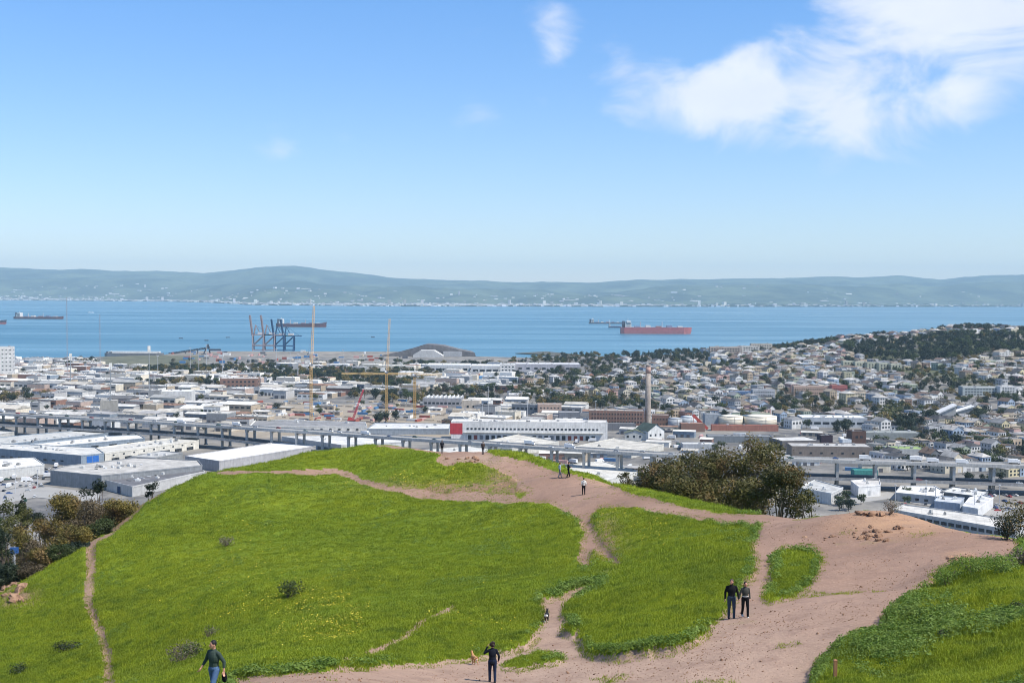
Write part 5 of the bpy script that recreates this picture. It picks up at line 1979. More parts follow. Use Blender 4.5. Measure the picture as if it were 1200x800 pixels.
# containers, stacks and machinery on the construction ground
mbx = MB()
mbx.box(0, 0, 0, 12.2, 2.44, 2.6)
for i in range(10):
    mbx.box(-5.4 + i * 1.2, -1.24, .15, .5, .08, 2.3)
ME_CONT = mbx.mesh('shipping_container', M['steel'])
mbx = MB()
for i in range(4):
    mbx.box(0, -2.0 + i * 1.3, 0, 9, 1.0, 1.2 + .3 * (i % 2))
ME_STACK = mbx.mesh('material_stack', M['paint'])
CCOL = [('white', (.66, .66, .64, 1)), ('rust red', (.34, .10, .07, 1)), ('blue', (.08, .2, .38, 1)), ('beige', (.55, .48, .37, 1)), ('pinkish', (.55, .33, .30, 1)), ('dark grey', (.13, .13, .14, 1))]
for i in range(230):
    p = ground_hit(rnd.uniform(255, 560), rnd.uniform(470, 496))
    if taken(p[0], p[1], -4) or p[1] < np.interp(600 + F * p[0] / p[1], [0, 300, 600], [1225, 1110, 1000]):
        continue
    if rnd.random() < .55:
        cn, cc = rnd.choice(CCOL)
        o = mesh_obj('shipping_container', ME_CONT, None, cc, label=f'{cn} shipping container on the construction ground', cat='container', group='containers on the construction ground')
    else:
        o = mesh_obj('material_stack', ME_STACK, None, rnd.choice([(.5, .42, .31, 1), (.46, .4, .33, 1), (.4, .34, .27, 1)]), label='tan stack of building material on the construction ground', cat='stack', group='stacks on the construction ground')
    o.location = (p[0], p[1], p[2] - .05)
    o.rotation_euler.z = -.3 + rnd.choice((0, 0, 1.57)) + rnd.uniform(-.1, .1)
    TAKEN.append((p[0], p[1], 5))

# sheds, containers and lorries crowding the yards between the freeway and the brick factory
for i in range(150):
    px, py = rnd.uniform(625, 1035), rnd.uniform(503, 553)
    p = ground_hit(px, py)
    lim = np.interp(px, [600, 775, 922, 1060, 1200], [965, 918, 900, 885, 868])
    if p[1] < lim or taken(p[0], p[1], 2):
        continue
    k = rnd.random()
    if k < .42:
        w, d, h = rnd.uniform(10, 26), rnd.uniform(7, 14), rnd.uniform(3.2, 6.5)
        (wn, wc), (rn_, rc) = rnd.choice(IWALL), rnd.choice(IROOF)
        r = empty('yard_shed', p, -.3 + rnd.choice((0, 0, .25)), f'{"tall" if h > 5 else "low"} {wn} yard shed with {rn_} roof between freeway and brick factory', 'shed', 'yard sheds behind the freeway')
        MB().box(0, 0, -1, w, d, h + 1).build('wall', M['paint'], r, color=wc)
        mb = MB()
        mb.add([(-w / 2 - .4, -d / 2 - .4, h + .01), (w / 2 + .4, -d / 2 - .4, h + .01), (w / 2 + .4, d / 2 + .4, h + .01), (-w / 2 - .4, d / 2 + .4, h + .01), (-w / 2 - .4, 0, h + d * .1), (w / 2 + .4, 0, h + d * .1)], [(0, 3, 2, 1), (0, 1, 5, 4), (2, 3, 4, 5), (1, 2, 5), (3, 0, 4)])
        mb.build('roof', M['roof'], r, color=rc)
        for q in range(int(w / 6)):
            o = mesh_obj('door', unit_window('panel'), r, (.13, .13, .14, 1))
            o.location, o.scale = (-w / 2 + 3 + q * 6, -d / 2 - .03, 1.6), (3, .2, 3.0)
        TAKEN.append((p[0], p[1], max(w, d) * .5))
    elif k < .75:
        cn, cc = rnd.choice(CCOL)
        o = mesh_obj('shipping_container', ME_CONT, None, cc, label=f'{cn} shipping container in the yards behind the freeway', cat='container', group='containers in the yards')
        o.location = (p[0], p[1], p[2] - .05)
        o.rotation_euler.z = -.3 + rnd.choice((0, 1.57))
        TAKEN.append((p[0], p[1], 4))
    elif k < .9:
        truck(p[0], p[1], p[2], rnd.uniform(0, 3), 'standing in the yards behind the freeway', 'lorries in the yards')
        TAKEN.append((p[0], p[1], 3))
    else:
        put_tree(p[0], p[1], rnd.uniform(5, 9), rnd.choice(['dark', 'round', 'brown']), 'in the yards behind the freeway')

# white trailers lined up on the port ground
mbx = MB()
mbx.box(0, 0, 1.1, 13, 2.5, 2.8)
mbx.box(-4, 0, .2, 3, 2.2, .9)
ME_TRL = mbx.mesh('trailer', M['steel'])
for r_ in range(4):
    for i in range(24):
        p = ground_hit(247 + i * 3.7 + r_ * .8, 430.5 + r_ * 1.7 + (i % 3) * .15, 1500)
        o = mesh_obj('trailer', ME_TRL, None, (.72, .73, .74, 1), label='white lorry trailer parked in rows on the port ground', cat='trailer', group='trailers parked at the port')
        o.location = p
        o.rotation_euler.z = 1.2


for i in range(90):
    p = ground_hit(rnd.uniform(200, 480), rnd.uniform(412.5, 426), 1500)
    if p[2] < 2.5:
        continue
    cn, cc = rnd.choice(CCOL)
    o = mesh_obj('shipping_container', ME_CONT, None, cc, label=f'{cn} shipping container on the port quay', cat='container', group='containers on the port quay')
    o.location = p
    o.rotation_euler.z = rnd.choice((0, .1, 1.5))
    o.scale = (1, 1, rnd.choice((1, 2, 2)))


# parked cars
def lot(px0, px1, py0, py1, n, where, group, rot):
    for i in range(n):
        p = ground_hit(rnd.uniform(px0, px1), rnd.uniform(py0, py1), 500)
        if any((p[0] - a) ** 2 + (p[1] - b) ** 2 < r * r for a, b, r in PARKED):
            continue
        PARKED.append((p[0], p[1], 3.4))
        if rnd.random() < .16:
            truck(p[0], p[1], p[2], rot + rnd.choice((0, 1.57)), 'parked ' + where, group, s=.9)
        else:
            car(p[0], p[1], p[2], rot + rnd.choice((0, 1.57)) + rnd.uniform(-.1, .1), 'parked ' + where, group)


PARKED = []
lot(0, 58, 557, 572, 30, 'in the lot beside the white low workshop', 'cars in the workshop lot', .2)
lot(52, 92, 546, 565, 22, 'in the lot between the grey warehouse and the market hall', 'cars in the market lot', .2)
lot(125, 152, 534, 541, 10, 'in front of the cream loading hall', 'cars in the market lot', .2)
lot(168, 222, 523, 531, 12, 'in the yard beside the white-roofed warehouse', 'cars in the market yard', .2)
lot(1152, 1200, 580, 600, 26, 'in the car yard below the right-hand freeway', 'cars in the car yard', .3)
lot(1205, 1300, 580, 612, 14, 'in the car yard below the right-hand freeway', 'cars in the car yard', .3)
lot(1052, 1100, 583, 592, 10, 'along the street by the garage row', 'cars along the street', -.25)
lot(745, 800, 517, 527, 24, 'in the scrap yard before the green-roofed sheds', 'cars in the scrap yard', .4)
lot(625, 720, 517, 520, 14, 'at the docks of the long white building', 'vehicles at the docks', 1.5)
lot(905, 945, 494, 502, 22, 'on the lot beside the vaulted market shed', 'cars on the market lot', .2)
lot(0, 60, 575, 590, 8, 'on the street behind the left-hand trees', 'cars along the left street', .2)

# tree stands
pixel_trees(WOODS[0], 330, (11, 19), ['dark', 'dark', 'round', 'cone', 'pine'], 'in the dark wood on the hill')
pixel_trees([(1020, 388), (1060, 382), (1130, 377), (1200, 382), (1200, 392), (1130, 390), (1060, 394), (1020, 398)], 90, (10, 19), ['dark', 'pine', 'dark'], 'along the hill skyline')
pixel_trees([(905, 408), (960, 401), (1010, 394), (1010, 402), (960, 410), (905, 416)], 46, (8, 15), ['dark', 'pine', 'round'], 'along the sloping hill crest')
pixel_trees(WOODS[1], 60, (11, 16), ['dark', 'dark', 'cone'], 'in the dark grove on the ridge above the water')
pixel_trees(WOODS[2], 80, (9, 15), ['dark', 'brown', 'round'], 'in the wooded slope below the breakwater')
pixel_trees([(640, 452), (730, 445), (740, 452), (650, 460)], 14, (8, 14), ['brown', 'spring', 'dark'], 'in the grove below the breakwater')
pixel_trees([(60, 424), (110, 422), (118, 428), (60, 432)], 26, (8, 14), ['dark', 'dark', 'brown'], 'in the dark grove by the waterfront')
pixel_trees([(290, 440), (420, 438), (480, 444), (400, 452), (300, 450)], 46, (9, 15), ['dark', 'dark', 'round'], 'in the belt of trees before the port')
pixel_trees([(150, 437), (260, 436), (260, 442), (150, 443)], 22, (8, 13), ['dark', 'brown', 'olive'], 'in the tree belt along the port ground')
pixel_trees([(600, 446), (650, 440), (700, 440), (700, 448), (620, 456)], 24, (9, 17), ['dark', 'cone', 'round'], 'in the belt of trees beside the depot')
pixel_trees([(1028, 492), (1050, 490), (1052, 506), (1030, 506)], 6, (16, 22), ['olive', 'spring', 'round'], 'in the tall clump left of the wedge-roofed hall')
pixel_trees([(1054, 492), (1095, 494), (1095, 505), (1054, 508)], 10, (14, 20), ['dark', 'dark'], 'in the dark clump before the wedge-roofed hall')
pixel_trees([(1120, 490), (1155, 488), (1155, 498), (1120, 500)], 7, (13, 18), ['dark', 'olive'], 'in the clump right of the wedge-roofed hall')
pixel_trees([(1020, 518), (1075, 516), (1090, 524), (1030, 528)], 9, (8, 11), ['olive', 'brown'], 'along the street by the grey-green school')
pixel_trees([(1150, 520), (1185, 512), (1190, 535), (1150, 535)], 8, (11, 15), ['round', 'olive'], 'by the red-roofed houses behind the freeway')
pixel_trees([(650, 470), (690, 470), (690, 484), (650, 484)], 7, (10, 14), ['brown', 'spring'], 'in the bare grove before the brick factory')
pixel_trees([(436, 492), (470, 492), (470, 499), (436, 500)], 4, (12, 15), ['dark'], 'by the foot of the tower cranes')
pixel_trees([(1055, 576), (1110, 590), (1100, 600), (1045, 590)], 3, (6, 9), ['round'], 'on the street by the garage row')
pixel_trees([(980, 585), (1010, 585), (1010, 597), (980, 600)], 6, (7, 10), ['dark', 'round'], 'behind the dirt mound')
pixel_trees([(1205, 575), (1330, 585), (1330, 610), (1205, 612)], 8, (6, 10), ['round', 'dark'], 'by the car yard below the freeway')
pixel_trees([(200, 424), (480, 424), (480, 436), (200, 434)], 60, (7, 13), ['dark', 'dark', 'brown', 'round'], 'in the dark scrub behind the port quay')
pixel_trees([(1130, 560), (1200, 565), (1200, 573), (1130, 570)], 7, (6, 9), ['round', 'dark'], 'under the right-hand freeway deck')


def build_trees():
    vis = [t for t in TLIST if -80 < 600 + F * t[0] / t[1] < 1300]
    vis.sort(key=lambda t: -t[3] / t[1] * (1 if -8 < 600 + F * t[0] / t[1] < 1208 else .01))
    near, far = vis[:296], vis[296:]
    for (x, y, z, h, vi, where) in near:
        kind, cr, tr = TREES[vi]
        w = h * rnd.uniform(.85, 1.15)
        r = empty('tree', (x, y, z), rnd.uniform(0, 6.28), f'{KWORD[kind]} {where}', 'tree', 'trees of the city', (w, w, h))
        mesh_obj('trunk', tr, r, (.11, .085, .065, 1))
        mesh_obj('crown', cr, r)
    if far:
        srcs = []
        for kind, cr, tr in TREES:
            srcs.append(bpy.data.objects.new('distant_tree_crown', cr))
        scatter('distant_trees', [t[:3] for t in far], [(0, 0, rnd.uniform(0, 6.28)) for _ in far], [t[3] for t in far], [t[4] for t in far], srcs, 'small dark trees scattered among the far hillside houses', 'trees')


build_trees()


# ------------------------------------------------------------------ port cranes, tower cranes, masts
def truss(mb, p, q, w, n, r, taper=1.0):
    p, q = Vector(p), Vector(q)
    d = (q - p).normalized()
    a = d.cross(Vector((0, 1, 0)))
    if a.length < .1:
        a = d.cross(Vector((1, 0, 0)))
    a.normalize()
    b = d.cross(a)
    rings = []
    for i in range(n + 1):
        t = i / n
        ww = w * (1 + (taper - 1) * t) / 2
        c = p.lerp(q, t)
        rings.append([c + a * ww + b * ww, c - a * ww + b * ww, c - a * ww - b * ww, c + a * ww - b * ww])
    for k in range(4):
        mb.tube(rings[0][k], rings[-1][k], r, n=4)
    for i in range(n):
        for k in range(4):
            mb.tube(rings[i][k], rings[i + 1][(k + 1) % 4], r * .7, n=3)
            mb.tube(rings[i][k], rings[i][(k + 1) % 4], r * .7, n=3)


def port_crane(px, py, label, col, hs=1.0, boom=52, col2=None, gauge=26):
    p = at(px, py, 3045)
    p[2] = 3.0
    r = empty('port_crane', p, 0, label, 'crane', 'gantry cranes at the port', (hs, hs, hs))
    for x in (0, gauge):
        for y in (-9, 9):
            mb = MB()
            mb.tube((x, y, 0), (x + (-1.5 if x == 0 else 1.0), y * .8, 42), 1.9, 1.5, 6)
            mb.build('leg', M['steel'], r, color=col)
    mb = MB()
    for y in (-9, 9):
        mb.tube((0, y, 14), (gauge, y, 14), 1.4, n=5)
        mb.tube((0, y, 15), (gauge, y * .8, 40), 1.0, n=5)
        mb.tube((0, y, 2), (gauge, y, 2), .8, n=5)
    for x in (0, gauge):
        mb.tube((x, -9, 38), (x, 9, 38), .8, n=5)
        mb.tube((x, -9, 14), (x, 9, 14), .7, n=5)
    mb.build('portal_frame', M['steel'], r, color=col)
    mb = MB()
    for y in (-3.2, 3.2):
        mb.box(gauge / 2 + 8, y, 40, gauge + 26, 1.6, 2.4)
    mb.build('girder', M['steel'], r, color=col2 or col)
    MB().box(gauge * .72, 0, 42.6, 14, 8, 5).build('machinery_house', M['steel'], r, color=(.62, .62, .62, 1))
    mb = MB()
    for y in (-3, 3):
        mb.tube((2, y, 42), (6, y * .5, 66), 1.3, n=5)
        mb.tube((18, y, 42), (6, y * .5, 66), .6, n=5)
    mb.tube((6, -1.6, 66), (6, 1.6, 66), .8, n=5)
    mb.tube((6, 0, 66), (gauge + 14, 0, 42), .35, n=4)
    mb.build('apex_frame', M['steel'], r, color=col)
    mb = MB()
    for y in (-2.6, 2.6):
        truss(mb, (-2.5, y, 41), (-9, y, 41 + boom), 2.6, 9, .8)
    for t in (.2, .5, .8, 1):
        mb.tube((-2.5 - 6.5 * t, -2.6, 41 + boom * t), (-2.5 - 6.5 * t, 2.6, 41 + boom * t), .5, n=4)
    mb.tube((6, 0, 66), (-6, 0, 41 + boom * .6), .3, n=4)
    mb.build('raised_boom', M['steel'], r, color=col2 or col)


port_crane(297, 411, 'grey-red gantry crane with raised boom, the end one farthest from the blue cranes', (.30, .25, .26, 1), 1.0, 50)
port_crane(310, 411, 'grey-red gantry crane with raised boom standing between the other red one and the blue cranes', (.30, .25, .26, 1), 1.0, 50)
port_crane(322, 412, 'dark blue gantry crane with raised boom next to the red cranes', (.02, .075, .17, 1), .95, 44)
port_crane(333, 412, 'dark blue gantry crane with raised boom nearest the anchored ship', (.02, .075, .17, 1), .95, 44)


def tower_crane(px, yb, ytop_mast, jib, label, flat=None):
    p = ground_hit(px, yb)
    d = p[1]
    s = d / F
    H = (yb - ytop_mast) * s
    r = empty('tower_crane', p, rnd.uniform(0, .6), label, 'tower crane', 'yellow tower cranes')
    yel = (.56, .36, .13, 1)
    mb = MB()
    truss(mb, (0, 0, 0), (0, 0, H), 2.5, 24, .22)
    mb.build('mast', M['steel'], r, color=yel)
    MB().box(0, 0, -.5, 6, 6, 1.4).build('base', M['concrete'], r, color=(.4, .39, .37, 1))
    MB().box(0, 0, H, 3.4, 3.4, 2.2).build('slewing_platform', M['steel'], r, color=(.15, .16, .18, 1))
    MB().box(-1.2, -2.2, H + 1.0, 1.8, 2.0, 2.4).build('cab', M['steel'], r, color=(.75, .75, .74, 1))
    rz = -r.rotation_euler.z
    if flat is None:
        L_ = jib * s
        mb = MB()
        truss(mb, (.6, 0, H + 2), (3.2, 0, H + 2 + L_), 2.4, 22, .22, .7)
        mb.build('jib', M['steel'], r, color=(.70, .50, .30, 1))
        MB().box(-4.2, 0, H + 2.2, 5, 2.6, 3.6).build('counterweight', M['concrete'], r, color=(.62, .62, .6, 1))
        mb = MB()
        mb.tube((-5.5, 0, H + 4), (-2.5, 0, H + 15), .25, n=4)
        mb.tube((.4, 0, H + 2), (-2.5, 0, H + 15), .25, n=4)
        mb.tube((-2.5, 0, H + 15), (2.6, 0, H + L_ * .8), .1, n=4)
        mb.build('back_mast', M['steel'], r, color=(.2, .22, .25, 1))
    else:
        a, b = flat[0] * s, flat[1] * s
        r.rotation_euler.z = 0
        mb = MB()
        truss(mb, (0, 0, H + 3), (-a, 0, H + 3.2), 1.9, 24, .26, .8)
        mb.build('jib', M['steel'], r, color=(.66, .46, .2, 1))
        mb = MB()
        truss(mb, (0, 0, H + 3), (b, 0, H + 2.4), 1.8, 8, .26)
        mb.build('counter_jib', M['steel'], r, color=(.66, .46, .2, 1))
        MB().box(b - 3, 0, H - .6, 4, 2.2, 3).build('counterweight', M['concrete'], r, color=(.55, .5, .4, 1))
        mb = MB()
        truss(mb, (0, 0, H + 2), (0, 0, H + 11), 1.6, 5, .2, .5)
        mb.build('tower_head', M['steel'], r, color=(.72, .7, .66, 1))
        mb = MB()
        mb.tube((0, 0, H + 11), (-a * .7, 0, H + 4.2), .12, n=4)
        mb.tube((0, 0, H + 11), (b * .85, 0, H + 3.6), .12, n=4)
        mb.build('tie_bar', M['steel'], r, color=(.5, .4, .25, 1))


tower_crane(364.5, 497, 428, 68, 'yellow tower crane with its jib raised almost upright, the tallest of the three')
tower_crane(453, 495, 437, 62, 'yellow tower crane with raised jib standing between the tallest and the flat-jib crane')
tower_crane(486, 493, 441, 0, 'yellow tower crane with a long horizontal jib', (86, 32))


def red_crane():
    p = ground_hit(412, 494)
    s = p[1] / F
    r = empty('mobile_crane', p, 0, 'red mobile crane with a slanting lattice boom on the construction ground', 'mobile crane')
    MB().box(0, 0, .9, 9, 3, 1.6).box(-1.5, 0, 2.5, 4.4, 2.8, 2.2).build('body', M['steel'], r, color=(.50, .06, .06, 1))
    for y in (-1.4, 1.4):
        MB().box(0, y, 0, 8, .9, 1.1).build('track', M['rubber'], r)
    mb = MB()
    truss(mb, (1.5, 0, 3), (14 * s, 0, 38 * s), 1.9, 18, .26, .6)
    mb.build('boom', M['steel'], r, color=(.55, .07, .10, 1))
    r2 = ground_hit(556, 494)
    for (px, yb, tx, ty, lab) in ((560, 496, -7, 11, 'by the long white building'), (548, 497, -6, 9, 'behind the red-ended building'), (306, 492, -8, 9, 'on the stack ground left of the tower cranes')):
        p = ground_hit(px, yb)
        q = empty('loading_crane', p, 0, f'small white folding crane {lab}', 'crane', 'small white cranes')
        MB().box(0, 0, .8, 7, 2.5, 1.8).build('truck_bed', M['steel'], q, color=(.6, .6, .58, 1))
        for sx in (-2.4, 2.4):
            for sy in (-1, 1):
                o = mesh_obj('wheel', CARM[2], q)
                o.location, o.scale = (sx, sy, .5), (1.5, 1.5, 1.5)
        mb = MB()
        mb.tube((1, 0, 2.4), (tx * s, 0, ty * s), .6, .35, 5)
        mb.build('boom', M['steel'], q, color=(.72, .72, .7, 1))


red_crane()


def light_mast(px, yb, yt, label, kind='lamp', group='light masts', dist=None):
    p = ground_hit(px, yb) if dist is None else at(px, yb, dist)
    H = (yb - yt) / F * p[1]
    s = p[1] / F
    r = empty('light_mast' if kind != 'radio' else 'radio_mast', p, 0, label, 'mast', group)
    rr = .22 * s + .12
    if kind == 'radio':
        mb = MB()
        truss(mb, (0, 0, 0), (0, 0, H), 1.0, 40, .09)
        mb.build('lattice', M['steel'], r, color=(.34, .33, .36, 1))
        MB().box(0, 0, -1, 3, 3, 1.5).build('footing', M['concrete'], r, color=(.4, .4, .4, 1))
    elif kind == 'board':
        MB().tube((0, 0, -1), (0, 0, H - 4 * s), rr * 1.5, n=6).build('pole', M['steel'], r, color=(.28, .3, .31, 1))
        MB().box(0, 0, H - 8 * s, 3.4 * s, .8, 8 * s, .5).build('board', M['paint'], r, color=(.66, .66, .62, 1))
    else:
        MB().tube((0, 0, -1), (0, 0, H), rr * 1.2, rr * .8, 6).build('pole', M['steel'], r, color=(.45, .46, .47, 1))
        MB().box(0, 0, H, 2.4 * s, 1.2, .5 * s).build('lamp_head', M['steel'], r, color=(.6, .6, .6, 1))


light_mast(130, 487, 425, 'dark pole with a pale board on top beside the concrete works', 'board')
light_mast(175, 470, 405, 'tall pole with a leaning white board near the white depot', 'board')
light_mast(83, 455, 414, 'pole with a pale sign board in front of the waterfront grove', 'board')
for i, (x, yb, yt) in enumerate([(185, 441, 417), (233, 441, 412), (261, 440, 413), (101, 448, 419), (242, 428, 404), (223, 436, 408), (293, 447, 421), (402, 440, 410), (324, 430, 409), (349, 441, 415), (340, 430, 413)]):
    light_mast(x, yb, yt, 'tall thin grey light mast on the port ground')
light_mast(79, 440, 348, 'very tall thin lattice radio mast left of the other, rising past the far shore', 'radio', 'radio masts')
light_mast(117.5, 440, 368, 'thin lattice radio mast, the shorter of the two', 'radio', 'radio masts')
for i, (x, yb, yt) in enumerate([(572, 490, 453), (588, 495, 470), (565, 497, 473), (618, 492, 468), (698, 500, 470)]):
    light_mast(x, yb, yt, 'slender dark lamp pole behind the long white building', group='poles behind the long white building')
for i, (x, yb, yt) in enumerate([(18, 578, 546), (44, 573, 550), (1049, 590, 568), (1085, 589, 563), (1096, 592, 570), (1142, 602, 575), (1156, 592, 574), (1171, 590, 568)]):
    light_mast(x, yb, yt, ['street lamp pole by the parking lot on the left street', 'street lamp pole along the street below the dirt mound'][i > 1], group='street lamps below the hill')


# ------------------------------------------------------------------ ships
def hull_mesh(L_, B, Hh, bow=.12, sheer=.0, z0=-3.0):
    mb = MB()
    st = [(-.5, .78), (-.46, .95), (-.2, 1), (.5 - bow, 1), (.5 - bow * .5, .7), (.5 - bow * .12, .22), (.5, .03)]
    rows = []
    for t, b in st:
        up = sheer * max(0, (t - (.5 - bow * 1.4)) / (bow * 1.4)) + sheer * .35 * max(0, (-.44 - t) / .06)
        lean = L_ * .02 if t > .4 else 0
        rows.append([(t * L_ - lean, -b * B / 2 * .9, z0), (t * L_, -b * B / 2, Hh + up), (t * L_, b * B / 2, Hh + up), (t * L_ - lean, b * B / 2 * .9, z0)])
    vs = [p for r in rows for p in r]
    fs = []
    for i in range(len(rows) - 1):
        for k in range(3):
            fs.append((i * 4 + k, i * 4 + k + 1, i * 4 + 5 + k, i * 4 + 4 + k)[::-1])
    fs += [(0, 1, 2, 3), tuple((len(rows) - 1) * 4 + k for k in (3, 2, 1, 0))]
    mb.add(vs, fs)
    return mb


def ship(label, x0, x1, yw, hullpx, towpx, col, boot=None, rz=0.0, name='ship', extras=True, sheer=0.0, cat='ship', house=(.72, .71, .68, 1), deck=(.30, .22, .2, 1)):
    p = atz((x0 + x1) / 2, yw, 0.0)
    s = p[1] / F
    L_, Hh = (x1 - x0) * s, hullpx * s
    B = L_ * .15
    r = empty(name, p, rz, label, cat)
    hull_mesh(L_, B, Hh, .12, sheer * s).build('hull', M['steel'], r, color=col)
    if boot:
        hull_mesh(L_ * .997, B * 1.006, Hh * .55, .12, 0).build('boot_stripe', M['steel'], r, color=boot)
    MB().box(-L_ * .02, 0, Hh - .2, L_ * .84, B * .9, .6).build('deck', M['steel'], r, color=deck)
    h = towpx * s
    x = -L_ * .40
    sup = MB()
    sup.box(x, 0, Hh, L_ * .085, B * .85, h * .55)
    sup.box(x + L_ * .008, 0, Hh + h * .55, L_ * .06, B * .95, h * .25)
    so = sup.build('superstructure', M['paint'], r, color=house)
    for k in range(3):
        o = mesh_obj('window', unit_window(), so)
        o.location = (x + L_ * .008, -B * .476, Hh + h * .62 - k * h * .2)
        o.scale = (L_ * .05, .3, h * .05)
    MB().box(x - L_ * .06, 0, Hh, L_ * .04, B * .35, h * .8).build('funnel', M['paint'], r, color=(.08, .09, .12, 1))
    MB().tube((x, 0, Hh + h * .75), (x, 0, Hh + h * 1.1), .5 + s * .1, n=5).build('mast', M['steel'], r, color=(.6, .6, .58, 1))
    if extras:
        for k in range(5):
            xx = -L_ * .27 + k * L_ * .15
            MB().box(xx, 0, Hh, L_ * .07, B * .5, h * (.16 + .1 * (k % 2))).build('hatch', M['steel'], r, color=[(.2, .24, .35, 1), (.62, .62, .6, 1), (.3, .14, .12, 1)][k % 3])
            if k in (0, 2):
                MB().tube((xx + L_ * .05, 0, Hh), (xx + L_ * .05, 0, Hh + h * .7), 1.0 + .1 * s, n=5).build('derrick', M['steel'], r, color=(.55, .5, .5, 1))
    return r, s, L_, Hh, B, h


ship('big red-hulled tanker with white superstructure anchored in the middle of the bay', 727, 811, 391, 7.6, 9, (.44, .13, .13, 1), (.50, .16, .15, 1), rz=.04)
ship('dark maroon cargo ship anchored behind the blue port cranes', 324, 383, 383, 3.6, 7, (.10, .045, .06, 1), (.20, .06, .06, 1), sheer=2.4)
ship('long low cargo ship with white tower far out on the bay', 17, 75, 373.6, 2.4, 6, (.14, .055, .06, 1), (.2, .06, .06, 1), rz=-.02, sheer=1.0)
ship('dark ship with red waterline whose bow alone shows at the edge of the bay', -52, 8, 379.5, 3.6, 7, (.06, .05, .07, 1), (.42, .12, .12, 1), sheer=1.4)
ship('low barge with a small white tower beyond the tanker stern', 690, 731, 379.2, 1.3, 5, (.10, .10, .13, 1), None, name='barge', cat='barge')
ship('small dark blue tugboat with white deckhouse beside the tanker stern', 713, 728, 384, 1.8, 6, (.05, .06, .12, 1), None, name='tugboat', cat='tugboat', extras=False)
r, s, L_, Hh, B, h = ship('long white moored vessel lying at the pier before the port', 124, 192, 418, 4.6, 2.2, (.20, .20, .21, 1), None, name='moored_ship', extras=False, rz=.03, deck=(.6, .6, .58, 1))
MB().box(0, 0, Hh + .4, L_ * .86, B * .8, 1.6 * s).build('deckhouse', M['paint'], r, color=(.70, .70, .68, 1))
for (x, y) in ((105, 366.4), (108.5, 366.5)):
    p = atz(x, y, 0)
    q = empty('ferry', p, 0, 'tiny white ferry far out on the bay', 'ferry', 'white ferries')
    hull_mesh(20, 6, 3, .2).build('hull', M['steel'], q, color=(.8, .8, .8, 1))
    MB().box(-1, 0, 3, 12, 4.5, 3).build('cabin', M['paint'], q, color=(.8, .8, .8, 1))
for (x, y) in ((212, 397), (242, 399.5), (267, 396), (437, 395.5)):
    p = atz(x, y, 0)
    q = empty('mooring_dolphin', p, 0, 'small dark mooring platform standing in the bay', 'platform', 'mooring platforms in the bay')
    MB().box(0, 0, 1.5, 12, 6, 2.0).build('platform', M['concrete'], q, color=(.1, .1, .11, 1))
    for sx in (-4, 4):
        MB().tube((sx, 0, -3), (sx, 0, 1.5), .6, n=6).build('pile', M['concrete'], q, color=(.1, .1, .1, 1))


def build_loader():
    p = atz(222, 415, 3)
    s = p[1] / F
    r = empty('ship_loader', p, 0, 'dark slanting conveyor loader on the port quay', 'loader')
    mb = MB()
    truss(mb, (-24 * s, 0, 1), (24 * s, 0, 8 * s), 3.5, 16, .8)
    mb.build('conveyor_boom', M['steel'], r, color=(.06, .07, .09, 1))
    mb = MB()
    mb.tube((17 * s, -4, 0), (22 * s, 0, 12 * s), 1.6, n=5)
    mb.tube((24 * s, 4, 0), (22 * s, 0, 12 * s), 1.6, n=5)
    mb.build('tower', M['steel'], r, color=(.06, .07, .09, 1))
    MB().box(30 * s, 0, 4.4 * s, 14 * s, 5, 2 * s).build('loading_arm', M['steel'], r, color=(.06, .07, .09, 1))
    for t in (-.7, -.2, .4):
        MB().tube((24 * s * t, 0, 0), (24 * s * t, 0, (4.5 + 3.5 * t) * s - 1), 1.0, n=5).build('leg', M['steel'], r, color=(.08, .08, .1, 1))


build_loader()

# ------------------------------------------------------------------ grass, weeds, flowers and pebbles on the hill
def tuft_mesh(name, n, hgt, spread, wid, mat, seed, lean=.35):
    g = random.Random(seed)
    V, T = [], []
    for i in range(n):
        a = g.uniform(0, 6.28)
        r = spread * math.sqrt(g.random())
        x, y = r * math.cos(a), r * math.sin(a)
        h = hgt * g.uniform(.55, 1.2)
        b = g.uniform(0, 6.28)
        lx, ly = math.cos(b) * h * lean * g.random(), math.sin(b) * h * lean * g.random()
        w = wid * g.uniform(.7, 1.3)
        c, s = math.cos(b + 1.57) * w, math.sin(b + 1.57) * w
        k = len(V)
        V += [(x - c, y - s, -.06), (x + c, y + s, -.06), (x + lx * .4 + c * .7, y + ly * .4 + s * .7, h * .6), (x + lx * .4 - c * .7, y + ly * .4 - s * .7, h * .6), (x + lx, y + ly, h)]
        T += [(k, k + 1, k + 2), (k, k + 2, k + 3), (k + 3, k + 2, k + 4)]
    return bpy.data.objects.new(name, np_mesh(name, np.array(V), np.array(T), mat, False))


def weed_mesh(name, n, hgt, spread, size, mat, seed):
    V, Q = leaf_cloud([(0, 0, hgt * .5, spread, spread, hgt * .5), (spread * .5, spread * .3, hgt * .4, spread * .6, spread * .6, hgt * .4)], n, size, seed, up=.6)
    return bpy.data.objects.new(name, np_mesh(name, V, Q, mat, False))


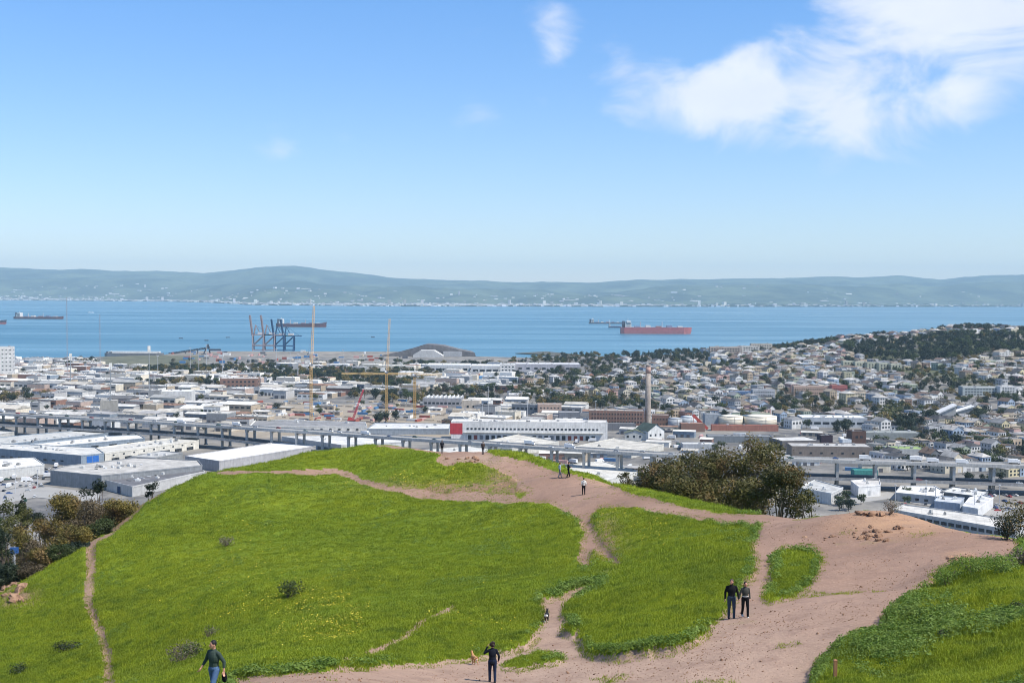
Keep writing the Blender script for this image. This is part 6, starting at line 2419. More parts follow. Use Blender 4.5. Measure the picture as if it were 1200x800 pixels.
def build_meadow():
    dpy = np.abs(np.diff(GPY, axis=0))[:, :-1]
    vis = GVIS[:-1, :-1] & GVIS[1:, 1:]
    px, py = GPX[:-1, :-1], GPY[:-1, :-1]
    dirt = GD[:-1, :-1] | GD[1:, 1:] | GD[:-1, 1:] | GD[1:, :-1]
    ok = vis & ~dirt & (px > -130) & (px < 1340) & (py < 830) & (GY[:-1, :-1] < 215)
    wgt = np.where(ok, np.clip(dpy, .25, 6) + .5, 0) * (1 - .7 * WORN[:-1, :-1])
    # nearness to a track, for the rank growth along the edges
    f = GDP.astype(float)
    for _ in range(7):
        f = (f + np.roll(f, 1, 0) + np.roll(f, -1, 0) + np.roll(f, 1, 1) + np.roll(f, -1, 1)) / 5
    near = f[:-1, :-1]
    g = np.random.default_rng(3)

    def sample(w, n):
        p = (w / w.sum()).ravel()
        k = g.choice(p.size, n, p=p)
        i, j = np.unravel_index(k, w.shape)
        u, v = g.random(n), g.random(n)
        b = lambda A: A[i, j] * (1 - u) * (1 - v) + A[i, j + 1] * u * (1 - v) + A[i + 1, j] * (1 - u) * v + A[i + 1, j + 1] * u * v
        return np.stack([b(GX), b(GY), b(GH)], -1), i, j
    N = 190000
    P_, i, j = sample(wgt, N)
    nr = near[i, j]
    rank = vnoise(P_[:, 0], P_[:, 1], 6, 51) + .35 * vnoise(P_[:, 0], P_[:, 1], 1.5, 52)
    ppx, ppy = px[i, j], py[i, j]
    edge = (nr > .03) & (ppy > 600) & (ppx > 240)
    rightside = (ppx > 1000) & (ppy > 640)
    weed = (edge & (g.random(N) < np.clip((rank - .5) * 1.0, .02, .45))) | (rightside & (g.random(N) < np.clip((rank - .75) * .5, 0, .13))) | ((rank > .95) & (ppy > 560) & (g.random(N) < .12))
    idx = np.where(weed, 4 + (g.random(N) < .5), g.integers(0, 4, N))
    dist = P_[:, 1]
    sc_ = g.uniform(.6, 1.25, N) * np.interp(dist, [30, 60, 170], [.75, .95, 1.35]) * np.where(weed, np.where(rightside | edge, 1.15, .8), 1) * (.75 + .5 * vnoise(P_[:, 0], P_[:, 1], 9, 53))
    rot = np.stack([g.normal(0, .12, N), g.normal(0, .12, N), g.uniform(0, 6.28, N)], -1)
    src = [tuft_mesh('grass_tuft', 13, .10, .30, .015, M['blades'], 1, 1.2), tuft_mesh('grass_tuft', 14, .08, .34, .017, M['blades'], 2, 1.4), tuft_mesh('grass_tuft', 10, .15, .26, .012, M['blades'], 3, 1.0), tuft_mesh('grass_tuft', 13, .065, .36, .018, M['blades'], 4, 1.6),
           weed_mesh('leafy_weed', 34, .30, .28, .05, M['weeds'], 5), weed_mesh('leafy_weed', 30, .20, .34, .055, M['weeds'], 6)]
    scatter('grass', P_, rot, sc_, idx, src, 'rank spring grass and leafy weeds covering the hill', 'grass')
    # yellow flowers in drifts
    fw = wgt * (np.exp(-(((px - 515) / 75) ** 2 + ((py - 566) / 9) ** 2)) * 1.6 * (.2 + (vnoise(GX[:-1, :-1], GY[:-1, :-1], 2.5, 72) > .5)) + np.exp(-(((px - 400) / 120) ** 2 + ((py - 725) / 32) ** 2)) * .5 * (vnoise(GX[:-1, :-1], GY[:-1, :-1], 3.0, 71) > .62) + np.exp(-(((px - 290) / 60) ** 2 + ((py - 660) / 60) ** 2)) * .08 + np.exp(-(((px - 745) / 40) ** 2 + ((py - 620) / 25) ** 2)) * .18)
    P_, i, j = sample(fw, 2400)
    mb = MB()
    for k in range(5):
        a = k * 1.2566
        mb.add([(0, 0, .3), (.05 * math.cos(a - .5), .05 * math.sin(a - .5), .31), (.075 * math.cos(a), .075 * math.sin(a), .325), (.05 * math.cos(a + .5), .05 * math.sin(a + .5), .31)], [(0, 1, 2, 3)])
    fl = bpy.data.objects.new('flower_head', mb.mesh('flower_head', M['petal']))
    scatter('yellow_flowers', P_, np.stack([g.normal(-.25, .25, len(P_)), g.normal(0, .25, len(P_)), g.uniform(0, 6.28, len(P_))], -1), g.uniform(.35, .9, len(P_)) * np.interp(P_[:, 1], [40, 160], [.6, 1.3]), np.zeros(len(P_)), [fl], 'yellow wildflowers in drifts among the hill grass', 'flowers')
    # pebbles and clods on the worn ground
    dw = np.where(vis & GD[:-1, :-1] & GD[1:, 1:] & (px > -20) & (px < 1220) & (py < 830), np.clip(dpy, .2, 6), 0) * (.25 + (vnoise(GX[:-1, :-1], GY[:-1, :-1], 5, 61) > .55) * 1.0)
    P_, i, j = sample(dw, 7500)
    scatter('pebbles', P_, g.uniform(0, 6.28, (len(P_), 3)), np.clip(g.lognormal(-4.0, .5, len(P_)), .01, .085) * np.interp(P_[:, 1], [40, 150], [.8, 1.6]), g.integers(0, 3, len(P_)), [bpy.data.objects.new('pebble', m_) for m_ in ROCKM[:3]], 'loose stones and clods on the dirt paths', 'pebbles')
    # sparse trodden grass on the paths
    sw = np.where(vis & GD[:-1, :-1] & (py < 830) & (px > -20) & (px < 1220), np.clip(dpy, .2, 6), 0) * (np.clip(near, 0, 1) < .97) * 1.0 + np.where(vis & GD[:-1, :-1] & (py < 830), 1, 0) * (vnoise(GX[:-1, :-1], GY[:-1, :-1], 3.4, 66) > .82) * .8
    P_, i, j = sample(sw, 7000)
    scatter('trodden_grass', P_, np.stack([g.normal(0, .2, len(P_)), g.normal(0, .2, len(P_)), g.uniform(0, 6.28, len(P_))], -1), g.uniform(.3, .8, len(P_)), g.integers(0, 2, len(P_)), [src[1], src[3]], 'thin trodden grass along the path edges', 'grass')


def rock_mesh(seed, n=9, m_=6):
    g = np.random.default_rng(seed)
    mb = MB().ellipsoid((0, 0, 0), 1, .8, .6, n, m_)
    v = np.array(mb.v)
    ph = g.uniform(0, 6.28, (5, 3))
    fr = g.normal(0, 1.6, (5, 3))
    k = 1 + .22 * sum(np.sin(v @ fr[q] + ph[q, 0]) for q in range(5)) / 2 + g.normal(0, .16, len(v))
    mb.v = [tuple(q) for q in v * k[:, None]]
    return mb.mesh('rock', M['rock'])


_t = Mat('orange_brown_rock', .95, .1)
_c = _t.ramp(_t.noise(1.6, 5, .65), [(.3, (.12, .07, .045)), (.52, (.28, .17, .11)), (.75, (.40, .27, .18))])
_t.color(_c)
_t.bump(_t.noise(7, 4, .7), .8, .08)
M['rock'] = _t.m
ROCKM = [rock_mesh(s_) for s_ in range(6)]


def lay_rocks():
    spots = []
    for _ in range(26):
        spots.append((rnd.gauss(1022, 16), rnd.gauss(625, 4.5), rnd.uniform(.05, .26), 'in the stony scar across the dirt mound'))
    for _ in range(14):
        spots.append((rnd.gauss(985, 20), rnd.gauss(631, 4), rnd.uniform(.04, .18), 'in the stony scar across the dirt mound'))
    for _ in range(9):
        spots.append((rnd.uniform(1008, 1050), rnd.uniform(601, 604), rnd.uniform(.1, .36), 'on the top edge of the dirt mound'))
    for _ in range(12):
        spots.append((rnd.gauss(1125, 9), rnd.gauss(653, 2), rnd.uniform(.06, .28), 'in the orange heap beside the green bank'))
    for _ in range(14):
        spots.append((rnd.uniform(522, 560), rnd.uniform(536, 545), rnd.uniform(.12, .4), 'in the outcrop near the lone dark-clothed walker'))
    for _ in range(14):
        spots.append((rnd.uniform(2, 30), rnd.uniform(686, 704), rnd.uniform(.3, .9), 'in the stone edge by the left-hand trees'))
    for (px, py, s, w) in spots:
        p = hillhit(px, py)
        sz = 'large' if s > .22 else 'small' if s < .12 else 'middling'
        o = mesh_obj('rock', ROCKM[rnd.randrange(6)], label=f'{sz} orange-brown rock {w}', cat='rock', group='rocks on the hill')
        o.location = (p[0], p[1], p[2] + s * .12)
        o.scale = (s * rnd.uniform(.8, 1.4), s, s * rnd.uniform(.6, 1.1))
        o.rotation_euler = (rnd.uniform(-.3, .3), rnd.uniform(-.3, .3), rnd.uniform(0, 6.28))


lay_rocks()
build_meadow()


# ------------------------------------------------------------------ shrubs and trees on the hill
def shrub(px, py, w, h, mat, label, n=900, leaf=.09, twiggy=False, name='shrub'):
    p = hillhit(px, py)
    r = empty(name, p, 0, label, 'shrub', 'shrubs on the hill')
    lob = []
    for i in range(7):
        a, q = rnd.uniform(0, 6.28), math.sqrt(rnd.random()) * w * .34
        s = rnd.uniform(.22, .36) * w
        lob.append((q * math.cos(a), q * math.sin(a), rnd.uniform(.3, .7) * h, s, s, min(s, h * .42)))
    V, Q = leaf_cloud(lob, n, leaf, rnd.randrange(9999), up=.5)
    mesh_obj('foliage', np_mesh('foliage', V, Q, M[mat], False), r)
    mb = MB()
    for i in range(14 if twiggy else 7):
        l = lob[i % 7]
        mb.tube((rnd.uniform(-.08, .08), rnd.uniform(-.08, .08), -.1), (l[0] + rnd.uniform(-.3, .3) * w * .4, l[1] + rnd.uniform(-.2, .2) * w * .4, l[2] * rnd.uniform(.9, 1.5)), .025, .008, 5)
    mb.build('stems', M['bark'], r, color=(.16, .12, .09, 1))


shrub(265, 641, 1.6, 1.1, 'leaf_grey', 'small dry grey-green shrub alone on the upper meadow', 420, .07, True)
shrub(338, 706, 2.0, 1.4, 'leaf_green', 'dark green shrub with leaning top in the middle of the meadow', 620, .08, True)
shrub(212, 779, 1.8, 1.05, 'leaf_grey', 'big dry grey-brown brush left of the man in the green sweater', 900, .05, True)
shrub(226, 770, 1.3, 1.0, 'leaf_green', 'dark green shrub behind the dry brush', 500, .05)
shrub(246, 752, 1.1, .9, 'leaf_grey', 'thin twiggy shrub behind the man in the green sweater', 260, .05, True)
shrub(75, 765, 2.2, .7, 'leaf_dark', 'low dark shrub beside the left-hand trail', 500, .07)
shrub(22, 790, 1.8, .6, 'leaf_green', 'low green shrub below the left-hand trees', 400, .07)
shrub(1110, 682, 1.6, .8, 'weeds', 'bushy bright green mound of weeds at the path corner', 900, .05)
shrub(1140, 672, 2.0, .9, 'weeds', 'green weed bank beside the orange rock heap', 1100, .05)
shrub(1175, 674, 2.2, 1.0, 'weeds', 'tall green weed bank with dry tops on the right slope', 1200, .05)
shrub(1196, 664, 1.6, .8, 'leaf_grey', 'grey-green dry weed clump at the crest of the right slope', 800, .05)
shrub(1190, 722, .7, .45, 'leaf_green', 'little dark shrub on the right meadow', 240, .04)
shrub(1103, 752, .6, .3, 'leaf_green', 'small dark weed patch on the right meadow', 240, .04)
shrub(673, 741, .75, .45, 'weeds', 'round bright green tuft standing alone on the dog path', 320, .045)
shrub(1195, 630, 2.6, 2.2, 'leaf_olive', 'rounded olive-brown bush at the end of the dirt mound', 2400, .06)
shrub(1180, 632, 1.9, 1.6, 'leaf_dark', 'dark bush joined to the olive-brown bush at the mound', 1400, .06)
shrub(1043, 602, 1.7, 1.1, 'leaf_grey', 'wispy grey shrub on the top of the dirt mound', 420, .05, True)


def big_tree(label, px, d, ytop, wpx, mat, seed, n=9000, leaf=.14, name='tree', group=None, zbot=.12, lobes=20, gaps=1.0):
    """a tree rooted on the back slope of the hill, its crown top at photo row ytop"""
    v = raydir(px, ytop)
    x = v[0] * d
    zt = CAMZ + v[2] * d
    zg = hillz(x, d)
    H = zt - zg
    W = wpx / F * d
    g = random.Random(seed)
    r = empty(name, (x, d, zg), 0, label, 'tree', group)
    mb = MB()
    lean = Vector((g.uniform(-.5, .5), g.uniform(-.3, .3), 0))
    fork = Vector((lean.x * .5, lean.y * .5, H * .28))
    mb.tube((0, 0, -.6), fork, .30 + H * .008, .20, 9)
    lob = []
    for i in range(lobes):
        a = g.uniform(0, 6.28)
        t = g.uniform(zbot, .93)
        env = math.sqrt(max(.05, 1 - ((t - .5) / .58) ** 2))
        q = math.sqrt(g.random()) * W * .40 * env
        s = W * g.uniform(.15, .27) * gaps
        c = Vector((q * math.cos(a), q * math.sin(a), H * t))
        lob.append((c.x, c.y, c.z, s, s, s * g.uniform(.55, .85)))
        mid = fork.lerp(c, .5) + Vector((g.uniform(-.5, .5), g.uniform(-.5, .5), .3))
        mb.tube(fork, mid, .10, .06, 5)
        mb.tube(mid, c, .06, .02, 5)
    lob.append((lean.x, lean.y, H * .93, W * .15, W * .15, H * .07))
    mb.build('trunk', M['bark'], r, color=(.16, .125, .10, 1))
    V, Q = leaf_cloud(lob, int(n * 1.25), leaf * .85, seed, up=.3, droop=.8)
    # torn outline: stray sprays around the lobes
    V2, Q2 = leaf_cloud([(l[0], l[1], l[2], l[3] * 1.45, l[4] * 1.45, l[5] * 1.4) for l in lob], int(n * .28), leaf * .8, seed + 50, up=.3, droop=.8)
    V, Q = np.concatenate([V, V2]), np.concatenate([Q, Q2 + len(V)])
    mesh_obj('crown', np_mesh('crown', V, Q, M[mat], False), r)


GT = 'gum trees behind the dirt track'
big_tree('broad olive-brown gum tree at the low end of the row behind the track', 772, 130, 541, 60, 'leaf_euc', 1, 7000, .15, group=GT)
big_tree('dense rounded gum tree second from the low end of the row', 806, 134, 528, 84, 'leaf_euc', 2, 11000, .15, group=GT, lobes=20)
big_tree('dense dark gum tree in the middle of the row behind the track', 842, 126, 530, 84, 'leaf_euc', 3, 11000, .15, group=GT, lobes=20)
big_tree('tallest gum tree of the row with open leaning crown', 884, 124, 509, 80, 'leaf_euc', 4, 11500, .15, group=GT, lobes=20, zbot=.15)
big_tree('lower gum tree hugging the tallest one on the mound side', 915, 116, 540, 66, 'leaf_euc', 5, 8500, .15, group=GT)
big_tree('thin gum sapling at the mound end of the row', 944, 112, 572, 34, 'leaf_euc', 6, 1500, .12, group=GT, gaps=.8)
big_tree('sparse gum sapling at the low end of the row, in front of the pale roof', 736, 132, 552, 26, 'leaf_euc', 7, 650, .13, group=GT, gaps=.8)
big_tree('short gum tree with brownish crown filling the middle of the row', 862, 118, 560, 90, 'leaf_euc', 8, 9000, .15, group=GT, zbot=.1)
big_tree('short gum bush below the dense rounded tree', 800, 122, 562, 90, 'leaf_euc', 9, 8000, .15, group=GT, zbot=.1)
LT = 'trees below the left edge of the meadow'
big_tree('golden olive broad tree in the left-hand grove', 68, 146, 580, 62, 'leaf_olive', 11, 9000, .15, group=LT, lobes=18)
big_tree('brown flowering tree beside the golden olive one', 104, 142, 586, 56, 'leaf_brown', 12, 8000, .13, group=LT, lobes=18, zbot=.05)
big_tree('pale-flecked olive bush tree by the trail fork', 140, 146, 588, 44, 'leaf_olive', 13, 5000, .13, group=LT, zbot=.05)
big_tree('dark green round tree lowest in the left-hand grove', 72, 126, 640, 34, 'leaf_green', 14, 4500, .12, group=LT, zbot=.05)
big_tree('olive-green tall tree at the far edge of the left-hand grove', 6, 142, 582, 46, 'leaf_spring', 15, 5500, .14, group=LT)
big_tree('yellow-green tree beside the dark gap in the left-hand grove', 28, 150, 590, 30, 'leaf_spring', 16, 3200, .13, group=LT)
big_tree('deep green cypress-like tree at the left edge by the stone wall', -2, 128, 620, 34, 'leaf_dark', 17, 4500, .13, group=LT)
big_tree('brownish shrub tree in front of the golden olive tree', 42, 134, 632, 44, 'leaf_brown', 18, 4500, .12, group=LT, zbot=.05)
big_tree('dry brown bush tree above the stone edge', 40, 124, 662, 34, 'leaf_brown', 19, 3000, .11, group=LT, zbot=.05)
big_tree('olive bush tree between the brown and dark green ones', 88, 134, 618, 44, 'leaf_olive', 20, 5200, .13, group=LT, zbot=.05)
big_tree('grey-green bush tree under the trail fork', 118, 138, 612, 40, 'leaf_green', 21, 4500, .13, group=LT, zbot=.05)
for _k, (_px, _dd, _yt, _ww, _mm, _nm) in enumerate([(22, 138, 616, 50, 'leaf_olive', 'olive-brown bush tree shading the dark gap'), (-8, 150, 596, 60, 'leaf_green', 'broad green tree at the outer end of the left-hand grove'), (55, 132, 640, 46, 'leaf_olive', 'brown-green bush tree above the dark round one'), (92, 128, 640, 34, 'leaf_dark', 'dark bush squeezed below the trail fork'), (14, 124, 664, 40, 'leaf_dark', 'dark thicket behind the stone edge'), (128, 150, 596, 40, 'leaf_brown', 'russet bush tree behind the pale-flecked one'), (84, 156, 588, 50, 'leaf_olive', 'tawny tree rising behind the brown flowering one'), (46, 152, 600, 44, 'leaf_dark', 'dark evergreen at the heart of the left-hand grove')]):
    big_tree(_nm, _px, _dd, _yt, _ww, _mm, 40 + _k, 5200, .14, group=LT, zbot=.02)
big_tree('spiky dark cypress with spreading boughs in front of the grey warehouse', 112, 176, 560, 46, 'leaf_dark', 22, 2600, .16, group=LT, zbot=.12, gaps=.62)
big_tree('small spiky dark cypress beside the blue loading door', 178, 178, 563, 26, 'leaf_dark', 23, 1300, .15, group=LT, zbot=.12, gaps=.62)
big_tree('slim palm-topped tree rising over the left-hand grove', 24, 158, 580, 20, 'leaf_dark', 24, 900, .2, group=LT, zbot=.7, gaps=.8)


def post(px, py, h, label):
    p = hillhit(px, py)
    r = empty('wooden_post', p, 0, label, 'post')
    MB().box(0, 0, -.3, .11, .11, h + .3).build('shaft', M['wood'], r)
    mb = MB()
    mb.add([(-.06, -.06, h), (.06, -.06, h), (.06, .06, h), (-.06, .06, h), (0, 0, h + .04)], [(0, 3, 2, 1), (0, 1, 4), (1, 2, 4), (2, 3, 4), (3, 0, 4)])
    mb.build('cap', M['wood'], r)


post(978.5, 809, .62, 'short orange-brown wooden post at the edge of the right meadow')


def blue_sign():
    d = 136
    a = at(17, 648, d)
    zg = hillz(a[0], d)
    r = empty('street_sign', (a[0], d, zg), .2, 'blue-topped roadside post among the left-hand trees', 'sign')
    H = CAMZ + raydir(17, 640)[2] * d - zg
    MB().tube((0, 0, -.5), (0, 0, H), .11, n=8).build('pole', M['steel'], r, color=(.4, .42, .45, 1))
    MB().box(0, -.14, H - .75, .95, .06, .7).build('panel', M['paint'], r, color=(.05, .15, .42, 1))


blue_sign()


# ------------------------------------------------------------------ people and dogs
def remesh(o, vox, smooth=4):
    m_ = o.modifiers.new('remesh', 'REMESH')
    m_.mode = 'VOXEL'
    m_.voxel_size = vox
    m_.use_smooth_shade = True
    if smooth:
        s = o.modifiers.new('smooth', 'SMOOTH')
        s.iterations = smooth
        s.factor = .5
    return o


def hand(mb, wrist, elbow, side, fwd, curl=.5, fr=.0088):
    w, e = Vector(wrist), Vector(elbow)
    d = (w - e).normalized()
    f = Vector(fwd)
    f = (f - d * f.dot(d)).normalized()          # thumb side
    n = d.cross(f) * side                        # palm normal
    c = w + d * .05
    for k, off in enumerate((.030, .010, -.010, -.030)):
        mb.capsule(w, .022, c + f * off + d * .035, .013, 8)
        b = c + f * off + d * .035
        ln = (.040, .046, .042, .032)[k]
        k1 = b + (d * math.cos(curl) - n * math.sin(curl)) * ln
        k2 = k1 + (d * math.cos(curl * 2.2) - n * math.sin(curl * 2.2)) * ln * .8
        mb.capsule(b, fr, k1, fr * .95, 6)
        mb.capsule(k1, fr * .95, k2, fr * .8, 6)
    t0 = w + d * .025 + f * .022
    t1 = t0 + (d * .6 + f * .75).normalized() * .038
    t2 = t1 + (d * .9 + f * .3).normalized() * .030
    mb.capsule(t0, .011, t1, .0105, 6)
    mb.capsule(t1, .0105, t2, .009, 6)


def person(label, px, py, H, yaw, shirt, pants, hair, shoe=(.05, .045, .04, 1), arms=None, stride=.16, female=False, curly=False, look=0.0, sleeves=1.0, near=True, group=None, bulk=1.0, extra=None, hoodie=False):
    p = hillhit(px, py)
    s = H / 1.75
    r = empty('person', p, yaw, label, 'person', group, (s, s, s))
    vox = .0085 if near else .016
    sw = .165 if female else .19
    hip = .095
    arms = arms or {}
    EL = Vector(arms.get('le', (-sw - .06, -.04, 1.14)))
    WL = Vector(arms.get('lw', (-sw - .07, .07, .90)))
    ER = Vector(arms.get('re', (sw + .06, -.04, 1.14)))
    WR = Vector(arms.get('rw', (sw + .07, .07, .90)))
    SL, SR = Vector((-sw, 0, 1.395)), Vector((sw, 0, 1.395))
    legs = []
    for sd, st in ((-1, stride), (1, -stride)):
        hp = Vector((sd * hip, 0, .93))
        an = Vector((sd * (hip + .01), st, .085 + (0.05 if st < 0 and stride > .1 else 0)))
        kn = Vector((sd * (hip + .01), st * .45 + .05, .50))
        legs.append((hp, kn, an, sd, st))
    hc = Vector((math.sin(look) * .015, .02 + math.cos(look) * .01, 1.635))

    def hrot(x, y, z):
        c, n = math.cos(-look), math.sin(-look)
        return (hc.x + x * c - y * n, hc.y + x * n + y * c, hc.z + z)
    # the body: one continuous surface
    mb = MB()
    mb.ellipsoid((0, 0, 1.28), sw * .86, .105, .2)
    mb.ellipsoid((0, 0, 1.0), .145, .10, .15)
    mb.capsule((0, 0, 1.05), .115, (0, 0, 1.3), .125, 12, .75)
    mb.capsule(SL, .05, SR, .05)
    mb.capsule((0, -.005, 1.42), .058, (0, .01, 1.56), .052)
    mb.ellipsoid(hc, .076, .094, .116, 14, 10)
    mb.ellipsoid(hrot(0, .035, -.055), .058, .06, .06)
    mb.capsule(hrot(0, .085, .012), .010, hrot(0, .112, -.022), .017, 6)
    for sd in (-1, 1):
        mb.ellipsoid(hrot(sd * .078, -.005, -.005), .012, .022, .032, 8, 6)
    for S_, E_, W__ in ((SL, EL, WL), (SR, ER, WR)):
        mb.capsule(S_, .047, E_, .038)
        mb.capsule(E_, .038, W__, .026)
    hand(mb, WL, EL, 1, (0.2, 1, 0), .45 if near else .3, .0095 if near else .012)
    hand(mb, WR, ER, -1, (-0.2, 1, 0), .45 if near else .3, .0095 if near else .012)
    for hp, kn, an, sd, st in legs:
        mb.capsule(hp, .082, kn, .055)
        mb.capsule(kn, .054, an, .036)
        mb.capsule(an + Vector((0, -.03, -.04)), .035, an + Vector((0, .13, -.05)), .03)
    remesh(mb.build('body', M['skin'], r, True), vox)
    for sd in (-1, 1):
        MB().ellipsoid(hrot(sd * .031, .087, .012), .011, .008, .007, 8, 6).build('eye', M['rubber'], r, True)
    MB().ellipsoid(hrot(0, .094, -.058), .024, .008, .007, 8, 6).build('mouth', M['cloth'], r, True, (.30, .10, .09, 1))
    # clothing
    b = bulk
    mb = MB()
    mb.ellipsoid((0, 0, 1.27), (sw * .86 + .03) * b, .135 * b, .225, 14, 10)
    mb.capsule((0, 0, .99), .150 * b, (0, 0, 1.3), .150 * b, 12, .78)
    mb.capsule(SL + Vector((.02, 0, -.01)), .058 * b, SR + Vector((-.02, 0, -.01)), .058 * b)
    for S_ in (SL, SR):
        mb.capsule((0, -.01, 1.455), .055, S_ + Vector((0, 0, .0)), .052 * b)
    mb.capsule((0, -.01, 1.44), .074, (0, 0, 1.475), .066)
    if hoodie:
        mb.ellipsoid((0, -.085, 1.47), .11, .06, .075)
    for S_, E_, W__ in ((SL, EL, WL), (SR, ER, WR)):
        mb.capsule(S_, .060 * b, E_, .050 * b)
        if sleeves > .3:
            mb.capsule(E_, .050 * b, E_.lerp(W__, sleeves * .93), .040 * b)
    remesh(mb.build('shirt', M['cloth'], r, True, shirt), vox * 1.3, 3)
    mb = MB()
    mb.ellipsoid((0, 0, .965), .178, .128, .13, 14, 8)
    for hp, kn, an, sd, st in legs:
        mb.capsule(hp + Vector((0, 0, -.02)), .102, kn, .072)
        mb.capsule(kn, .072, an + Vector((0, -.005, .0)), .058)
    remesh(mb.build('trousers', M['cloth'], r, True, pants), vox * 1.3, 3)
    for hp, kn, an, sd, st in legs:
        mb = MB()
        mb.capsule(an + Vector((0, -.035, -.042)), .044, an + Vector((0, .14, -.05)), .038, 10)
        mb.capsule(an + Vector((0, -.02, -.01)), .048, an + Vector((0, 0, .02)), .045, 10)
        mb.box(an.x, an.y + .05, max(.0, an.z - .088), .085, .27, .022)
        mb.build('shoe', M['cloth'], r, True, shoe)
    mb = MB()
    if curly:
        g = random.Random(4)
        mb.ellipsoid(hrot(0, -.035, .02), .105, .105, .125)
        for i in range(26):
            a, t = g.uniform(0, 6.28), g.uniform(-.5, 1.4)
            mb.ellipsoid(hrot(.105 * math.cos(a) * math.cos(t * .8), -.045 + .085 * math.sin(a) * math.cos(t * .8), .02 + .115 * math.sin(t)), .034, .034, .034, 8, 6)
        remesh(mb.build('hair', M['hair'], r, True, hair), .012, 1)
    else:
        mb.ellipsoid(hrot(0, -.016, .03), .085, .097, .098, 14, 10)
        if female:
            mb.ellipsoid(hrot(0, -.07, -.03), .07, .05, .13)
        o = remesh(mb.build('hair', M['hair'], r, True, hair), .011, 1)
    if extra:
        extra(r, EL, WL, ER, WR)
    return r


def midriff(r, *a):
    remesh(MB().ellipsoid((0, 0, 1.035), .162, .122, .05, 14, 8).build('white_waistband', M['cloth'], r, True, (.75, .74, .72, 1)), .012, 2)


def beard(r, *a):
    MB().ellipsoid((-.012, .065, 1.565), .058, .055, .05, 10, 8).build('beard', M['hair'], r, True, (.05, .035, .028, 1))


def jacket_hem(r, *a):
    remesh(MB().capsule((0, 0, .9), .17, (0, 0, 1.05), .155, 12, .78).build('jacket_hem', M['cloth'], r, True, (.013, .016, .024, 1)), .012, 2)


NAVY, BLACK, JEAN, DGREEN = (.010, .013, .025, 1), (.012, .012, .014, 1), (.075, .13, .24, 1), (.045, .065, .055, 1)
# the man in the green sweater walking down to the left, mostly cut by the picture edge
person('man in dark green sweater and blue jeans striding beside the dry brush', 251, 829, 1.78, R_(146), DGREEN, JEAN, (.012, .010, .010, 1), arms={'le': (-.30, -.10, 1.16), 'lw': (-.33, -.06, .92), 're': (.30, .02, 1.15), 'rw': (.34, .16, .95)}, stride=.26, look=R_(20), sleeves=.62, bulk=1.03)
_q = hillhit(251, 829)
_b = empty('shoulder_bag', (_q[0] + .30, _q[1] - .02, _q[2] + .62), R_(146), 'black bag hanging at the hand of the man in the green sweater', 'bag')
remesh(MB().ellipsoid((0, 0, .1), .10, .06, .15).build('pouch', M['cloth'], _b, True, BLACK), .012, 3)
MB().tube((0, -.01, .2), (0, 0, .32), .012, n=6).build('handle', M['cloth'], _b, True, BLACK)
# the woman walking away with the tan dog
person('woman with dark curly hair in black jacket and navy jeans walking away, hand raised', 577, 797, 1.68, R_(6), (.013, .016, .024, 1), (.018, .028, .06, 1), (.03, .018, .013, 1), arms={'le': (-.34, .05, 1.27), 'lw': (-.20, .16, 1.52), 're': (.28, -.06, 1.15), 'rw': (.27, .07, .93)}, stride=.10, female=True, curly=True, extra=jacket_hem)
# the couple hand in hand
person('bearded man in black sweater and grey jeans holding hands with the woman', 857, 722, 1.82, R_(176), BLACK, (.055, .075, .105, 1), (.08, .05, .035, 1), arms={'le': (-.27, -.02, 1.15), 'lw': (-.31, .05, .88), 're': (.27, -.04, 1.14), 'rw': (.28, .03, .88)}, stride=.08, look=R_(28), bulk=1.06, extra=beard)
person('woman in dark cropped jacket and black trousers holding hands with the bearded man', 873, 720.5, 1.64, R_(184), (.06, .062, .055, 1), BLACK, (.03, .018, .014, 1), shoe=(.6, .58, .55, 1), arms={'le': (-.22, -.05, 1.15), 'lw': (-.22, .06, .93), 're': (.26, -.02, 1.12), 'rw': (.30, .02, .92)}, stride=.14, female=True, look=R_(-10), extra=midriff)
# walkers on the upper track
person('person in white hooded top and black trousers walking away on the upper track', 684, 579, 1.74, R_(3), (.62, .60, .56, 1), BLACK, (.05, .035, .03, 1), stride=.05, near=False, hoodie=True, bulk=1.1)
person('walker in pale blue shirt and grey trousers beside the one in black', 656, 559, 1.74, R_(-70), (.36, .43, .52, 1), (.13, .15, .18, 1), (.10, .07, .05, 1), stride=.24, near=False, arms={'re': (.25, -.12, 1.16), 'rw': (.26, -.04, .93)})
person('walker all in black with arms lifted beside the one in pale blue', 666, 559, 1.78, R_(-75), BLACK, BLACK, (.02, .016, .014, 1), stride=.2, near=False, arms={'re': (.28, .05, 1.18), 'rw': (.2, .26, 1.2), 'le': (-.28, .05, 1.18), 'lw': (-.2, .26, 1.2)})
person('lone person in dark jacket standing on the hilltop beside the outcrop', 518, 530.5, 1.80, R_(10), (.03, .032, .04, 1), BLACK, (.03, .02, .018, 1), stride=.03, near=False, bulk=1.15)
person('person in brown top standing on the hilltop grass edge by the freeway view', 566, 532, 1.72, R_(-15), (.10, .075, .065, 1), (.05, .05, .06, 1), (.03, .02, .018, 1), stride=.03, near=False, bulk=1.1)


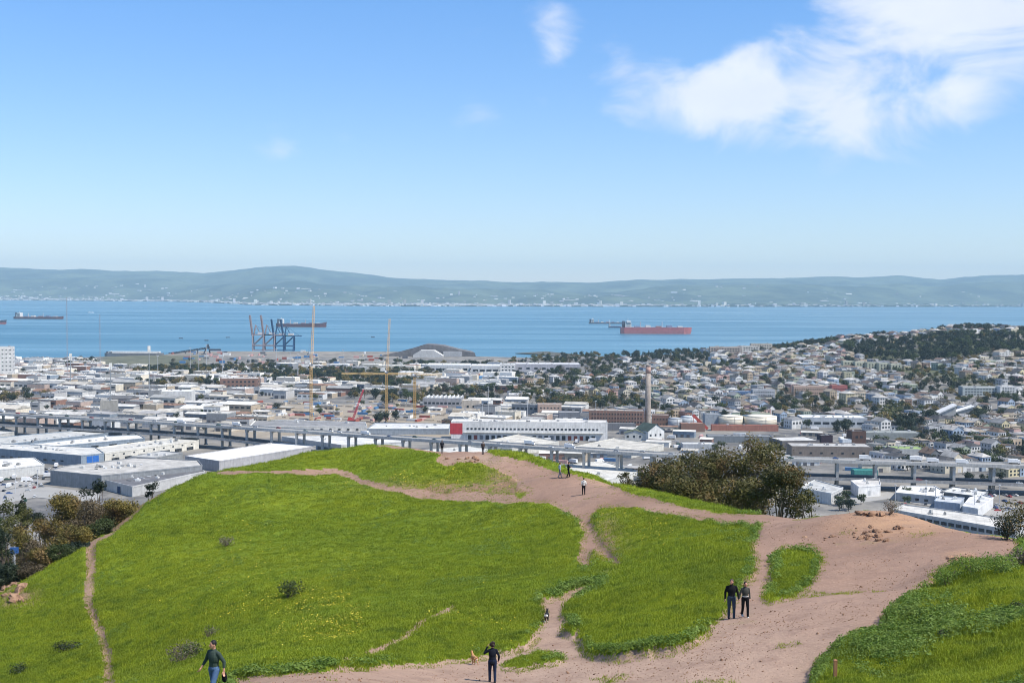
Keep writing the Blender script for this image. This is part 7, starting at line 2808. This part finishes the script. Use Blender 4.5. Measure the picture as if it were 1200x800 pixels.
def dog(label, px, py, yaw, s, col, patches=None, belly=None, tail_up=True):
    p = hillhit(px, py)
    r = empty('dog', p, yaw, label, 'dog', None, (s, s, s))
    mb = MB()
    # nose towards +Y; shoulder height about 0.55 m
    mb.capsule((0, .22, .43), .125, (0, -.02, .43), .110, 12, 1.05)
    mb.capsule((0, -.02, .44), .105, (0, -.26, .455), .098, 12)
    mb.ellipsoid((0, .20, .39), .095, .13, .14)
    mb.capsule((0, .28, .50), .080, (0, .40, .64), .062)
    mb.ellipsoid((0, .43, .67), .064, .078, .062)
    mb.capsule((0, .47, .655), .042, (0, .57, .635), .030)
    for sd in (-1, 1):
        mb.capsule((sd * .048, .40, .715), .022, (sd * .066, .395, .775), .008, 6)
        # front leg: elbow, wrist, paw
        st = .04 * sd
        mb.capsule((sd * .075, .21, .37), .058, (sd * .075, .17 + st, .27), .036)
        mb.capsule((sd * .075, .17 + st, .27), .034, (sd * .073, .20 + st * 2, .12), .024)
        mb.capsule((sd * .073, .20 + st * 2, .12), .023, (sd * .073, .20 + st * 2, .035), .022)
        mb.capsule((sd * .073, .195 + st * 2, .022), .023, (sd * .073, .245 + st * 2, .02), .019)
        # hind leg: knee forward, hock back, upright shank
        mb.capsule((sd * .07, -.25, .42), .078, (sd * .075, -.19 - st, .27), .046)
        mb.capsule((sd * .075, -.19 - st, .27), .042, (sd * .073, -.31 - st * 2, .175), .024)
        mb.capsule((sd * .073, -.31 - st * 2, .175), .023, (sd * .073, -.30 - st * 2, .035), .021)
        mb.capsule((sd * .073, -.30 - st * 2, .022), .022, (sd * .073, -.245 - st * 2, .02), .018)
    if tail_up:
        mb.capsule((0, -.34, .49), .026, (0, -.47, .57), .02, 8)
        mb.capsule((0, -.47, .57), .02, (0, -.50, .68), .012, 8)
    else:
        mb.capsule((0, -.34, .48), .026, (0, -.46, .36), .014, 8)
    remesh(mb.build('body', M['fur'], r, True, col), .011, 3)
    MB().ellipsoid((0, .60, .645), .016, .014, .012, 8, 6).build('nose', M['rubber'], r, True)
    for sd in (-1, 1):
        MB().ellipsoid((sd * .036, .485, .69), .010, .008, .010, 8, 6).build('eye', M['rubber'], r, True)
    if patches:
        for nm, (a, ra, b, rb) in patches:
            o = MB().capsule(a, ra, b, rb, 12).build(nm, M['fur'], r, True, belly)
            remesh(o, .012, 2)


dog('tan short-haired dog standing on the path beside the woman with curly hair', 556, 778.5, R_(24), .76, (.50, .27, .12, 1), [('white_rump', ((0, -.345, .40), .055, (0, -.33, .30), .045))], (.62, .50, .38, 1))
dog('black and white dog trotting away up the dirt path', 640.5, 728, R_(-8), .9, (.018, .018, .020, 1), [('white_saddle', ((-.03, -.30, .46), .085, (.03, -.30, .46), .085)), ('white_foot', ((-.073, -.30, .12), .034, (-.073, -.30, .03), .032)), ('white_foot', ((.073, -.30, .12), .034, (.073, -.30, .03), .032)), ('white_muzzle', ((0, .47, .655), .046, (0, .565, .635), .034))], (.70, .68, .64, 1))

def build_haze():
    t = bpy.data.materials.new('haze')
    t.use_nodes = True
    N = t.node_tree.nodes
    N.clear()
    o = N.new('ShaderNodeOutputMaterial')
    v = N.new('ShaderNodeVolumePrincipled')
    v.inputs['Color'].default_value = (0.56, 0.83, 1.0, 1)
    v.inputs['Density'].default_value = HAZE
    v.inputs['Anisotropy'].default_value = 0.0
    t.node_tree.links.new(v.outputs[0], o.inputs['Volume'])
    mb = MB()
    mb.box(0, 15900, -21, 60000, 32500, 980)
    mb.build('haze', t, kind='stuff', label='thin blue haze over the bay and the far hills', cat='haze')


HAZE = 3.8e-5
build_haze()
